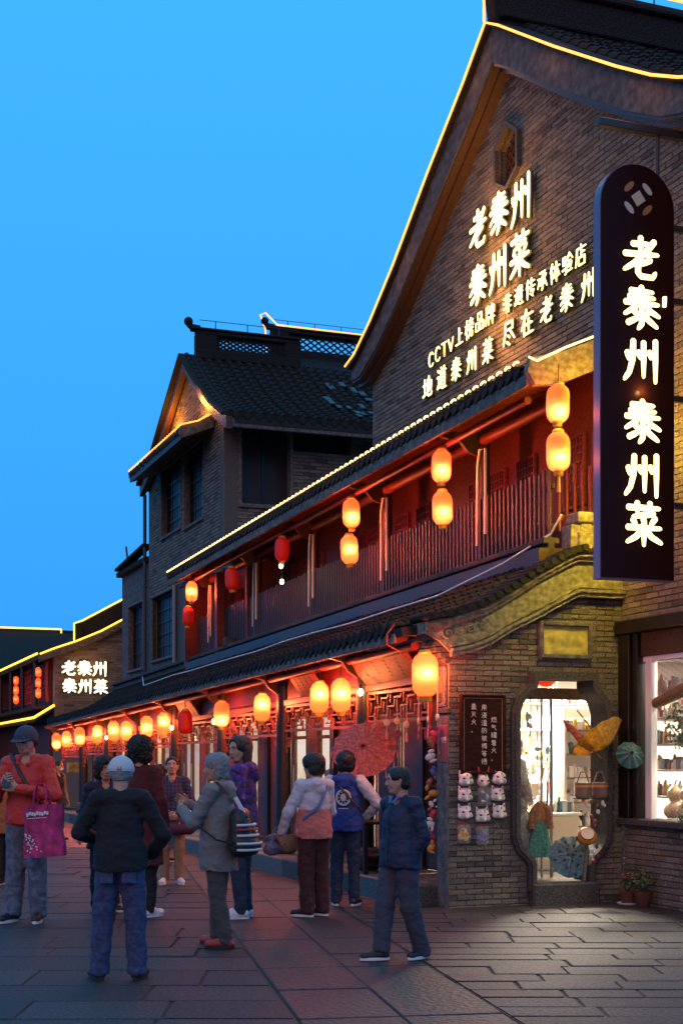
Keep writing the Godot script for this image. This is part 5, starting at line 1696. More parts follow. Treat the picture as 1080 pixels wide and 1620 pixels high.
func cat_mask(label: String, p: Vector3, k: int) -> void:
	var o = thing("animal_mask", label, "mask", Transform3D(BF.basis * Basis(Vector3(0, 0, 1), [0.06, 0.0, -0.08, 0.03, -0.04, 0.07][k % 6]), p), "white masks on the side wall")
	if LM.get("mask") == null:
		var f = Fld.new(Vector3(-0.11, -0.11, -0.03), Vector3(0.11, 0.16, 0.1), 0.007)
		f.bone(Vector3(0, 0, -0.01), Vector3(0, 0, 0), 0.075, 0.075, 0.02)
		f.bone(Vector3(0, -0.03, 0.05), Vector3(0, -0.05, 0.075), 0.03, 0.018, 0.02)
		for s in [-1, 1]:
			f.bone(Vector3(0.05 * s, 0.04, 0.0), Vector3(0.065 * s, 0.1, 0.0), 0.03, 0.008, 0.015)
			f.bone(Vector3(0.05 * s, -0.03, 0.02), Vector3(0.055 * s, -0.035, 0.02), 0.03, 0.03, 0.02)
			f.carve(Vector3(0.03 * s, 0.005, 0.075), Vector3(0.055 * s, 0.015, 0.06), 0.012, 0.008)
		f.cut(Vector3(0, 0, 0), Vector3(0, 0, -1))
		LM.mask = f.build(MB.new()).mesh()
		var g = Fld.new(Vector3(-0.11, -0.11, -0.03), Vector3(0.11, 0.2, 0.1), 0.007)
		g.bone(Vector3(0, -0.02, -0.01), Vector3(0, -0.02, 0), 0.07, 0.07, 0.02)
		g.bone(Vector3(0, -0.05, 0.05), Vector3(0, -0.06, 0.06), 0.028, 0.02, 0.02)
		for s in [-1, 1]:
			g.bone(Vector3(0.035 * s, 0.03, 0.0), Vector3(0.055 * s, 0.14, 0.0), 0.022, 0.012, 0.015)
			g.carve(Vector3(0.03 * s, -0.015, 0.07), Vector3(0.05 * s, -0.01, 0.06), 0.012, 0.008)
		g.cut(Vector3(0, 0, 0), Vector3(0, 0, -1))
		LM.rabbit = g.build(MB.new()).mesh()
	part("mask_face", LM.rabbit if k == 1 else LM.mask, M.paper_white, o)
	var ey = MB.new()
	var rd = MB.new()
	for s in [-1, 1]:
		var y = -0.015 if k == 1 else 0.008
		ey.ball(Vector3(0.038 * s, y, 0.056), Vector3(0.019, 0.009, 0.012), Basis(Vector3(0, 0, 1), 0.35 * s))
		rd.tube([Vector3(0.055 * s, -0.03, 0.052), Vector3(0.075 * s, -0.024, 0.035)], [0.004, 0.001], 5)
		rd.tube([Vector3(0.055 * s, -0.04, 0.05), Vector3(0.073 * s, -0.042, 0.035)], [0.004, 0.001], 5)
		rd.ball(Vector3(0.056 * s, 0.10 if k == 1 else 0.062, 0.018), Vector3(0.008, 0.02 + (0.02 if k == 1 else 0.0), 0.01), Basis(Vector3(0, 0, 1), -0.2 * s))
	rd.ball(Vector3(0, -0.052 if k != 1 else -0.062, 0.092 if k != 1 else 0.08), Vector3(0.008, 0.006, 0.006))
	rd.ball(Vector3(0, 0.045, 0.066), Vector3(0.007, 0.014, 0.008))
	part("mask_eyes", ey, M.ink_black, o)
	part("painted_marks", rd, M.mask_red if k % 3 != 2 else M.mask_blue, o)

func goods() -> void:
	mk("tassel_pink", Color(0.7, 0.25, 0.22), 0.7)
	mk("mask_red", Color(0.6, 0.05, 0.06), 0.5)
	mk("mask_blue", Color(0.10, 0.12, 0.4), 0.5)
	for q in [["oil_red", Color(0.88, 0.30, 0.25)], ["oil_yellow", Color(0.85, 0.6, 0.07)], ["oil_teal", Color(0.06, 0.24, 0.26)], ["oil_blue", Color(0.24, 0.42, 0.5)], ["cloth_teal", Color(0.12, 0.5, 0.52)], ["cloth_peach", Color(0.7, 0.35, 0.22)], ["cloth_pale", Color(0.6, 0.68, 0.6)], ["oil_pink", Color(0.6, 0.08, 0.25)]]:
		var m = mk(q[0], q[1], 0.55, TX.blotch, 3.0, null, 0.0, false)
		m.backlight_enabled = true
		m.backlight = q[1] * 0.95
	mk("gourd", Color(0.66, 0.42, 0.16), 0.4, TX.blotch, 4.0)
	mk("leaf", Color(0.05, 0.10, 0.035), 0.5)
	mk("leaf_pale", Color(0.08, 0.15, 0.05), 0.5)
	mk("terracotta", Color(0.28, 0.10, 0.05), 0.8, TX.rough, 3.0)
	mk("bamboo", Color(0.32, 0.20, 0.09), 0.6, TX.streak, 4.0)
	mk("drum_orange", Color(0.62, 0.25, 0.03), 0.45)
	mk("bottle_glass", Color(0.5, 0.55, 0.55), 0.15)
	mk("bottle_dark", Color(0.06, 0.07, 0.09), 0.2)
	mk("bag_grey", Color(0.25, 0.18, 0.13), 0.8, TX.weave, 5.0)
	# masks
	var ml = [[0.31, 1.38, "fox mask with a narrow face"], [0.52, 1.375, "rabbit mask with one tall pink ear"], [0.71, 1.39, "cat mask, top right of the masks by the door"], [0.30, 1.21, "cat mask in the second row, nearest the pillar"], [0.69, 1.21, "cat mask in the second row, nearest the door"], [0.30, 1.02, "cat mask in the third row, nearest the pillar"], [0.51, 0.985, "cat mask hung lowest in the middle column"], [0.71, 1.02, "cat mask in the third row, nearest the door"]]
	for i in ml.size():
		cat_mask("white " + ml[i][2], L(0, ml[i][1], ml[i][0]) - D_ * 0.012, i)
	var pkx = [[0.52, 1.19, "dark silver trinkets in a clear packet amid the white masks", M.bottle_dark, M.bottle_glass], [0.28, 0.79, "gold toy in a packet below the masks, nearer the pillar", M.gold_cloth, M.drum_orange], [0.5, 0.77, "blue and red toy in a packet below the masks", M.mask_blue, M.plate_red]]
	for q in pkx:
		var o = thing("toy_packet", q[2], "packet", FS(0, 0, 0) * at(Vector3(q[0], q[1], 0.03)), "toy packets on the side wall")
		part("toy", MB.new().ball(Vector3(0, 0.02, 0.0), Vector3(0.045, 0.05, 0.03)).ball(Vector3(0.02, -0.045, 0.01), Vector3(0.035, 0.035, 0.025)).ball(Vector3(-0.035, -0.03, 0.0), Vector3(0.03, 0.04, 0.02)), q[3], o)
		part("toy_trim", MB.new().ball(Vector3(-0.02, 0.05, 0.02), Vector3(0.02, 0.02, 0.02)).ball(Vector3(0.03, 0.0, 0.025), Vector3(0.02, 0.03, 0.015)).ball(Vector3(-0.01, -0.05, 0.02), Vector3(0.03, 0.012, 0.015)), q[4], o)
		part("film", MB.new().span(Vector3(-0.07, -0.1, -0.025), Vector3(0.07, 0.1, 0.045), 0.02), M.glass, o)
		part("header", MB.new().span(Vector3(-0.06, 0.1, -0.02), Vector3(0.06, 0.125, -0.015)), M.plate_red, o)
	# parasols
	var out = -E_ * 0.5 - D_ * 0.87
	var yb = (out + Vector3(0, 0.62, 0)).normalized()
	var xb = yb.cross(Vector3.UP).normalized()
	parasol("red_parasol", "open red paper parasol with tassels tied to the first column", Transform3D(Basis(xb, yb, xb.cross(yb)), LT(1.58, 1.74, -0.22)), 0.39, 0.075, M.oil_red, 16, true)
	yb = (Vector3(0.05, -0.25, 0.5) + Vector3(-0.62, -0.3, 0)).normalized()
	yb = (-D_ * 0.55 + E_ * 0.35 + Vector3(0, -0.75, 0)).normalized()
	xb = yb.cross(Vector3(0, 0, 1)).normalized()
	parasol("yellow_parasol", "open yellow paper parasol hung upside down at the right of the doorway", Transform3D(Basis(xb, yb, xb.cross(yb)), L(-0.25, 1.84, 1.80)), 0.32, 0.16, M.oil_yellow, 12)
	var cl = thing("closed_parasol", "folded red parasol sticking out above the doorway's yellow one", "parasol", at(Vector3.ZERO))
	part("canopy", MB.new().tube([L(-0.15, 2.02, 1.42), L(-0.17, 1.98, 1.46), L(-0.22, 1.80, 1.62), L(-0.26, 1.70, 1.72)], [0.008, 0.03, 0.05, 0.035], 12), M.oil_red, cl)
	part("handle", MB.new().tube([L(-0.26, 1.70, 1.72), L(-0.28, 1.6, 1.82)], 0.01, 6), M.wood_warm, cl)
	yb = (-D_ * 0.8 + Vector3(0, 0.3, 0) - E_ * 0.2).normalized()
	xb = yb.cross(Vector3.UP).normalized()
	parasol("teal_parasol", "small teal parasol hanging on the dark post by the window", Transform3D(Basis(xb, yb, xb.cross(yb)), L(-0.42, 1.64, 2.1)), 0.16, 0.08, M.oil_teal, 10)
	yb = (-D_ * 0.85 - E_ * 0.2 + Vector3(0, 0.35, 0)).normalized()
	xb = yb.cross(Vector3.UP).normalized()
	var bp = parasol("blue_parasol", "pale blue parasol painted with dark flowers, standing on the doorstep", Transform3D(Basis(xb, yb, xb.cross(yb)), L(0.14, 0.5, 1.68)), 0.25, 0.09, M.oil_blue, 14)
	var fl = MB.new()
	for i in 16:
		var a = i * 2.4
		var rr = 0.05 + 0.011 * i
		fl.ball(Vector3(cos(a) * rr, 0.09 * (1.0 - pow(rr / 0.25, 1.25)) + 0.003, sin(a) * rr), Vector3(0.02, 0.003, 0.013), Basis(Vector3.UP, a), 6, 4)
	part("painted_flowers", fl, M.ink_black, bp)
	# charms on cords
	var ch = [[1.5, 2.02], [1.19, 2.03], [0.91, 1.985], [0.57, 2.01], [0.32, 2.02], [0.07, 2.04]]
	for i in ch.size():
		var o = thing("hanging_charm", "gold paper charm on a cord under the fretwork, %s from the column with the parasol" % ORD[i], "charm", Transform3D(Basis(Vector3.UP, 0.3 * i) * BF.basis, L(ch[i][0], ch[i][1], 0.02)), "gold charms on cords")
		part("disc", MB.new().lathe([V(0, -0.012), V(0.04, -0.008), V(0.042, 0.0), V(0.04, 0.008), V(0, 0.012)], 14, Vector3.ZERO, Basis(Vector3(1, 0, 0), PI / 2)), M.cream, o)
		part("cord", MB.new().tube([Vector3(0, 0.3, 0), Vector3(0, -0.1, 0)], 0.0035, 4), M.cream, o)
		part("tag", MB.new().span(Vector3(-0.018, -0.2, -0.01), Vector3(0.018, -0.1, 0.01), 0.004), M.oil_pink if i % 2 else M.tassel_pink, o)
	# hung things beside the pillar
	var o2 = thing("pillar_goods", "string of cloth toys and trinkets hanging down the pillar, white cat pouch on top", "toys", at(L(0.4, 0, 0.1)))
	var it = [[1.86, 0.09, "oil_pink"], [1.78, 0.07, "cloth_peach"], [1.62, 0.075, "paper_white"], [1.45, 0.06, "mask_blue"], [1.34, 0.06, "oil_red"], [1.22, 0.075, "drum_orange"], [1.1, 0.05, "paper_white"], [1.0, 0.06, "mask_red"], [0.88, 0.07, "paper_white"], [0.74, 0.06, "oil_pink"], [0.62, 0.07, "drum_orange"]]
	var r = RandomNumberGenerator.new()
	r.seed = 4
	part("string", MB.new().tube([Vector3(0, 2.1, 0), Vector3(0, 0.5, 0)], 0.005, 4), M.metal_dark, o2)
	for q in it:
		var m = MB.new()
		m.ball(Vector3(r.randf_range(-0.03, 0.03), q[0], 0.02), Vector3(q[1] * 0.55, q[1] * 0.8, q[1] * 0.4), Basis(Vector3(0, 0, 1), q[0] * 9))
		m.ball(Vector3(r.randf_range(-0.06, 0.06), q[0] + q[1] * 0.8, 0.03), Vector3(q[1] * 0.3, q[1] * 0.5, q[1] * 0.25), Basis(Vector3(0, 0, 1), q[0] * 5))
		m.ball(Vector3(r.randf_range(-0.07, 0.07), q[0] - q[1] * 0.6, 0.03), Vector3(q[1] * 0.25, q[1] * 0.6, q[1] * 0.2), Basis(Vector3(0, 0, 1), q[0] * 7))
		part("toy", m, M[q[2]], o2)
	# bags, drums by the door jamb
	for q in [[1.70, 1.25, "brown cloth bag on the door jamb, the nearer to the opening"], [1.91, 1.25, "brown cloth bag on the door jamb, the one beside the wall"]]:
		var o = thing("cloth_bag", q[2], "bag", FS(-0.1, q[1], q[0]), "cloth bags by the doorway")
		part("pouch", MB.new().lathe([V(0, -0.1), V(0.07, -0.1), V(0.09, -0.06), V(0.085, 0.05), V(0.09, 0.08), V(0.08, 0.085), V(0, 0.06)], 16), M.bag_grey, o)
		part("band", MB.new().lathe([V(0.088, 0.03), V(0.093, 0.035), V(0.093, 0.05), V(0.088, 0.055)], 16), M.drum_orange, o)
		part("strap", MB.new().tube([Vector3(-0.08, 0.07, 0), Vector3(-0.03, 0.2, 0), Vector3(0.03, 0.2, 0), Vector3(0.08, 0.07, 0)], 0.008, 5), M.bag_grey, o)
		part("pompom", MB.new().ball(Vector3(0.02, -0.14, 0.03), Vector3(0.02, 0.03, 0.02)).ball(Vector3(0.05, -0.17, 0.02), Vector3(0.014, 0.02, 0.014)), M.paper_white, o)
	var dr = thing("toy_drum", "orange toy drum hanging low on the door jamb", "drum", Transform3D(BF.basis * Basis(Vector3(0, 0, 1), 0.5) * Basis(Vector3(1, 0, 0), 0.9), L(-0.08, 0.74, 1.76)))
	part("barrel", MB.new().lathe([V(0.07, -0.06), V(0.1, -0.03), V(0.105, 0.0), V(0.1, 0.03), V(0.07, 0.06)], 20), M.drum_orange, dr)
	part("skin", MB.new().lathe([V(0, -0.062), V(0.072, -0.061)], 20).lathe([V(0.072, 0.061), V(0, 0.062)], 20), M.cream, dr)
	part("studs", MB.new().lathe([V(0.074, 0.052), V(0.082, 0.055), V(0.076, 0.064)], 20), M.plate_red, dr)
	var tr = thing("trinket_string", "dark string of small trinkets and bells down the door jamb", "trinkets", FS(-0.06, 0, 1.86))
	for i in 14:
		part("trinket", MB.new().ball(Vector3(r.randf_range(-0.05, 0.06), 1.12 - 0.055 * i, r.randf_range(-0.02, 0.03)), Vector3(0.022, 0.03, 0.02)), [M.plate_red, M.bottle_dark, M.paper_white, M.oil_pink][i % 4], tr)
	part("string", MB.new().tube([Vector3(0, 1.6, 0), Vector3(0, 0.35, 0)], 0.004, 4), M.metal_dark, tr)
	var sl = thing("wooden_plank_sign", "narrow plank leaning by the doorstep with a crosspiece", "board", FS(-0.08, 0.25, 1.78))
	part("plank", MB.new().beam(Vector3(-0.06, 0.0, 0.0), Vector3(0.02, 0.5, -0.05), 0.05, 0.02), M.bag_grey, sl)
	part("crosspiece", MB.new().span(Vector3(-0.13, 0.44, -0.06), Vector3(0.06, 0.49, -0.02), 0.005), M.wood_warm, sl)
	# inside the corner shop
	shop_inside()
	# window display
	for q in [[-0.56, 0.94, 0.30, "left of the pair of big gourds in the window"], [-0.80, 0.94, 0.30, "right of the pair of big gourds in the window"], [-1.02, 0.94, 0.25, "smaller gourd beside the pair in the window"]]:
		var k = q[2] / 0.3
		var g = thing("gourd", q[3], "gourd", at(L(q[0], q[1], 2.58), Basis().scaled(Vector3(k, k, k))), "gourds in the shop window")
		part("gourd_body", MB.new().lathe([V(0, 0), V(0.08, 0.005), V(0.12, 0.05), V(0.125, 0.1), V(0.095, 0.16), V(0.06, 0.19), V(0.062, 0.205), V(0.09, 0.25), V(0.088, 0.3), V(0.05, 0.345), V(0.018, 0.365), V(0.012, 0.38)], 22), M.gourd, g)
		part("stalk", MB.new().tube([Vector3(0, 0.37, 0), Vector3(0.005, 0.41, 0), Vector3(0.025, 0.43, 0)], [0.012, 0.008, 0.007], 6), M.wood_brown, g)
	var wb = thing("bamboo_blind", "half rolled bamboo blind sagging across the top of the shop window", "blind", FW(0, 0, 2.36))
	for i in 30:
		var y = 2.66 - 0.012 * i
		part("slat", MB.new().beam(Vector3(0.56, y - 0.05 * i / 30.0, 0.0), Vector3(2.5, y + 0.3 * i / 30.0 * 0.4, 0.0), 0.006, 0.009), M.bamboo, wb)
	part("roll", MB.new().tube([Vector3(0.56, 2.2, 0.02), Vector3(1.1, 2.33, 0.02), Vector3(1.8, 2.5, 0.02), Vector3(2.5, 2.55, 0.02)], [0.06, 0.075, 0.075, 0.07], 12), M.bamboo, wb)
	var wl = thing("paper_lantern", "white paper lantern with red characters behind the shop window", "lantern", at(L(-0.72, 2.12, 2.62)))
	part("shade", MB.new().lathe([V(0.05, -0.2), V(0.085, -0.18), V(0.1, -0.1), V(0.1, 0.1), V(0.085, 0.18), V(0.05, 0.2)], 20), M.paper_white, wl)
	for i in 3:
		part("character", glyph(["品", "在", "店"][i], 0.1, 0.011, 0.006), M.mask_red, wl, Transform3D(Basis(Vector3.UP, -0.36), Vector3(-0.03, 0.11 - 0.11 * i, 0.1)))
	part("hood", MB.new().span(Vector3(-0.1, 0.2, -0.06), Vector3(0.1, 0.26, 0.06), 0.01), M.wood_black, wl)
	part("cord", MB.new().tube([Vector3(0, 0.26, 0), Vector3(0, 0.6, 0)], 0.005, 4), M.metal_dark, wl)
	foliage_thing("hanging_ivy", "leafy plant hanging beside the shop window", "plant", L(-1.42, 1.95, 2.16), Vector3(0.26, 0.3, 0.2), 240, 0.045, false)
	foliage_thing("window_plant", "small trailing plant on the window sill", "plant", L(-1.33, 1.02, 2.24), Vector3(0.16, 0.13, 0.1), 90, 0.035, false)
	foliage_thing("potted_plant", "potted plant with red flowers in a white saucer at the wall foot", "potted plant", L(-0.42, 0.24, 2.08), Vector3(0.09, 0.1, 0.09), 70, 0.035, true)
	foliage_thing("potted_plant", "bushier plant in a terracotta pot, right of the one with red flowers", "potted plant", L(-0.68, 0.3, 2.1), Vector3(0.14, 0.15, 0.13), 130, 0.04, true)
	# the cord lying on the lower canopy
	var cp = [LT(-0.05, 4.3, 1.5), LT(0.15, 4.12, 1.48), LT(0.8, 3.86, 1.2)]
	for i in 12:
		cp.append(LT(2.0 + 1.5 * i, 3.63 + 0.012 * sin(i * 2.2), 0.92 + 0.03 * sin(i * 1.3)))
	cp.append(LT(20.2, 3.95, 1.3))
	solo("white_cable", MB.new().tube(cp, 0.012, 6), M.cord_white, "long white cable lying along the tiles of the lower canopy", "cable")
	solo("orange_cable", MB.new().tube([LT(0.2, 3.1, -0.36), LT(0.3, 2.95, -0.45), LT(0.42, 2.85, -0.4), LT(0.35, 2.78, -0.3), LT(0.5, 2.72, -0.15)], 0.008, 6), M.plate_red, "red cable looping at the canopy's near corner", "cable")
	# lit cooler, table
	var fz = thing("drinks_cooler", "bright light blue cooler standing by a lit shop door", "cooler", FS(13.0, 0.22, 0.45))
	part("cabinet", MB.new().span(Vector3(-0.24, 0, -0.5), Vector3(0.2, 0.9, 0), 0.02), M.lit_cyan, fz)
	part("base", MB.new().span(Vector3(-0.26, -0.02, -0.52), Vector3(0.22, 0.06, 0.02), 0.01), M.white_paint, fz)
	part("shelf_line", MB.new().span(Vector3(-0.245, 0.42, -0.4), Vector3(0.205, 0.44, 0.004)), M.white_paint, fz)
	var tb = thing("wooden_table", "dark wooden stand with a white lily bowl behind the man in navy", "table", FS(1.7, 0.22, -0.02))
	part("table_top", MB.new().span(Vector3(-0.16, 0.6, -0.5), Vector3(0.3, 0.64, 0), 0.01), M.wood_black, tb)
	part("shelf", MB.new().span(Vector3(-0.12, 0.2, -0.46), Vector3(0.26, 0.23, -0.04), 0.005), M.wood_black, tb)
	for q in [[-0.14, -0.02], [0.28, -0.02], [-0.14, -0.48], [0.28, -0.48]]:
		part("leg", MB.new().span(Vector3(q[0] - 0.025, 0, q[1] - 0.025), Vector3(q[0] + 0.025, 0.6, q[1] + 0.025)), M.wood_black, tb)
	var bw = thing("white_bowl", "white flower-shaped bowl on the dark stand", "bowl", FS(1.6, 0.865, 0.1))
	part("bowl", MB.new().lathe([V(0, 0), V(0.03, 0.0), V(0.06, 0.03), V(0.09, 0.04), V(0.085, 0.042), V(0.03, 0.015), V(0, 0.012)], 12), M.paper_white, bw)
	part("stem", MB.new().tube([Vector3(0, 0.01, 0), Vector3(0.005, 0.08, 0)], [0.012, 0.005], 6), M.cream, bw)
	solo("white_notice", MB.new().span(Vector3(-0.28, -0.18, -0.02), Vector3(0.28, 0.18, 0.02), 0.01), M.paper_white, "plain white board at the far end of the lower canopy", "board", FS(25.4, 2.0, 0.6))
	solo("yellow_notice", MB.new().span(Vector3(-0.3, -0.14, -0.02), Vector3(0.3, 0.14, 0.02), 0.01), M.plaque_yellow, "yellow board below the white one at the far end of the canopy", "board", FS(25.5, 1.35, 0.65))

func foliage_thing(nm: String, label: String, cat: String, p: Vector3, rad: Vector3, n: int, ls: float, pot: bool) -> void:
	var o = thing(nm, label, cat, at(p))
	var r = RandomNumberGenerator.new()
	r.seed = n
	var m = MB.new()
	var st = MB.new()
	for i in n:
		var d = Vector3(r.randfn(), r.randfn(), r.randfn()).normalized() * pow(r.randf(), 0.4)
		var c = d * rad
		var nn = (d + Vector3(r.randf() - 0.5, r.randf() * 0.8, r.randf() - 0.5)).normalized()
		var x = nn.cross(Vector3(r.randf() - 0.5, r.randf() - 0.5, 1)).normalized()
		var y = nn.cross(x)
		var l = ls * r.randf_range(0.7, 1.3)
		var pts = [c - y * l * 0.6, c - y * l * 0.1 + x * l * 0.36 + nn * l * 0.06, c + y * l * 0.8 - nn * l * 0.15, c - y * l * 0.1 - x * l * 0.36 + nn * l * 0.06, c + nn * l * 0.02]
		for k in 4:
			m.tri(pts[4], pts[k], pts[(k + 1) % 4])
		if i % 9 == 0:
			st.tube([Vector3(0, -rad.y, 0), c * 0.5 + Vector3(0, -rad.y * 0.4, 0), c], 0.004, 4)
	part("leaves", m, M.leaf if n % 20 else M.leaf_pale, o)
	part("stems", st, M.leaf, o)
	if pot:
		var h = p.y - rad.y * 0.9
		part("pot", MB.new().lathe([V(0, -p.y + 0.004), V(0.07, -p.y + 0.004), V(0.1, -p.y + h), V(0.108, -p.y + h + 0.01), V(0.095, -p.y + h), V(0, -p.y + h - 0.02)], 18), M.terracotta, o)
		if n == 70:
			part("saucer", MB.new().lathe([V(0, -p.y + 0.001), V(0.11, -p.y + 0.002), V(0.13, -p.y + 0.03), V(0.12, -p.y + 0.03), V(0, -p.y + 0.003)], 18), M.white_paint, o)
			var f = MB.new()
			for i in 7:
				f.ball(Vector3(cos(i * 2.4) * 0.06, 0.06 + 0.008 * i, sin(i * 2.4) * 0.06), Vector3(0.014, 0.011, 0.014), Basis(), 7, 5)
			part("flowers", f, M.mask_red, o)

func bottles(parent: Node, o: Vector3, dx: Vector3, n: int, seed_: int) -> void:
	var r = RandomNumberGenerator.new()
	r.seed = seed_
	var mats = [M.bottle_glass, M.paper_white, M.bottle_dark, M.gold_cloth, M.plate_red, M.cream, M.oil_teal, M.white_paint]
	for i in n:
		var h = r.randf_range(0.09, 0.2)
		var w = r.randf_range(0.022, 0.04)
		var p = o + dx * (i + 0.5) / n
		var m = MB.new()
		if r.randf() < 0.6:
			m.lathe([V(0, 0), V(w, 0), V(w, h * 0.6), V(w * 0.45, h * 0.75), V(w * 0.4, h), V(0, h)], 10, p)
		else:
			m.box(p + Vector3(0, h * 0.4, 0), Vector3(w * 2, h * 0.8, w * 1.6), Basis(), 0.006)
		part("shelf_item", m, mats[r.randi() % 8], parent)

func shop_inside() -> void:
	var lampx = Transform3D(Basis(Vector3(1, 0, 0), -PI / 2), Vector3.ZERO)
	for q in [[2.3, 2.6, "first"], [2.8, 3.4, "second"]]:
		var o = thing("ceiling_light", "%s flat ceiling light inside the bright corner shop" % q[2], "ceiling light", BF * at(Vector3(q[1], 2.7, -q[0])))
		part("light_panel", MB.new().span(Vector3(-0.5, 0.0, -0.3), Vector3(0.5, 0.02, 0.3)), M.panel_light, o)
		arealight(o, Transform3D(Basis(Vector3(1, 0, 0), -PI / 2), Vector3(0, -0.03, 0)), Vector2(1.0, 0.6), Color(1, 0.93, 0.82), 60.0)
	for i in 7:
		var o = thing("ceiling_light", "flat ceiling light inside the shops behind the columns, %s from the corner" % ORD[i], "ceiling light", BF * at(Vector3(2.1, 2.7, -6.0 - 2.8 * i)))
		part("light_panel", MB.new().span(Vector3(-0.4, 0.0, -0.3), Vector3(0.4, 0.02, 0.3)), M.panel_light, o)
		arealight(o, Transform3D(Basis(Vector3(1, 0, 0), -PI / 2), Vector3(0, -0.03, 0)), Vector2(0.8, 0.6), Color(0.95, 0.95, 0.95) if i % 2 else Color(1, 0.85, 0.65), 9.0)
	var o3 = thing("ceiling_light", "flat ceiling light behind the shop window with the gourds", "ceiling light", BF * at(Vector3(3.4, 2.96, 1.2)))
	part("light_panel", MB.new().span(Vector3(-0.4, 0.0, -0.4), Vector3(0.4, 0.02, 0.4)), M.panel_light, o3)
	arealight(o3, Transform3D(Basis(Vector3(1, 0, 0), -PI / 2), Vector3(0, -0.03, 0)), Vector2(0.8, 0.8), Color(1, 0.95, 0.86), 15.0)
	# shelves: against the back wall, on the right, and a counter
	var sh = thing("goods_shelf", "tall white shelf of bottles and boxes at the back of the bright shop", "shelf", BF * at(Vector3(2.2, 0.24, -3.6)))
	for i in 6:
		part("shelf_board", MB.new().span(Vector3(-0.8, 0.3 + 0.36 * i, -0.25), Vector3(1.9, 0.325 + 0.36 * i, 0.1), 0.004), M.wood_warm if i % 2 else M.white_paint, sh)
		bottles(sh, Vector3(-0.75, 0.325 + 0.36 * i, -0.02), Vector3(2.6, 0, 0), 30, 50 + i)
		bottles(sh, Vector3(-0.75, 0.325 + 0.36 * i, 0.06), Vector3(2.6, 0, 0), 22, 350 + i)
	for x in [-0.8, 0.1, 1.0, 1.9]:
		part("upright", MB.new().span(Vector3(x - 0.02, 0, -0.25), Vector3(x + 0.02, 2.3, 0.1)), M.white_paint, sh)
	var s2 = thing("goods_shelf", "warm wooden rack of small goods on the right inside the bright shop", "shelf", BF * at(Vector3(2.75, 0.24, -1.7)))
	for i in 5:
		part("shelf_board", MB.new().span(Vector3(-0.25, 0.5 + 0.3 * i, -0.3), Vector3(0.5, 0.52 + 0.3 * i, 0.0), 0.004), M.wood_warm, s2)
		bottles(s2, Vector3(-0.24, 0.52 + 0.3 * i, -0.06), Vector3(0.72, 0, 0), 12, 80 + i)
		bottles(s2, Vector3(-0.24, 0.52 + 0.3 * i, -0.2), Vector3(0.72, 0, 0), 10, 380 + i)
	part("upright", MB.new().span(Vector3(-0.27, 0, -0.3), Vector3(-0.24, 2.0, 0.0)), M.white_paint, s2)
	part("back", MB.new().span(Vector3(-0.24, 0.2, -0.34), Vector3(0.5, 2.0, -0.3)), M.white_paint, s2)
	var ct = thing("counter", "pale counter with small goods inside the bright doorway", "counter", BF * at(Vector3(2.15, 0.24, -1.5)))
	part("counter_body", MB.new().span(Vector3(-0.1, 0, -0.9), Vector3(0.42, 0.66, 0), 0.01), M.cream, ct)
	part("counter_top", MB.new().span(Vector3(-0.13, 0.66, -0.93), Vector3(0.45, 0.7, 0.03), 0.008), M.white_paint, ct)
	bottles(ct, Vector3(-0.08, 0.7, -0.1), Vector3(0.5, 0, 0), 8, 120)
	bottles(ct, Vector3(-0.08, 0.7, -0.3), Vector3(0.5, 0, 0), 7, 121)
	var pic = thing("white_display_card", "white framed card standing on the rack in the bright shop", "card", BF * at(Vector3(2.55, 1.12, -1.35)))
	part("card", MB.new().span(Vector3(-0.13, 0, -0.01), Vector3(0.13, 0.24, 0.01), 0.004), M.paper_white, pic)
	part("card_frame", MB.new().span(Vector3(-0.14, -0.012, -0.015), Vector3(0.14, 0.0, 0.02)).span(Vector3(-0.14, 0.24, -0.015), Vector3(0.14, 0.252, 0.02)), M.wood_warm, pic)
	# glass door leaf standing inside, lintel beam
	var gd = thing("glass_door", "frameless glass door standing open just inside the doorway", "door", BF * at(Vector3(1.55, 0.24, -0.55)))
	part("pane", MB.new().span(Vector3(-0.42, 0.03, -0.005), Vector3(0.1, 2.1, 0.005)), M.glass, gd)
	part("edge_strip", MB.new().span(Vector3(0.1, 0.0, -0.012), Vector3(0.125, 2.1, 0.012)).span(Vector3(-0.02, 0.0, -0.01), Vector3(-0.005, 2.1, 0.01)), M.pipe_grey, gd)
	part("handle", MB.new().tube([Vector3(0.04, 0.8, 0.04), Vector3(0.04, 1.1, 0.04)], 0.012, 8), M.pipe_grey, gd)
	solo("door_beam", MB.new().span(Vector3(-0.9, 0.0, -0.05), Vector3(1.2, 0.13, 0.05), 0.01), M.wood_warm, "warm wooden beam across the top of the bright doorway, inside", "beam", BF * at(Vector3(1.6, 2.27, -0.45)))
	# costumes on hangers
	for q in [[1.49, 0.9, 0.5, "cloth_teal", "cloth_peach", "teal and peach child's costume hanging in the doorway"], [1.36, 0.8, 0.62, "cloth_pale", "cloth_pale", "pale green costume hanging behind the teal one"]]:
		var o = thing("hanging_costume", q[5], "costume", BF * at(Vector3(q[0], q[1], -q[2])))
		var rows = []
		for i in 9:
			var ring = []
			var f = i / 8.0
			for k in 33:
				var a = TAU * k / 32
				var w = lerpf(0.08, 0.16, f) * (1.0 + 0.12 * f * sin(a * 7))
				ring.append(Vector3(cos(a) * w, -0.42 * f, sin(a) * w * 0.4))
			rows.append(ring)
		part("skirt", MB.new().sheet(rows), M[q[3]], o)
		rows = []
		for i in 5:
			var ring = []
			var f = i / 4.0
			for k in 21:
				var a = TAU * k / 20
				var w = lerpf(0.05, 0.085, f)
				ring.append(Vector3(cos(a) * w, 0.2 - 0.22 * f, sin(a) * w * 0.5))
			rows.append(ring)
		var bd = MB.new().sheet(rows)
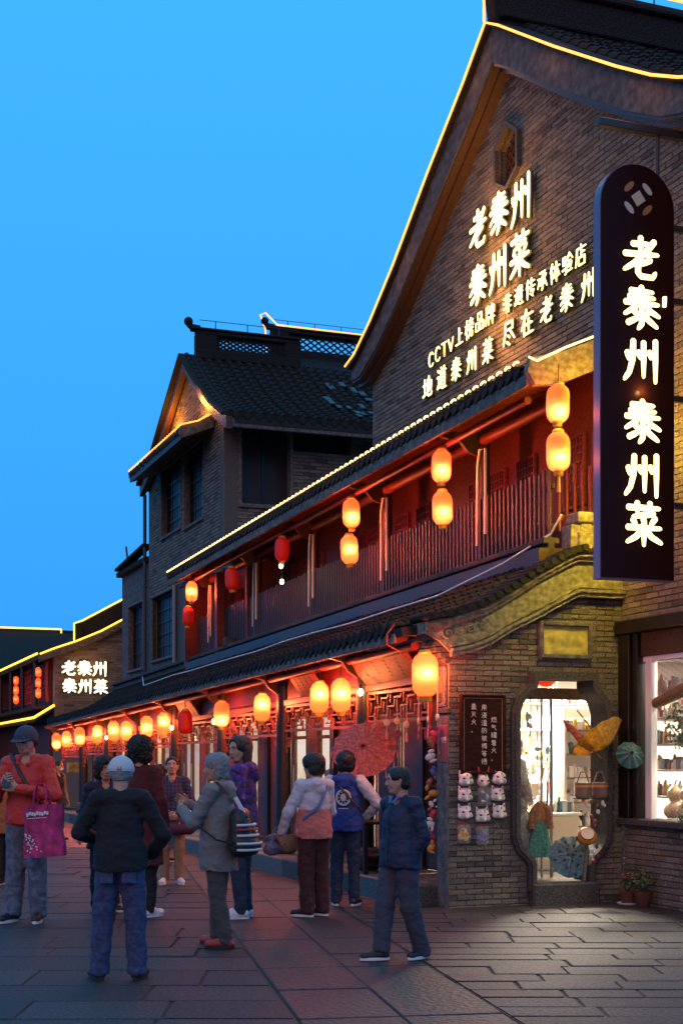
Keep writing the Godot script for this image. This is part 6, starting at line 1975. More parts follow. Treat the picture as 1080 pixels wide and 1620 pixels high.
		for s in [-1, 1]:
			bd.tube([Vector3(0.03 * s, 0.17, 0), Vector3(0.1 * s, 0.1, 0.01), Vector3(0.12 * s, -0.1, 0.02)], [0.03, 0.035, 0.045], 10)
		part("bodice", bd, M[q[4]], o)
		part("hanger", MB.new().tube([Vector3(-0.09, 0.17, 0), Vector3(0, 0.22, 0), Vector3(0.09, 0.17, 0)], 0.006, 5).tube([Vector3(0, 0.22, 0), Vector3(0, 0.5, 0)], 0.003, 4), M.metal_dark, o)
	var wu = parasol("white_umbrella", "pale blue and white umbrella shade hanging at the left inside the bright shop", BF * at(Vector3(1.9, 1.5, -1.6)), 0.28, 0.16, M.cloth_pale, 12)
	# red lantern top seen above the beam
	var rl = thing("round_lantern", "round red and gold lantern near the ceiling just inside the bright doorway", "lantern", BF * at(Vector3(1.62, 2.52, -0.6)))
	part("lantern_body", MB.new().ball(Vector3.ZERO, Vector3(0.12, 0.1, 0.12), Basis(), 18, 10), M.lantern_skin, rl)
	part("lantern_ring", MB.new().lathe([V(0.05, 0.085), V(0.055, 0.09), V(0.05, 0.11)], 14), M.gold_cloth, rl)
	# things hung from the ceiling of the bright shop
	var hg = thing("hanging_ornaments", "rows of small coloured ornaments on strings under the bright shop's ceiling", "ornaments", BF * at(Vector3(1.2, 0, -1.0)))
	var rr = RandomNumberGenerator.new()
	rr.seed = 12
	var hm = [M.oil_red, M.oil_yellow, M.paper_white, M.oil_teal, M.cloth_peach, M.oil_pink, M.gold_cloth, M.oil_blue, M.cloth_pale]
	for i in 34:
		var px = rr.randf_range(0.0, 1.9)
		var pz = -px * 0.9 + rr.randf_range(-1.2, 0.25)
		var y = rr.randf_range(1.25, 2.15)
		var m = MB.new()
		m.tube([Vector3(px, 2.7, pz), Vector3(px, y, pz)], 0.003, 4)
		m.ball(Vector3(px, y, pz), Vector3(rr.randf_range(0.02, 0.05), rr.randf_range(0.03, 0.09), 0.03), Basis(), 8, 6)
		m.ball(Vector3(px, y - 0.1, pz), Vector3(0.015, 0.04, 0.015), Basis(), 7, 5)
		part("ornament", m, hm[i % 9], hg)
	# right window shelves
	var ws = thing("window_shelf", "white shelves of jars and figures behind the shop window", "shelf", BF * at(Vector3(3.15, 0.4, -0.85)))
	for i in 5:
		part("shelf_board", MB.new().span(Vector3(-0.35, 0.75 + 0.3 * i, -0.15), Vector3(1.0, 0.775 + 0.3 * i, 1.4), 0.004), M.wood_warm, ws)
		bottles(ws, Vector3(-0.25, 0.775 + 0.3 * i, -0.05), Vector3(0.0, 0, 1.3), 14, 140 + i)
		bottles(ws, Vector3(0.0, 0.775 + 0.3 * i, -0.05), Vector3(0.0, 0, 1.3), 12, 440 + i)
	part("back", MB.new().span(Vector3(1.0, 0, -0.15), Vector3(1.03, 2.3, 1.4)), M.white_paint, ws)
	# goods along the back of the shops behind the columns
	for i in 6:
		var s3 = thing("shop_shelf", "shelf of coloured goods inside the shops behind the columns, %s from the corner" % ORD[i], "shelf", BF * at(Vector3(3.2, 0.24, -6.4 - 3.2 * i)))
		for k in 4:
			part("shelf_board", MB.new().span(Vector3(-0.3, 0.5 + 0.4 * k, -0.9), Vector3(0.25, 0.53 + 0.4 * k, 0.9), 0.004), M.wood_warm, s3)
			bottles(s3, Vector3(-0.15, 0.53 + 0.4 * k, -0.85), Vector3(0, 0, 1.7), 8, 200 + i * 5 + k)

# ---------------------------------------------------------------- people
var HM = {}

func head_mb() -> MB:
	if HM.has("head"):
		return HM.head
	var f = Fld.new(Vector3(-0.11, -0.19, -0.13), Vector3(0.11, 0.14, 0.14), 0.0065)
	f.bone(Vector3(0, 0.032, -0.022), Vector3(0, 0.034, 0.018), 0.08, 0.077, 0.03)
	f.bone(Vector3(0, -0.01, 0.03), Vector3(0, -0.078, 0.052), 0.06, 0.034, 0.03)
	for s in [-1, 1]:
		f.bone(Vector3(0.036 * s, -0.022, 0.055), Vector3(0.034 * s, -0.03, 0.055), 0.027, 0.027, 0.025)
		f.bone(Vector3(0.05 * s, -0.03, 0.0), Vector3(0.028 * s, -0.085, 0.04), 0.026, 0.02, 0.03)
		f.bone(Vector3(0.079 * s, 0.012, -0.012), Vector3(0.076 * s, -0.026, -0.004), 0.016, 0.011, 0.008)
	f.bone(Vector3(-0.032, 0.03, 0.082), Vector3(0.032, 0.03, 0.082), 0.013, 0.013, 0.02)
	f.bone(Vector3(0, 0.018, 0.09), Vector3(0, -0.024, 0.108), 0.008, 0.0125, 0.014)
	f.bone(Vector3(-0.012, -0.03, 0.096), Vector3(0.012, -0.03, 0.096), 0.009, 0.009, 0.008)
	f.bone(Vector3(-0.018, -0.058, 0.083), Vector3(0.018, -0.058, 0.083), 0.009, 0.009, 0.012)
	f.bone(Vector3(-0.015, -0.069, 0.081), Vector3(0.015, -0.069, 0.081), 0.009, 0.009, 0.006)
	for s in [-1, 1]:
		f.carve(Vector3(0.024 * s, 0.009, 0.104), Vector3(0.042 * s, 0.009, 0.098), 0.012, 0.012)
	f.bone(Vector3(0, -0.05, -0.03), Vector3(0, -0.2, -0.035), 0.052, 0.056, 0.03)
	var m = MB.new()
	f.build(m, func(p):
		if p.z > 0.07 and absf(p.x) < 0.026 and p.y < -0.05 and p.y > -0.078:
			return Color(0.75, 0.45, 0.45)
		if p.z > 0.06 and absf(p.x) > 0.012 and absf(p.x) < 0.05 and p.y > 0.024 and p.y < 0.036:
			return Color(0.25, 0.2, 0.18)
		return Color(1, 1, 1))
	for s in [-1, 1]:
		m.col = Color(1.25, 1.35, 1.5)
		m.ball(Vector3(0.033 * s, 0.009, 0.082), Vector3(0.0125, 0.0065, 0.0085), Basis(), 10, 6)
		m.col = Color(0.05, 0.04, 0.035)
		m.ball(Vector3(0.033 * s, 0.009, 0.0875), Vector3(0.0055, 0.006, 0.0045), Basis(), 8, 5)
	HM.head = m
	return m

func hand_mb(s: int, curl: float) -> MB:
	var key = "h%d_%d" % [s, int(curl * 100)]
	if HM.has(key):
		return HM[key]
	var f = Fld.new(Vector3(-0.085, -0.2, -0.06), Vector3(0.085, 0.035, 0.085), 0.0052)
	var kz = [0.032, 0.011, -0.010, -0.030]
	var ln = [0.072, 0.081, 0.075, 0.058]
	f.bone(Vector3(0, 0.02, 0), Vector3(0, -0.02, 0), 0.025, 0.026, 0.015)
	for i in 4:
		var k = Vector3(0, -0.085, kz[i])
		f.bone(Vector3(0, -0.01, kz[i] * 0.55), k, 0.015, 0.0115, 0.012)
		var p = k
		var a = curl * 0.6
		for j in 3:
			var d = Vector3(-s * sin(a), -cos(a), kz[i] * 0.6).normalized()
			var q = p + d * ln[i] * [0.45, 0.31, 0.24][j]
			f.bone(p, q, 0.0092 - 0.0007 * j, 0.0085 - 0.0007 * j, 0.003)
			p = q
			a += curl
	var t0 = Vector3(0, -0.02, 0.022)
	var t1 = Vector3(-s * 0.012, -0.05, 0.052)
	var t2 = Vector3(-s * (0.018 + 0.02 * curl), -0.083, 0.058)
	f.bone(t0, t1, 0.014, 0.0115, 0.01)
	f.bone(t1, t2, 0.0105, 0.0085, 0.003)
	var m = f.build(MB.new())
	HM[key] = m
	return m

func hair_mb(style: String) -> MB:
	var key = "hair_" + style
	if HM.has(key):
		return HM[key]
	var f = Fld.new(Vector3(-0.16, -0.2, -0.19), Vector3(0.16, 0.2, 0.16), 0.008)
	var amp = 0.004
	var fq = Vector3(60, 25, 60)
	match style:
		"short":
			f.bone(Vector3(0, 0.04, -0.026), Vector3(0, 0.045, 0.016), 0.092, 0.086, 0.02)
			f.bone(Vector3(-0.03, -0.02, -0.055), Vector3(0.03, -0.02, -0.055), 0.058, 0.058, 0.02)
			f.carve(Vector3(0, -0.05, 0.13), Vector3(0, 0.01, 0.14), 0.09, 0.01)
			f.carve(Vector3(-0.1, -0.05, 0.03), Vector3(-0.1, -0.02, 0.03), 0.035, 0.01)
			f.carve(Vector3(0.1, -0.05, 0.03), Vector3(0.1, -0.02, 0.03), 0.035, 0.01)
			f.cut(Vector3(0, -0.075, 0), Vector3(0, -1, 0))
		"round":
			f.bone(Vector3(0, 0.04, -0.035), Vector3(0, 0.045, 0.012), 0.108, 0.1, 0.02)
			f.bone(Vector3(-0.035, -0.03, -0.055), Vector3(0.035, -0.03, -0.055), 0.07, 0.07, 0.02)
			f.carve(Vector3(0, -0.06, 0.14), Vector3(0, 0.0, 0.145), 0.088, 0.01)
			f.cut(Vector3(0, -0.105, 0), Vector3(0, -1, 0))
			amp = 0.007
		"curly":
			f.bone(Vector3(0, 0.045, -0.035), Vector3(0, 0.05, 0.01), 0.122, 0.112, 0.02)
			f.bone(Vector3(-0.05, -0.04, -0.045), Vector3(0.05, -0.04, -0.045), 0.075, 0.075, 0.02)
			f.carve(Vector3(0, -0.06, 0.15), Vector3(0, 0.0, 0.155), 0.09, 0.01)
			f.cut(Vector3(0, -0.12, 0), Vector3(0, -1, 0))
			amp = 0.016
			fq = Vector3(45, 45, 45)
		"bob":
			f.bone(Vector3(0, 0.04, -0.03), Vector3(0, 0.045, 0.012), 0.1, 0.094, 0.02)
			f.bone(Vector3(-0.06, 0, -0.03), Vector3(-0.075, -0.12, -0.02), 0.05, 0.032, 0.02)
			f.bone(Vector3(0.06, 0, -0.03), Vector3(0.075, -0.12, -0.02), 0.05, 0.032, 0.02)
			f.bone(Vector3(0, 0, -0.06), Vector3(0, -0.12, -0.06), 0.07, 0.06, 0.02)
			f.carve(Vector3(0, -0.08, 0.13), Vector3(0, 0.02, 0.135), 0.086, 0.012)
			f.cut(Vector3(0, -0.15, 0), Vector3(0, -1, 0))
		"grey":
			f.bone(Vector3(0, 0.04, -0.03), Vector3(0, 0.045, 0.014), 0.1, 0.092, 0.02)
			f.bone(Vector3(-0.05, -0.01, -0.04), Vector3(-0.06, -0.07, -0.03), 0.05, 0.035, 0.02)
			f.bone(Vector3(0.05, -0.01, -0.04), Vector3(0.06, -0.07, -0.03), 0.05, 0.035, 0.02)
			f.bone(Vector3(0, -0.02, -0.06), Vector3(0, -0.07, -0.06), 0.065, 0.055, 0.02)
			f.carve(Vector3(0, -0.07, 0.13), Vector3(0, 0.0, 0.135), 0.088, 0.012)
			f.cut(Vector3(0, -0.105, 0), Vector3(0, -1, 0))
			amp = 0.007
		"fringe":
			f.bone(Vector3(0, 0.02, -0.05), Vector3(0, -0.03, -0.05), 0.07, 0.06, 0.02)
			f.bone(Vector3(-0.05, -0.01, -0.02), Vector3(0.05, -0.01, -0.02), 0.045, 0.045, 0.03)
			f.carve(Vector3(0, -0.05, 0.12), Vector3(0, 0.05, 0.12), 0.1, 0.01)
			f.cut(Vector3(0, -0.07, 0), Vector3(0, -1, 0))
		"bun":
			f.bone(Vector3(0, 0.04, -0.026), Vector3(0, 0.045, 0.014), 0.09, 0.084, 0.02)
			f.bone(Vector3(0, 0.0, -0.05), Vector3(0, -0.03, -0.05), 0.06, 0.055, 0.02)
			f.bone(Vector3(0, 0.02, -0.13), Vector3(0, -0.02, -0.14), 0.035, 0.03, 0.02)
			f.carve(Vector3(0, -0.05, 0.13), Vector3(0, 0.02, 0.14), 0.09, 0.01)
			f.cut(Vector3(0, -0.075, 0), Vector3(0, -1, 0))
	nz.frequency = 1.0
	f.ripple(nz, amp * 1.6, fq)
	HM[key] = f.build(MB.new())
	return HM[key]

func shoe_mesh() -> Array:
	if HM.has("shoe"):
		return HM.shoe
	var f = Fld.new(Vector3(-0.07, -0.02, -0.14), Vector3(0.07, 0.16, 0.2), 0.008)
	f.bone(Vector3(0, 0.04, -0.075), Vector3(0, 0.034, 0.115), 0.038, 0.04, 0.02)
	f.bone(Vector3(0, 0.06, -0.06), Vector3(0, 0.06, 0.03), 0.036, 0.028, 0.03)
	f.bone(Vector3(0, 0.11, -0.05), Vector3(0, 0.06, -0.04), 0.034, 0.036, 0.02)
	f.cut(Vector3(0, 0.021, 0), Vector3(0, -1, 0))
	f.cut(Vector3(0, 0.115, 0), Vector3(0, 1, 0))
	var up = f.build(MB.new()).mesh()
	var po = PackedVector2Array()
	for i in 24:
		var a = TAU * i / 24
		var z = 0.02 + 0.135 * sin(a)
		po.append(V(cos(a) * (0.043 if z > 0.02 else 0.038) , z))
	var so = MB.new().prism(po, 0.026, Transform3D(Basis(Vector3(-1, 0, 0), Vector3(0, 0, 1), Vector3(0, 1, 0)), Vector3(0, 0, 0))).mesh()
	HM.shoe = [up, so]
	return HM.shoe

func cloth(nm: String, col: Color, rough = 0.85, tex = "weave", sc = 4.0) -> StandardMaterial3D:
	if not M.has(nm):
		var m = mk(nm, col, rough, TX[tex], sc * 0.6, TX.fold, 0.28, false)
		m.rim_enabled = true
		m.rim = 0.15
		m.rim_tint = 0.6
	return M[nm]

func person(sp: Dictionary) -> Node3D:
	var H: float = sp.H
	var k = H / 1.7
	var j = {"elL": Vector3(0.235, 1.11, -0.03), "elR": Vector3(-0.235, 1.11, -0.03), "wrL": Vector3(0.245, 0.87, 0.05), "wrR": Vector3(-0.245, 0.87, 0.05),
		"shL": Vector3(0.168, 1.375, -0.015), "shR": Vector3(-0.168, 1.375, -0.015), "hipL": Vector3(0.085, 0.9, 0), "hipR": Vector3(-0.085, 0.9, 0),
		"knL": Vector3(0.095, 0.49, 0.015), "knR": Vector3(-0.095, 0.49, 0.015), "anL": Vector3(0.1, 0.09, -0.02), "anR": Vector3(-0.1, 0.09, -0.02),
		"pel": Vector3(0, 0.93, 0), "cst": Vector3(0, 1.22, 0.0), "hd": Vector3(0, 1.575, 0.02)}
	j.merge(sp.get("j", {}), true)
	var hb = Basis(Vector3.UP, sp.get("hy", 0.0)) * Basis(Vector3(1, 0, 0), sp.get("hp", 0.0))
	var far = sp.get("far", false)
	# the body, one surface from head to feet
	var body = MB.new()
	var hipy: float = j.pel.y
	var f = Fld.new(Vector3(-0.5, -0.05, -0.5), Vector3(0.5, 1.55, 0.6), 0.036)
	f.bone(j.pel, j.cst, 0.12, 0.125, 0.04, Vector3(0, 0, 1), 0.4)
	f.bone(j.cst, j.hd + Vector3(0, -0.16, -0.03), 0.1, 0.05, 0.04)
	f.bone(j.shL, j.shR, 0.05, 0.05, 0.04)
	for s in ["L", "R"]:
		f.bone(j["sh" + s], j["el" + s], 0.045, 0.036, 0.02)
		f.bone(j["el" + s], j["wr" + s], 0.036, 0.027, 0.02)
		f.bone(j["hip" + s], j["kn" + s], 0.08, 0.055, 0.03)
		f.bone(j["kn" + s], j["an" + s], 0.055, 0.04, 0.02)
		f.bone(j["an" + s], j["an" + s] + Vector3(0, -0.04, 0.03), 0.026, 0.02, 0.02)
	f.build(body)
	body.add(head_mb(), Transform3D(hb, j.hd))
	for s in ["L", "R"]:
		var d: Vector3 = (j["wr" + s] - j["el" + s]).normalized()
		var th: Vector3 = sp.get("thumb" + s, Vector3(0, 0.3, 1))
		var y = -d
		var z = (th - y * th.dot(y)).normalized()
		var x = y.cross(z)
		body.add(hand_mb(1 if s == "L" else -1, sp.get("curl" + s, 0.35)), Transform3D(Basis(x, y, z), j["wr" + s] + d * 0.005))
	var o = MeshInstance3D.new()
	o.name = numbered("person")
	o.mesh = body.mesh()
	o.material_override = M[sp.get("skin", "skin")]
	o.transform = Transform3D(Basis(Vector3.UP, sp.yaw).scaled(Vector3(k, k, k)), sp.pos)
	add_child(o)
	tag(o, sp.label, "person", sp.get("group", ""))
	# jacket
	var hem: float = sp.hem
	var fat: float = sp.get("fat", 0.0)
	var cell = 0.026 if far else 0.018
	f = Fld.new(Vector3(-0.52, hem - 0.1, -0.42), Vector3(0.52, 1.56, 0.52), cell)
	f.bone(Vector3(0, hem - 0.05, j.pel.z * 0.8), j.pel if hem < j.pel.y - 0.05 else Vector3(j.pel.x, hem, j.pel.z), sp.get("hemr", 0.188) + fat, 0.176 + fat, 0.04, Vector3(0, 0, 1), 0.32)
	f.bone(j.pel, j.cst, 0.172 + fat, 0.158 + fat * 0.7, 0.04, Vector3(0, 0, 1), 0.34)
	f.bone(j.cst, j.hd + Vector3(0, -0.19, -0.03), 0.13, 0.075, 0.05)
	f.bone(j.shL, j.shR, 0.068, 0.068, 0.04)
	var sleeves = not sp.has("sleeve")
	if sleeves:
		for s in ["L", "R"]:
			f.bone(j["sh" + s], j["el" + s], 0.068, 0.058, 0.03)
			f.bone(j["el" + s], j["wr" + s], 0.062, 0.047, 0.02)
	if sp.get("hood", false):
		f.bone(j.hd + Vector3(-0.06, -0.17, -0.1), j.hd + Vector3(0.06, -0.17, -0.1), 0.055, 0.055, 0.03)
		f.bone(j.hd + Vector3(0, -0.24, -0.13), j.hd + Vector3(0, -0.2, -0.12), 0.06, 0.07, 0.04)
		f.bone(j.hd + Vector3(-0.09, -0.18, -0.02), j.hd + Vector3(-0.04, -0.2, 0.07), 0.03, 0.025, 0.02)
		f.bone(j.hd + Vector3(0.09, -0.18, -0.02), j.hd + Vector3(0.04, -0.2, 0.07), 0.03, 0.025, 0.02)
	else:
		f.bone(j.hd + Vector3(-0.045, -0.155, -0.03), j.hd + Vector3(0.045, -0.155, -0.03), 0.038, 0.038, 0.03)
	f.carve(j.hd + Vector3(0, -0.09, 0.02), j.hd + Vector3(0, -0.165, 0.05), 0.05, 0.02)
	f.cut(Vector3(0, hem, 0), Vector3(0, -1, 0.12).normalized())
	nz.seed = int(sp.pos.x * 100) + 500
	nz.frequency = 1.0
	f.ripple(nz, 0.011, Vector3(7, 11, 7))
	f.ripple(nz, 0.007, Vector3(16, 22, 16))
	part("jacket", f.build(MB.new(), sp.get("paint")), M[sp.jacket], o)
	if not sleeves:
		for s in ["L", "R"]:
			f = Fld.new(j["sh" + s].min(j["el" + s]).min(j["wr" + s]) - Vector3(0.12, 0.12, 0.12), j["sh" + s].max(j["el" + s]).max(j["wr" + s]) + Vector3(0.12, 0.12, 0.12), cell)
			f.bone(j["sh" + s], j["el" + s], 0.076, 0.064, 0.035)
			f.bone(j["el" + s], j["wr" + s], 0.062, 0.046, 0.02)
			f.ripple(nz, 0.014, Vector3(10, 14, 10))
			part("sleeve", f.build(MB.new()), M[sp.sleeve], o)
	# trousers
	var tw: float = sp.get("tw", 0.0)
	f = Fld.new(Vector3(-0.35, -0.02, -0.4), Vector3(0.35, 1.12, 0.6), cell)
	f.bone(j.pel + Vector3(0, 0.03, 0), j.pel - Vector3(0, 0.03, 0), 0.125, 0.14, 0.04, Vector3(0, 0, 1), 0.3)
	for s in ["L", "R"]:
		f.bone(j["hip" + s], j["kn" + s], 0.098 + tw * 0.5, 0.073 + tw, 0.03)
		f.bone(j["kn" + s], j["an" + s] - Vector3(0, 0.03, 0), 0.073 + tw, 0.062 + tw, 0.02)
	f.ripple(nz, 0.012, Vector3(7, 8, 7))
	f.ripple(nz, 0.006, Vector3(18, 24, 18))
	f.cut(Vector3(0, 0.045, 0), Vector3(0, -1, 0.15).normalized())
	part("trousers", f.build(MB.new()), M[sp.trousers], o)
	# shoes
	var sm = shoe_mesh()
	for s in ["L", "R"]:
		var fy: float = sp.get("f" + s, 0.25 if s == "L" else -0.25)
		var a: Vector3 = j["an" + s]
		var sh = part("shoe", sm[0], M[sp.shoes], o, Transform3D(Basis(Vector3.UP, fy), Vector3(a.x, maxf(a.y - 0.09, 0.0), a.z) + Basis(Vector3.UP, fy) * Vector3(0, 0, 0.04)))
		part("sole", sm[1], M[sp.get("sole", "paper_white")], sh)
	# hair and headgear
	part("hair", hair_mb(sp.hair), M[sp.get("haircol", "hair_black")], o, Transform3D(hb, j.hd))
	if sp.has("cap"):
		var c = MB.new()
		var rows = []
		for i in 9:
			var ph = PI / 2 * i / 8.0
			var ring = []
			for q in 25:
				var a = TAU * q / 24
				ring.append(Vector3(cos(a) * 0.102 * cos(ph), 0.02 + 0.112 * sin(ph), -0.008 + sin(a) * 0.112 * cos(ph)))
			rows.append(ring)
		c.sheet(rows)
		c.lathe([V(0.099, 0.005), V(0.1, 0.03)], 24, Vector3(0, 0, -0.006), Basis(Vector3(1, 0, 0), Vector3.UP, Vector3(0, 0, 1.12)))
		var cp = part("cap", c, M[sp.cap], o, Transform3D(hb, j.hd))
		var b = []
		for i in 2:
			var ring = []
			for q in 13:
				var a = PI * q / 12
				ring.append(Vector3(cos(a) * (0.095 + 0.0 * i), 0.022 - 0.018 * i * sin(a), 0.03 + sin(a) * (0.07 + 0.085 * i)))
			b.append(ring)
		part("brim", MB.new().sheet(b), M[sp.get("brim", sp.cap)], cp)
		part("button", MB.new().ball(Vector3(0, 0.132, -0.008), Vector3(0.01, 0.006, 0.01)), M[sp.cap], cp)
	if sp.get("glasses", false):
		var g = MB.new()
		for s in [-1, 1]:
			var pts = []
			for i in 13:
				pts.append(Vector3(0.034 * s + cos(TAU * i / 12) * 0.023, 0.008 + sin(TAU * i / 12) * 0.017, 0.104))
			g.tube(pts, 0.003, 5)
			g.tube([Vector3(0.057 * s, 0.012, 0.102), Vector3(0.084 * s, 0.012, -0.01)], 0.0025, 4)
		part("glasses", g, M.metal_dark, o, Transform3D(hb, j.hd))
	if sp.get("mask", false):
		part("face_mask", MB.new().ball(Vector3(0, -0.055, 0.06), Vector3(0.056, 0.045, 0.05)), M.paper_white, o, Transform3D(hb, j.hd))
	if sp.has("strap"):
		part("strap", MB.new().tube(sp.strap, 0.016, 6, true, 0.4), M[sp.get("strapcol", "strap_black")], o)
	return o

func people() -> void:
	var sk = mk("skin", Color(0.48, 0.27, 0.185), 0.55)
	sk.vertex_color_use_as_albedo = true
	sk.subsurf_scatter_enabled = true
	sk.subsurf_scatter_strength = 0.08
	mk("hair_black", Color(0.012, 0.010, 0.010), 0.5, TX.grain, 6.0, TX.grain, 0.4, false)
	mk("hair_brown", Color(0.03, 0.018, 0.014), 0.5, TX.grain, 6.0, TX.grain, 0.4, false)
	mk("hair_grey", Color(0.33, 0.34, 0.36), 0.6, TX.grain, 6.0, TX.grain, 0.4, false)
	mk("strap_black", Color(0.015, 0.015, 0.018), 0.5)
	mk("strap_blue", Color(0.10, 0.14, 0.32), 0.7)
	cloth("red_shell", Color(0.75, 0.04, 0.025), 0.6)
	cloth("jeans_pale", Color(0.16, 0.22, 0.32), 0.85, "streak", 2.5)
	cloth("jeans_blue", Color(0.06, 0.09, 0.22), 0.85, "streak", 2.5)
	cloth("jeans_dark", Color(0.025, 0.04, 0.08), 0.85)
	cloth("knit_black", Color(0.012, 0.015, 0.022), 0.9)
	cloth("maroon_coat", Color(0.10, 0.012, 0.012), 0.9)
	cloth("navy_jacket", Color(0.018, 0.024, 0.055), 0.8)
	cloth("navy_blue", Color(0.014, 0.026, 0.075), 0.7)
	cloth("grey_coat", Color(0.24, 0.225, 0.215), 0.8)
	cloth("brown_trousers", Color(0.10, 0.085, 0.08), 0.85)
	cloth("slate_trousers", Color(0.06, 0.065, 0.10), 0.85)
	cloth("beige", Color(0.36, 0.23, 0.13), 0.85)
	cloth("black_trousers", Color(0.012, 0.012, 0.014), 0.85)
	cloth("wine_trousers", Color(0.075, 0.016, 0.018), 0.85)
	cloth("white_fleece", Color(0.72, 0.68, 0.72), 0.9)
	cloth("blue_hoodie", Color(0.018, 0.06, 0.30), 0.85)
	cloth("orange_coat", Color(0.5, 0.14, 0.03), 0.8)
	cloth("brown_jacket", Color(0.085, 0.035, 0.02), 0.8)
	cloth("cap_white", Color(0.72, 0.72, 0.76), 0.8)
	cloth("cap_navy", Color(0.05, 0.06, 0.10), 0.8)
	cloth("bag_purple", Color(0.09, 0.018, 0.06), 0.6)
	mk("shoe_white", Color(0.68, 0.66, 0.68), 0.5)
	mk("shoe_black", Color(0.014, 0.014, 0.016), 0.5)
	mk("shoe_red", Color(0.42, 0.035, 0.02), 0.5)
	mk("sole_black", Color(0.02, 0.02, 0.02), 0.7)
	var tt = cloth("two_tone", Color(1, 1, 1), 0.9)
	tt.vertex_color_use_as_albedo = true
	# woven check and flower print, in the fabric
	var im = Image.create(64, 64, false, Image.FORMAT_RGB8)
	for y in 64:
		for x in 64:
			var c = Color(0.10, 0.11, 0.19)
			if x % 32 < 12: c = c.lerp(Color(0.22, 0.24, 0.40), 0.5)
			if y % 32 < 12: c = c.lerp(Color(0.22, 0.24, 0.40), 0.5)
			if x % 32 == 20 or y % 32 == 20: c = c.lerp(Color(0.75, 0.72, 0.75), 0.55)
			if x % 32 == 5 or y % 32 == 5: c = c.lerp(Color(0.6, 0.5, 0.5), 0.35)
			im.set_pixel(x, y, c)
	var pm = cloth("plaid", Color(1, 1, 1), 0.9)
	pm.albedo_texture = ImageTexture.create_from_image(im)
	pm.uv1_scale = Vector3(5.0, 5.0, 5.0)
	var n2 = FastNoiseLite.new()
	n2.seed = 8
	n2.frequency = 0.05
	im = Image.create(128, 128, false, Image.FORMAT_RGB8)
	for y in 128:
		for x in 128:
			var v = n2.get_noise_2d(x, y)
			var w = n2.get_noise_2d(x + 300, y * 1.3)
			var c = Color(0.10, 0.05, 0.26)
			if v > 0.12: c = Color(0.36, 0.18, 0.66)
			elif v < -0.25: c = Color(0.04, 0.03, 0.10)
			if w > 0.3: c = Color(0.45, 0.07, 0.16)
			im.set_pixel(x, y, c)
	pm = cloth("purple_print", Color(1, 1, 1), 0.7)
	pm.albedo_texture = ImageTexture.create_from_image(im)
	pm.uv1_scale = Vector3(2.2, 2.2, 2.2)

	# near
	var red = person({"pos": Vector3(-3.08, 0, -13.95), "yaw": -0.22, "H": 1.92, "label": "man in a red jacket and cap looking at his phone", "jacket": "red_shell", "trousers": "jeans_pale", "shoes": "shoe_black", "hair": "fringe", "cap": "cap_navy", "glasses": true, "hem": 0.83, "hp": 0.13, "hy": -0.1, "hood": true, "tw": 0.012, "fat": 0.012,
		"j": {"elL": Vector3(0.285, 1.1, 0.06), "wrL": Vector3(0.05, 1.16, 0.27), "elR": Vector3(-0.27, 1.08, 0.06), "wrR": Vector3(-0.1, 1.2, 0.26), "anL": Vector3(0.1, 0.09, -0.02), "anR": Vector3(-0.12, 0.09, 0.03)},
		"thumbL": Vector3(0, 1, 0.2), "thumbR": Vector3(0, 1, 0.2), "curlL": 0.7, "curlR": 0.7, "strap": [Vector3(-0.13, 1.44, -0.05), Vector3(-0.13, 1.46, 0.05), Vector3(0.0, 1.3, 0.155), Vector3(0.14, 1.08, 0.15), Vector3(0.2, 0.98, 0.06)]})
	var rx = red.transform
	var ph = thing("mobile_phone", "dark phone in the hands of the man in red", "phone", rx * Transform3D(Basis(Vector3(0, 1, 0), 0.15) * Basis(Vector3(1, 0, 0), -0.7), Vector3(-0.03, 1.235, 0.33)))
	part("phone_body", MB.new().box(Vector3.ZERO, Vector3(0.075, 0.15, 0.009), Basis(), 0.004), M.metal_dark, ph)
	part("screen", MB.new().box(Vector3(0, 0, -0.005), Vector3(0.068, 0.138, 0.002)), M.sign_brown, ph)
	var bg = thing("shopping_bag", "bright pink shopping bag with white print hanging from the red-jacketed man's arm", "bag", Transform3D(Basis(Vector3.UP, -0.25) * Basis(Vector3(0, 0, 1), 0.07), Vector3(-2.83, 0.66, -13.62)))
	cloth("bag_pink", Color(0.80, 0.03, 0.26), 0.6, "blotch", 2.0)
	var bm = MB.new()
	var rows = []
	for i in 8:
		var f = i / 7.0
		var ring = []
		for q in 41:
			var a = TAU * q / 40
			var cx = signf(cos(a)) * pow(absf(cos(a)), 0.35) * (0.2 - 0.012 * f + 0.008 * sin(f * 9))
			var cz = signf(sin(a)) * pow(absf(sin(a)), 0.5) * (0.075 - 0.02 * f) + 0.008 * sin(q * 0.8 + f * 4)
			ring.append(Vector3(cx, 0.5 * f, cz))
		rows.append(ring)
	bm.sheet(rows)
	bm.box(Vector3(0, 0.004, 0), Vector3(0.38, 0.008, 0.13))
	part("bag_body", bm, M.bag_pink, bg)
	for s in [-1, 1]:
		part("handle", MB.new().tube([Vector3(-0.07, 0.46, 0.06 * s), Vector3(-0.06, 0.62, 0.03 * s), Vector3(-0.04, 0.7, 0.0), Vector3(0.03, 0.7, 0.0), Vector3(0.06, 0.62, 0.03 * s), Vector3(0.07, 0.46, 0.06 * s)], 0.009, 5), M.bag_pink, bg)
	var pr = MB.new()
	for i in 9:
		pr.box(Vector3(-0.12 + 0.026 * i, 0.41 + 0.006 * ((i * 5) % 3), 0.082), Vector3(0.02, 0.032, 0.004))
		pr.box(Vector3(-0.12 + 0.024 * i, 0.375, 0.083), Vector3(0.016, 0.007, 0.004))
	var r = RandomNumberGenerator.new()
	r.seed = 31
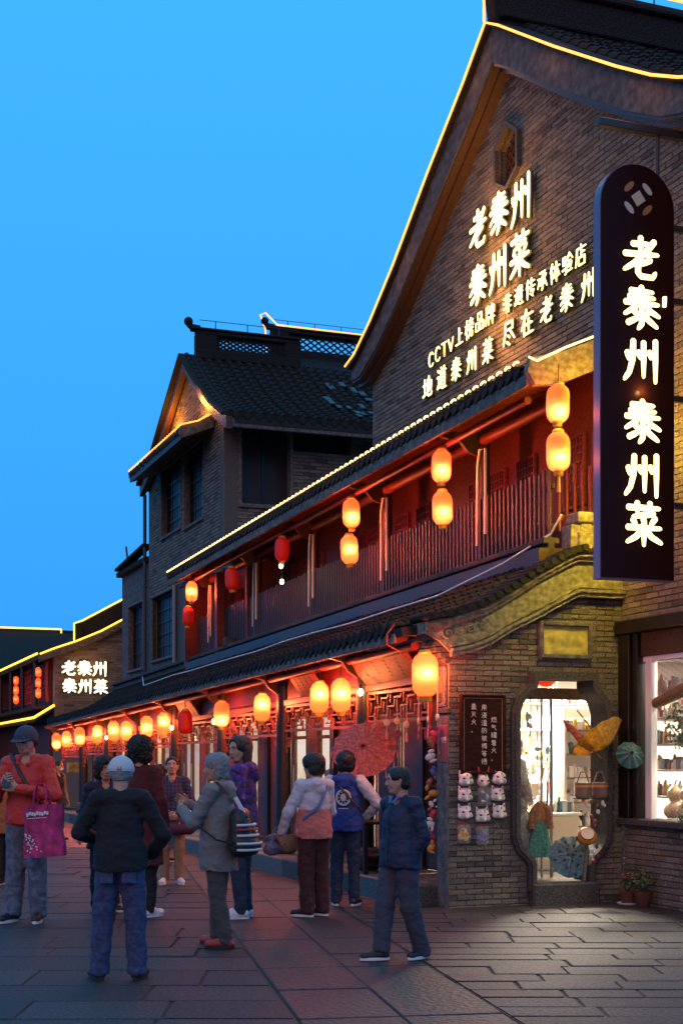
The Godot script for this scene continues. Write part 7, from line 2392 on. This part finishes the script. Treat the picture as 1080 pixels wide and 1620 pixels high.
	for i in 30:
		pr.ball(Vector3(-0.16 + r.randf() * 0.17 * (1.0 - i / 40.0), 0.05 + i * 0.006, 0.08), Vector3(0.008, 0.009, 0.006), Basis(), 6, 4)
	part("white_print", pr, M.paper_white, bg)

	var bkm = person({"pos": Vector3(-1.6, 0, -10.3), "yaw": PI, "H": 1.62, "label": "man seen from behind in a black jacket, jeans and a white cap", "jacket": "knit_black", "trousers": "jeans_blue", "shoes": "shoe_black", "sole": "sole_black", "hair": "fringe", "haircol": "hair_grey", "cap": "cap_white", "hem": 0.84, "fat": 0.022, "tw": 0.012, "hp": 0.1,
		"j": {"elL": Vector3(0.31, 1.12, 0.0), "wrL": Vector3(0.17, 1.03, 0.24), "elR": Vector3(-0.325, 1.1, 0.02), "wrR": Vector3(-0.21, 0.93, 0.2), "anL": Vector3(0.16, 0.09, -0.01), "anR": Vector3(-0.13, 0.09, 0.0), "knL": Vector3(0.13, 0.49, 0.02), "knR": Vector3(-0.11, 0.49, 0.02), "cst": Vector3(0, 1.22, 0.02), "hd": Vector3(0, 1.57, 0.05)}, "fL": 0.5, "fR": -0.2})
	var pks = MB.new()
	for q in [-1, 1]:
		pks.box(Vector3(0.085 * q, 0.80, -0.118), Vector3(0.11, 0.12, 0.012), Basis(Vector3(1, 0, 0), 0.15) * Basis(Vector3.UP, -0.3 * q), 0.005)
	part("back_pockets", pks, M.jeans_blue, bkm)
	var gx = person({"pos": Vector3(-1.05, 0, -12.12), "yaw": -1.95, "H": 1.64, "label": "grey-haired woman in a long grey coat and red shoes wearing a backpack", "jacket": "grey_coat", "trousers": "brown_trousers", "shoes": "shoe_red", "sole": "sole_black", "hair": "grey", "haircol": "hair_grey", "hem": 0.68, "hemr": 0.2, "fat": 0.02, "hood": true, "hy": 0.25, "hp": 0.05,
		"j": {"elL": Vector3(0.24, 1.09, 0.12), "wrL": Vector3(0.1, 1.2, 0.3), "elR": Vector3(-0.25, 1.1, 0.1), "wrR": Vector3(-0.06, 1.25, 0.32), "anL": Vector3(0.1, 0.09, -0.13), "anR": Vector3(-0.09, 0.09, 0.06), "knL": Vector3(0.1, 0.49, -0.04), "knR": Vector3(-0.09, 0.49, 0.04)}, "thumbL": Vector3(0, 1, 0), "thumbR": Vector3(0, 1, 0), "curlL": 0.8, "curlR": 0.5,
		"strap": [Vector3(0.12, 1.42, 0.07), Vector3(0.13, 1.45, -0.06), Vector3(0.12, 1.34, -0.17)]})
	# backpack
	mk("stripe_white", Color(0.6, 0.6, 0.63), 0.6)
	mk("stripe_red", Color(0.3, 0.03, 0.04), 0.7)
	var bk = thing("backpack", "black rucksack with white and red stripes on the grey-coated woman's back", "backpack", gx.transform * Transform3D(Basis(Vector3.UP, 0.15), Vector3(0.02, 1.02, -0.2)))
	var fb = Fld.new(Vector3(-0.24, -0.28, -0.24), Vector3(0.24, 0.3, 0.12), 0.014)
	fb.bone(Vector3(-0.07, -0.12, -0.06), Vector3(-0.05, 0.12, -0.03), 0.11, 0.085, 0.04)
	fb.bone(Vector3(0.07, -0.12, -0.06), Vector3(0.05, 0.12, -0.03), 0.11, 0.085, 0.04)
	fb.bone(Vector3(-0.06, -0.12, -0.12), Vector3(0.06, -0.12, -0.12), 0.08, 0.08, 0.03)
	nz.seed = 3
	fb.ripple(nz, 0.01, Vector3(14, 14, 14))
	part("pack_body", fb.build(MB.new()), M.strap_black, bk)
	for q in [[-0.155, "stripe_white", 0.199], [-0.10, "stripe_white", 0.203], [-0.03, "stripe_white", 0.17], [0.02, "stripe_red", 0.155], [0.06, "stripe_white", 0.145]]:
		var pts = []
		for i in 17:
			var a = lerpf(0.05, PI - 0.05, i / 16.0)
			pts.append(Vector3(cos(a) * 0.185, q[0], -0.045 - sin(a) * (q[2] - 0.04)))
		part("stripe", MB.new().tube(pts, 0.013, 6), M[q[1]], bk)
	part("top_strap", MB.new().tube([Vector3(0.06, 0.1, -0.1), Vector3(0.08, 0.2, -0.06), Vector3(0.08, 0.3, 0.0)], 0.022, 6, true, 0.4), M.stripe_white, bk)
	part("side_strap", MB.new().tube([Vector3(0.16, -0.1, 0.0), Vector3(0.24, -0.06, 0.12), Vector3(0.245, 0.06, 0.28)], 0.018, 6, true, 0.5), M.strap_black, bk)

	var nv = person({"pos": Vector3(0.465, 0, -11.34), "yaw": -0.85, "H": 1.53, "label": "man in a navy jacket walking with hands in his pockets, looking aside", "jacket": "navy_blue", "trousers": "slate_trousers", "shoes": "shoe_black", "hair": "short", "hem": 0.80, "fat": 0.025, "hy": -0.65, "tw": 0.015,
		"j": {"elL": Vector3(0.24, 1.11, -0.06), "wrL": Vector3(0.165, 0.95, -0.03), "elR": Vector3(-0.24, 1.11, -0.06), "wrR": Vector3(-0.165, 0.95, -0.03), "anR": Vector3(-0.08, 0.09, 0.15), "knR": Vector3(-0.09, 0.49, 0.1), "anL": Vector3(0.08, 0.09, -0.2), "knL": Vector3(0.085, 0.48, -0.04)}, "curlL": 0.8, "curlR": 0.8, "fR": -0.5, "fL": 0.1})
	part("shirt_collar", MB.new().tube([Vector3(-0.06, 1.43, 0.0), Vector3(-0.045, 1.44, 0.06), Vector3(-0.012, 1.385, 0.115)], [0.014, 0.022, 0.012], 6, true, 0.5).tube([Vector3(0.06, 1.43, 0.0), Vector3(0.045, 1.44, 0.06), Vector3(0.012, 1.385, 0.115)], [0.014, 0.022, 0.012], 6, true, 0.5), M.strap_blue, nv)
	part("zip", MB.new().tube([Vector3(0, 1.37, 0.118), Vector3(0, 1.25, 0.152), Vector3(0.003, 1.05, 0.16), Vector3(0.004, 0.84, 0.165)], 0.006, 5), M.metal_dark, nv)
	var pk = person({"pos": Vector3(-0.28, 0, -14.45), "yaw": -2.5, "H": 1.64, "label": "woman in a white and pink fleece with a blue strap, seen from behind", "jacket": "two_tone", "trousers": "wine_trousers", "shoes": "shoe_black", "hair": "round", "hem": 0.83, "fat": 0.03, "hood": true, "hy": 0.3, "tw": 0.012,
		"paint": func(p): return Color(0.72, 0.20, 0.17) if p.y < 1.12 and absf(p.x) < 0.215 and p.y > 0.0 else Color(0.72, 0.66, 0.74),
		"j": {"elL": Vector3(0.30, 1.1, 0.04), "wrL": Vector3(0.30, 0.88, 0.16), "elR": Vector3(-0.25, 1.1, 0.04), "wrR": Vector3(-0.2, 0.92, 0.2)}, "curlL": 0.9, "fL": 0.5, "fR": 0.3,
		"strap": [Vector3(-0.1, 1.44, -0.03), Vector3(-0.06, 1.36, -0.16), Vector3(0.07, 1.16, -0.185), Vector3(0.2, 1.02, -0.07)], "strapcol": "strap_blue"})
	var ps = thing("hand_purse", "flowered lilac handbag held at the side by the woman in pink and white", "handbag", pk.transform * Transform3D(Basis(Vector3.UP, 0.5), Vector3(0.33, 0.76, 0.27)))
	cloth("lilac", Color(0.5, 0.36, 0.5), 0.6, "pits", 5.0)
	var pf = Fld.new(Vector3(-0.16, -0.16, -0.12), Vector3(0.16, 0.16, 0.12), 0.012)
	pf.bone(Vector3(-0.08, -0.05, 0), Vector3(0.08, -0.05, 0), 0.07, 0.07, 0.02)
	pf.bone(Vector3(-0.06, 0.06, 0), Vector3(0.06, 0.06, 0), 0.045, 0.045, 0.04)
	pf.ripple(nz, 0.012, Vector3(20, 20, 20))
	part("bag_body", pf.build(MB.new()), M.lilac, ps)
	part("trim", MB.new().tube([Vector3(-0.11, 0.07, 0.03), Vector3(0, 0.075, 0.055), Vector3(0.11, 0.07, 0.03)], 0.012, 6), M.strap_blue, ps)
	part("handle", MB.new().tube([Vector3(-0.07, 0.08, 0), Vector3(-0.03, 0.17, -0.04), Vector3(0.03, 0.17, -0.04), Vector3(0.07, 0.08, 0)], 0.009, 5), M.strap_blue, ps)
	var bl = person({"pos": Vector3(0.04, 0, -15.5), "yaw": PI - 0.12, "H": 1.67, "label": "person in a blue hooded top with white sleeves and a round back print", "jacket": "blue_hoodie", "sleeve": "white_fleece", "trousers": "jeans_dark", "shoes": "shoe_black", "hair": "round", "hem": 0.84, "fat": 0.02, "hood": true,
		"j": {"elR": Vector3(-0.37, 1.13, -0.02), "wrR": Vector3(-0.22, 0.98, 0.14), "elL": Vector3(0.28, 1.1, 0.02), "wrL": Vector3(0.2, 0.95, 0.2)}, "hy": 0.15, "strap": [Vector3(0.13, 1.43, -0.05), Vector3(0.02, 1.3, -0.19), Vector3(-0.14, 1.12, -0.165), Vector3(-0.2, 1.04, -0.06)]})
	var pts = []
	for i in 21:
		pts.append(Vector3(cos(TAU * i / 20) * 0.075, 1.2 + sin(TAU * i / 20) * 0.08, -0.172))
	var em = part("back_print", MB.new().tube(pts, 0.012, 5, true, 0.5, Vector3(0, 0, -1)).ball(Vector3(0.0, 1.2, -0.165), Vector3(0.035, 0.045, 0.012)), M.cream, bl)
	var dots = MB.new()
	for i in 10:
		dots.ball(Vector3(cos(TAU * i / 10) * 0.055, 1.2 + sin(TAU * i / 10) * 0.06, -0.17), Vector3(0.008, 0.008, 0.006), Basis(), 6, 4)
	for i in 8:
		dots.box(Vector3(-0.05 + 0.014 * i, 1.08, -0.168), Vector3(0.01, 0.008, 0.01))
	part("print_dots", dots, M.paper_white, em)

	# middle
	person({"pos": Vector3(-1.0, 0, -14.3), "yaw": -1.75, "H": 1.82, "label": "dark-haired woman in a purple patterned jacket looking left behind the grey-coated one", "jacket": "purple_print", "trousers": "jeans_dark", "shoes": "shoe_white", "hair": "bob", "haircol": "hair_brown", "hem": 0.86, "fat": 0.02, "hood": true, "hy": 0.85, "hp": 0.05})
	person({"pos": Vector3(-2.03, 0, -14.4), "yaw": 2.75, "H": 1.8, "label": "woman with big black hair in a long dark maroon coat, seen from behind", "jacket": "maroon_coat", "trousers": "black_trousers", "shoes": "shoe_white", "hair": "curly", "hem": 0.5, "hemr": 0.21, "fat": 0.025, "hy": 0.1})
	person({"pos": Vector3(-2.47, 0, -14.9), "yaw": 0.35, "H": 1.6, "label": "laughing curly-haired woman half hidden behind the man in the white cap", "jacket": "navy_jacket", "trousers": "black_trousers", "shoes": "shoe_black", "hair": "curly", "haircol": "hair_brown", "hem": 0.7, "fat": 0.02, "j": {"wrR": Vector3(-0.3, 0.9, 0.1)}})
	var pd = person({"pos": Vector3(-2.16, 0, -18.15), "yaw": 0.1, "H": 1.62, "label": "smiling woman in a checked shirt and beige trousers with hands folded", "jacket": "plaid", "trousers": "beige", "shoes": "shoe_white", "hair": "short", "hem": 0.84, "fat": 0.015, "hp": -0.15,
		"j": {"elL": Vector3(0.26, 1.1, 0.02), "wrL": Vector3(0.07, 0.95, 0.2), "elR": Vector3(-0.26, 1.1, 0.02), "wrR": Vector3(-0.05, 0.95, 0.21)}, "curlL": 0.7, "curlR": 0.7, "thumbL": Vector3(0, 1, 0.4), "thumbR": Vector3(0, 1, 0.4)})
	var sb = thing("shoulder_bag", "dark purple shoulder bag at the hip of the woman in the checked shirt", "handbag", pd.transform * at(Vector3(0.1, 0.8, 0.19)))
	var bf = Fld.new(Vector3(-0.24, -0.18, -0.12), Vector3(0.24, 0.16, 0.12), 0.014)
	bf.bone(Vector3(-0.13, -0.05, 0), Vector3(0.13, -0.05, 0), 0.085, 0.085, 0.02, Vector3(0, 0, 1), 0.5)
	bf.bone(Vector3(-0.12, 0.05, 0), Vector3(0.12, 0.05, 0), 0.06, 0.06, 0.03, Vector3(0, 0, 1), 0.5)
	part("bag_body", bf.build(MB.new()), M.bag_purple, sb)
	part("clasp", MB.new().ball(Vector3(0.0, 0.02, 0.065), Vector3(0.015, 0.015, 0.008)), M.gold_line, sb)
	person({"pos": Vector3(-2.78, 0, -22.0), "yaw": 2.6, "H": 1.5, "far": true, "label": "person with short black hair far back, just left of the woman in the checked shirt", "jacket": "grey_coat", "trousers": "black_trousers", "shoes": "shoe_black", "hair": "round", "hem": 0.82})
	person({"pos": Vector3(-5.5, 0, -27.6), "yaw": 1.1, "H": 1.56, "far": true, "label": "shop worker in a black vest and white face mask under the far lanterns", "jacket": "black_trousers", "sleeve": "beige", "trousers": "black_trousers", "shoes": "shoe_black", "hair": "bun", "hem": 0.75, "mask": true, "hy": 0.2})
	person({"pos": Vector3(-4.22, 0, -18.0), "yaw": 2.9, "H": 1.6, "far": true, "label": "person in an orange coat at the left edge behind the man in red", "jacket": "orange_coat", "trousers": "black_trousers", "shoes": "shoe_black", "hair": "round", "hem": 0.7, "fat": 0.02})
	person({"pos": L(1.0, 0.24, 1.42), "yaw": 2.0, "H": 1.6, "label": "person in a brown jacket inside the bright doorway, half hidden by its frame", "jacket": "brown_jacket", "trousers": "black_trousers", "shoes": "shoe_black", "hair": "short", "hem": 0.75, "fat": 0.02, "j": {"elR": Vector3(-0.34, 1.12, -0.05), "wrR": Vector3(-0.2, 0.95, 0.1)}})
	person({"pos": L(7.0, 0.24 - 0.42, 1.35), "yaw": -1.9, "H": 1.6, "far": true, "label": "person seated inside the shop beyond the second column", "jacket": "maroon_coat", "trousers": "black_trousers", "shoes": "shoe_black", "hair": "round", "hem": 0.9,
		"j": {"knL": Vector3(0.12, 0.9, 0.38), "knR": Vector3(-0.12, 0.9, 0.38), "anL": Vector3(0.12, 0.5, 0.4), "anR": Vector3(-0.12, 0.5, 0.4), "wrL": Vector3(0.1, 0.98, 0.3), "wrR": Vector3(-0.1, 0.98, 0.3)}})
	var st = thing("wooden_stool", "orange wooden stool under the seated person in the shop", "stool", BF * at(Vector3(1.35, 0.24, -7.0)))
	part("seat", MB.new().span(Vector3(-0.2, 0.34, -0.2), Vector3(0.2, 0.38, 0.2), 0.01), M.wood_warm, st)
	for q in [[-1, -1], [1, -1], [-1, 1], [1, 1]]:
		part("leg", MB.new().span(Vector3(q[0] * 0.17 - 0.02, 0, q[1] * 0.17 - 0.02), Vector3(q[0] * 0.17 + 0.02, 0.34, q[1] * 0.17 + 0.02)), M.wood_warm, st)

func _ready() -> void:
	# the view: level, at eye height, the lens shifted upwards
	var cam = Camera3D.new()
	cam.name = "camera"
	cam.projection = Camera3D.PROJECTION_FRUSTUM
	cam.near = 0.5
	cam.far = 400.0
	cam.size = 0.5 * 1620.0 / 2250.0
	cam.frustum_offset = Vector2(0, 0.5 * 390.0 / 2250.0)
	cam.position = Vector3(0, 1.6, 0)
	add_child(cam)
	cam.current = true
	var sky = Sky.new()
	var sm = ProceduralSkyMaterial.new()
	sm.sky_top_color = Color(0.29, 0.76, 1.0)
	sm.sky_horizon_color = Color(0.205, 0.59, 0.955)
	sm.sky_curve = 0.55
	sm.ground_bottom_color = Color(0.05, 0.06, 0.08)
	sm.ground_horizon_color = Color(0.12, 0.22, 0.36)
	sm.sky_energy_multiplier = 1.06
	sky.sky_material = sm
	var env = Environment.new()
	env.background_mode = Environment.BG_SKY
	env.sky = sky
	env.background_energy_multiplier = 1.0
	env.tonemap_mode = Environment.TONE_MAPPER_LINEAR
	env.tonemap_exposure = 1.0
	env.sdfgi_enabled = true
	env.ssao_enabled = true
	env.ssil_enabled = true
	var we = WorldEnvironment.new()
	we.name = "world"
	we.environment = env
	add_child(we)
	var sun = DirectionalLight3D.new()
	sun.name = "afterglow"
	sun.light_energy = 0.22
	sun.light_color = Color(0.97, 0.82, 0.86)
	sun.light_angular_distance = 40.0
	sun.shadow_enabled = true
	sun.rotation = Vector3(-0.45, -0.25, 0)
	add_child(sun)

	rng.seed = 1
	nz.noise_type = FastNoiseLite.TYPE_SIMPLEX_SMOOTH
	nz.fractal_octaves = 2
	BF = Transform3D(Basis(E_, Vector3.UP, -D_), O_)
	var zt = (-D_ + Vector3(0, 0.018, 0)).normalized()
	BT = Transform3D(Basis(E_, zt.cross(E_), zt), O_)
	REL = BF.affine_inverse() * BT
	materials()
	pavement()
	veranda_row()
	gabled_restaurant()
	corner_house()
	far_houses()
	lanterns()
	ropes()
	signs()
	goods()
	people()
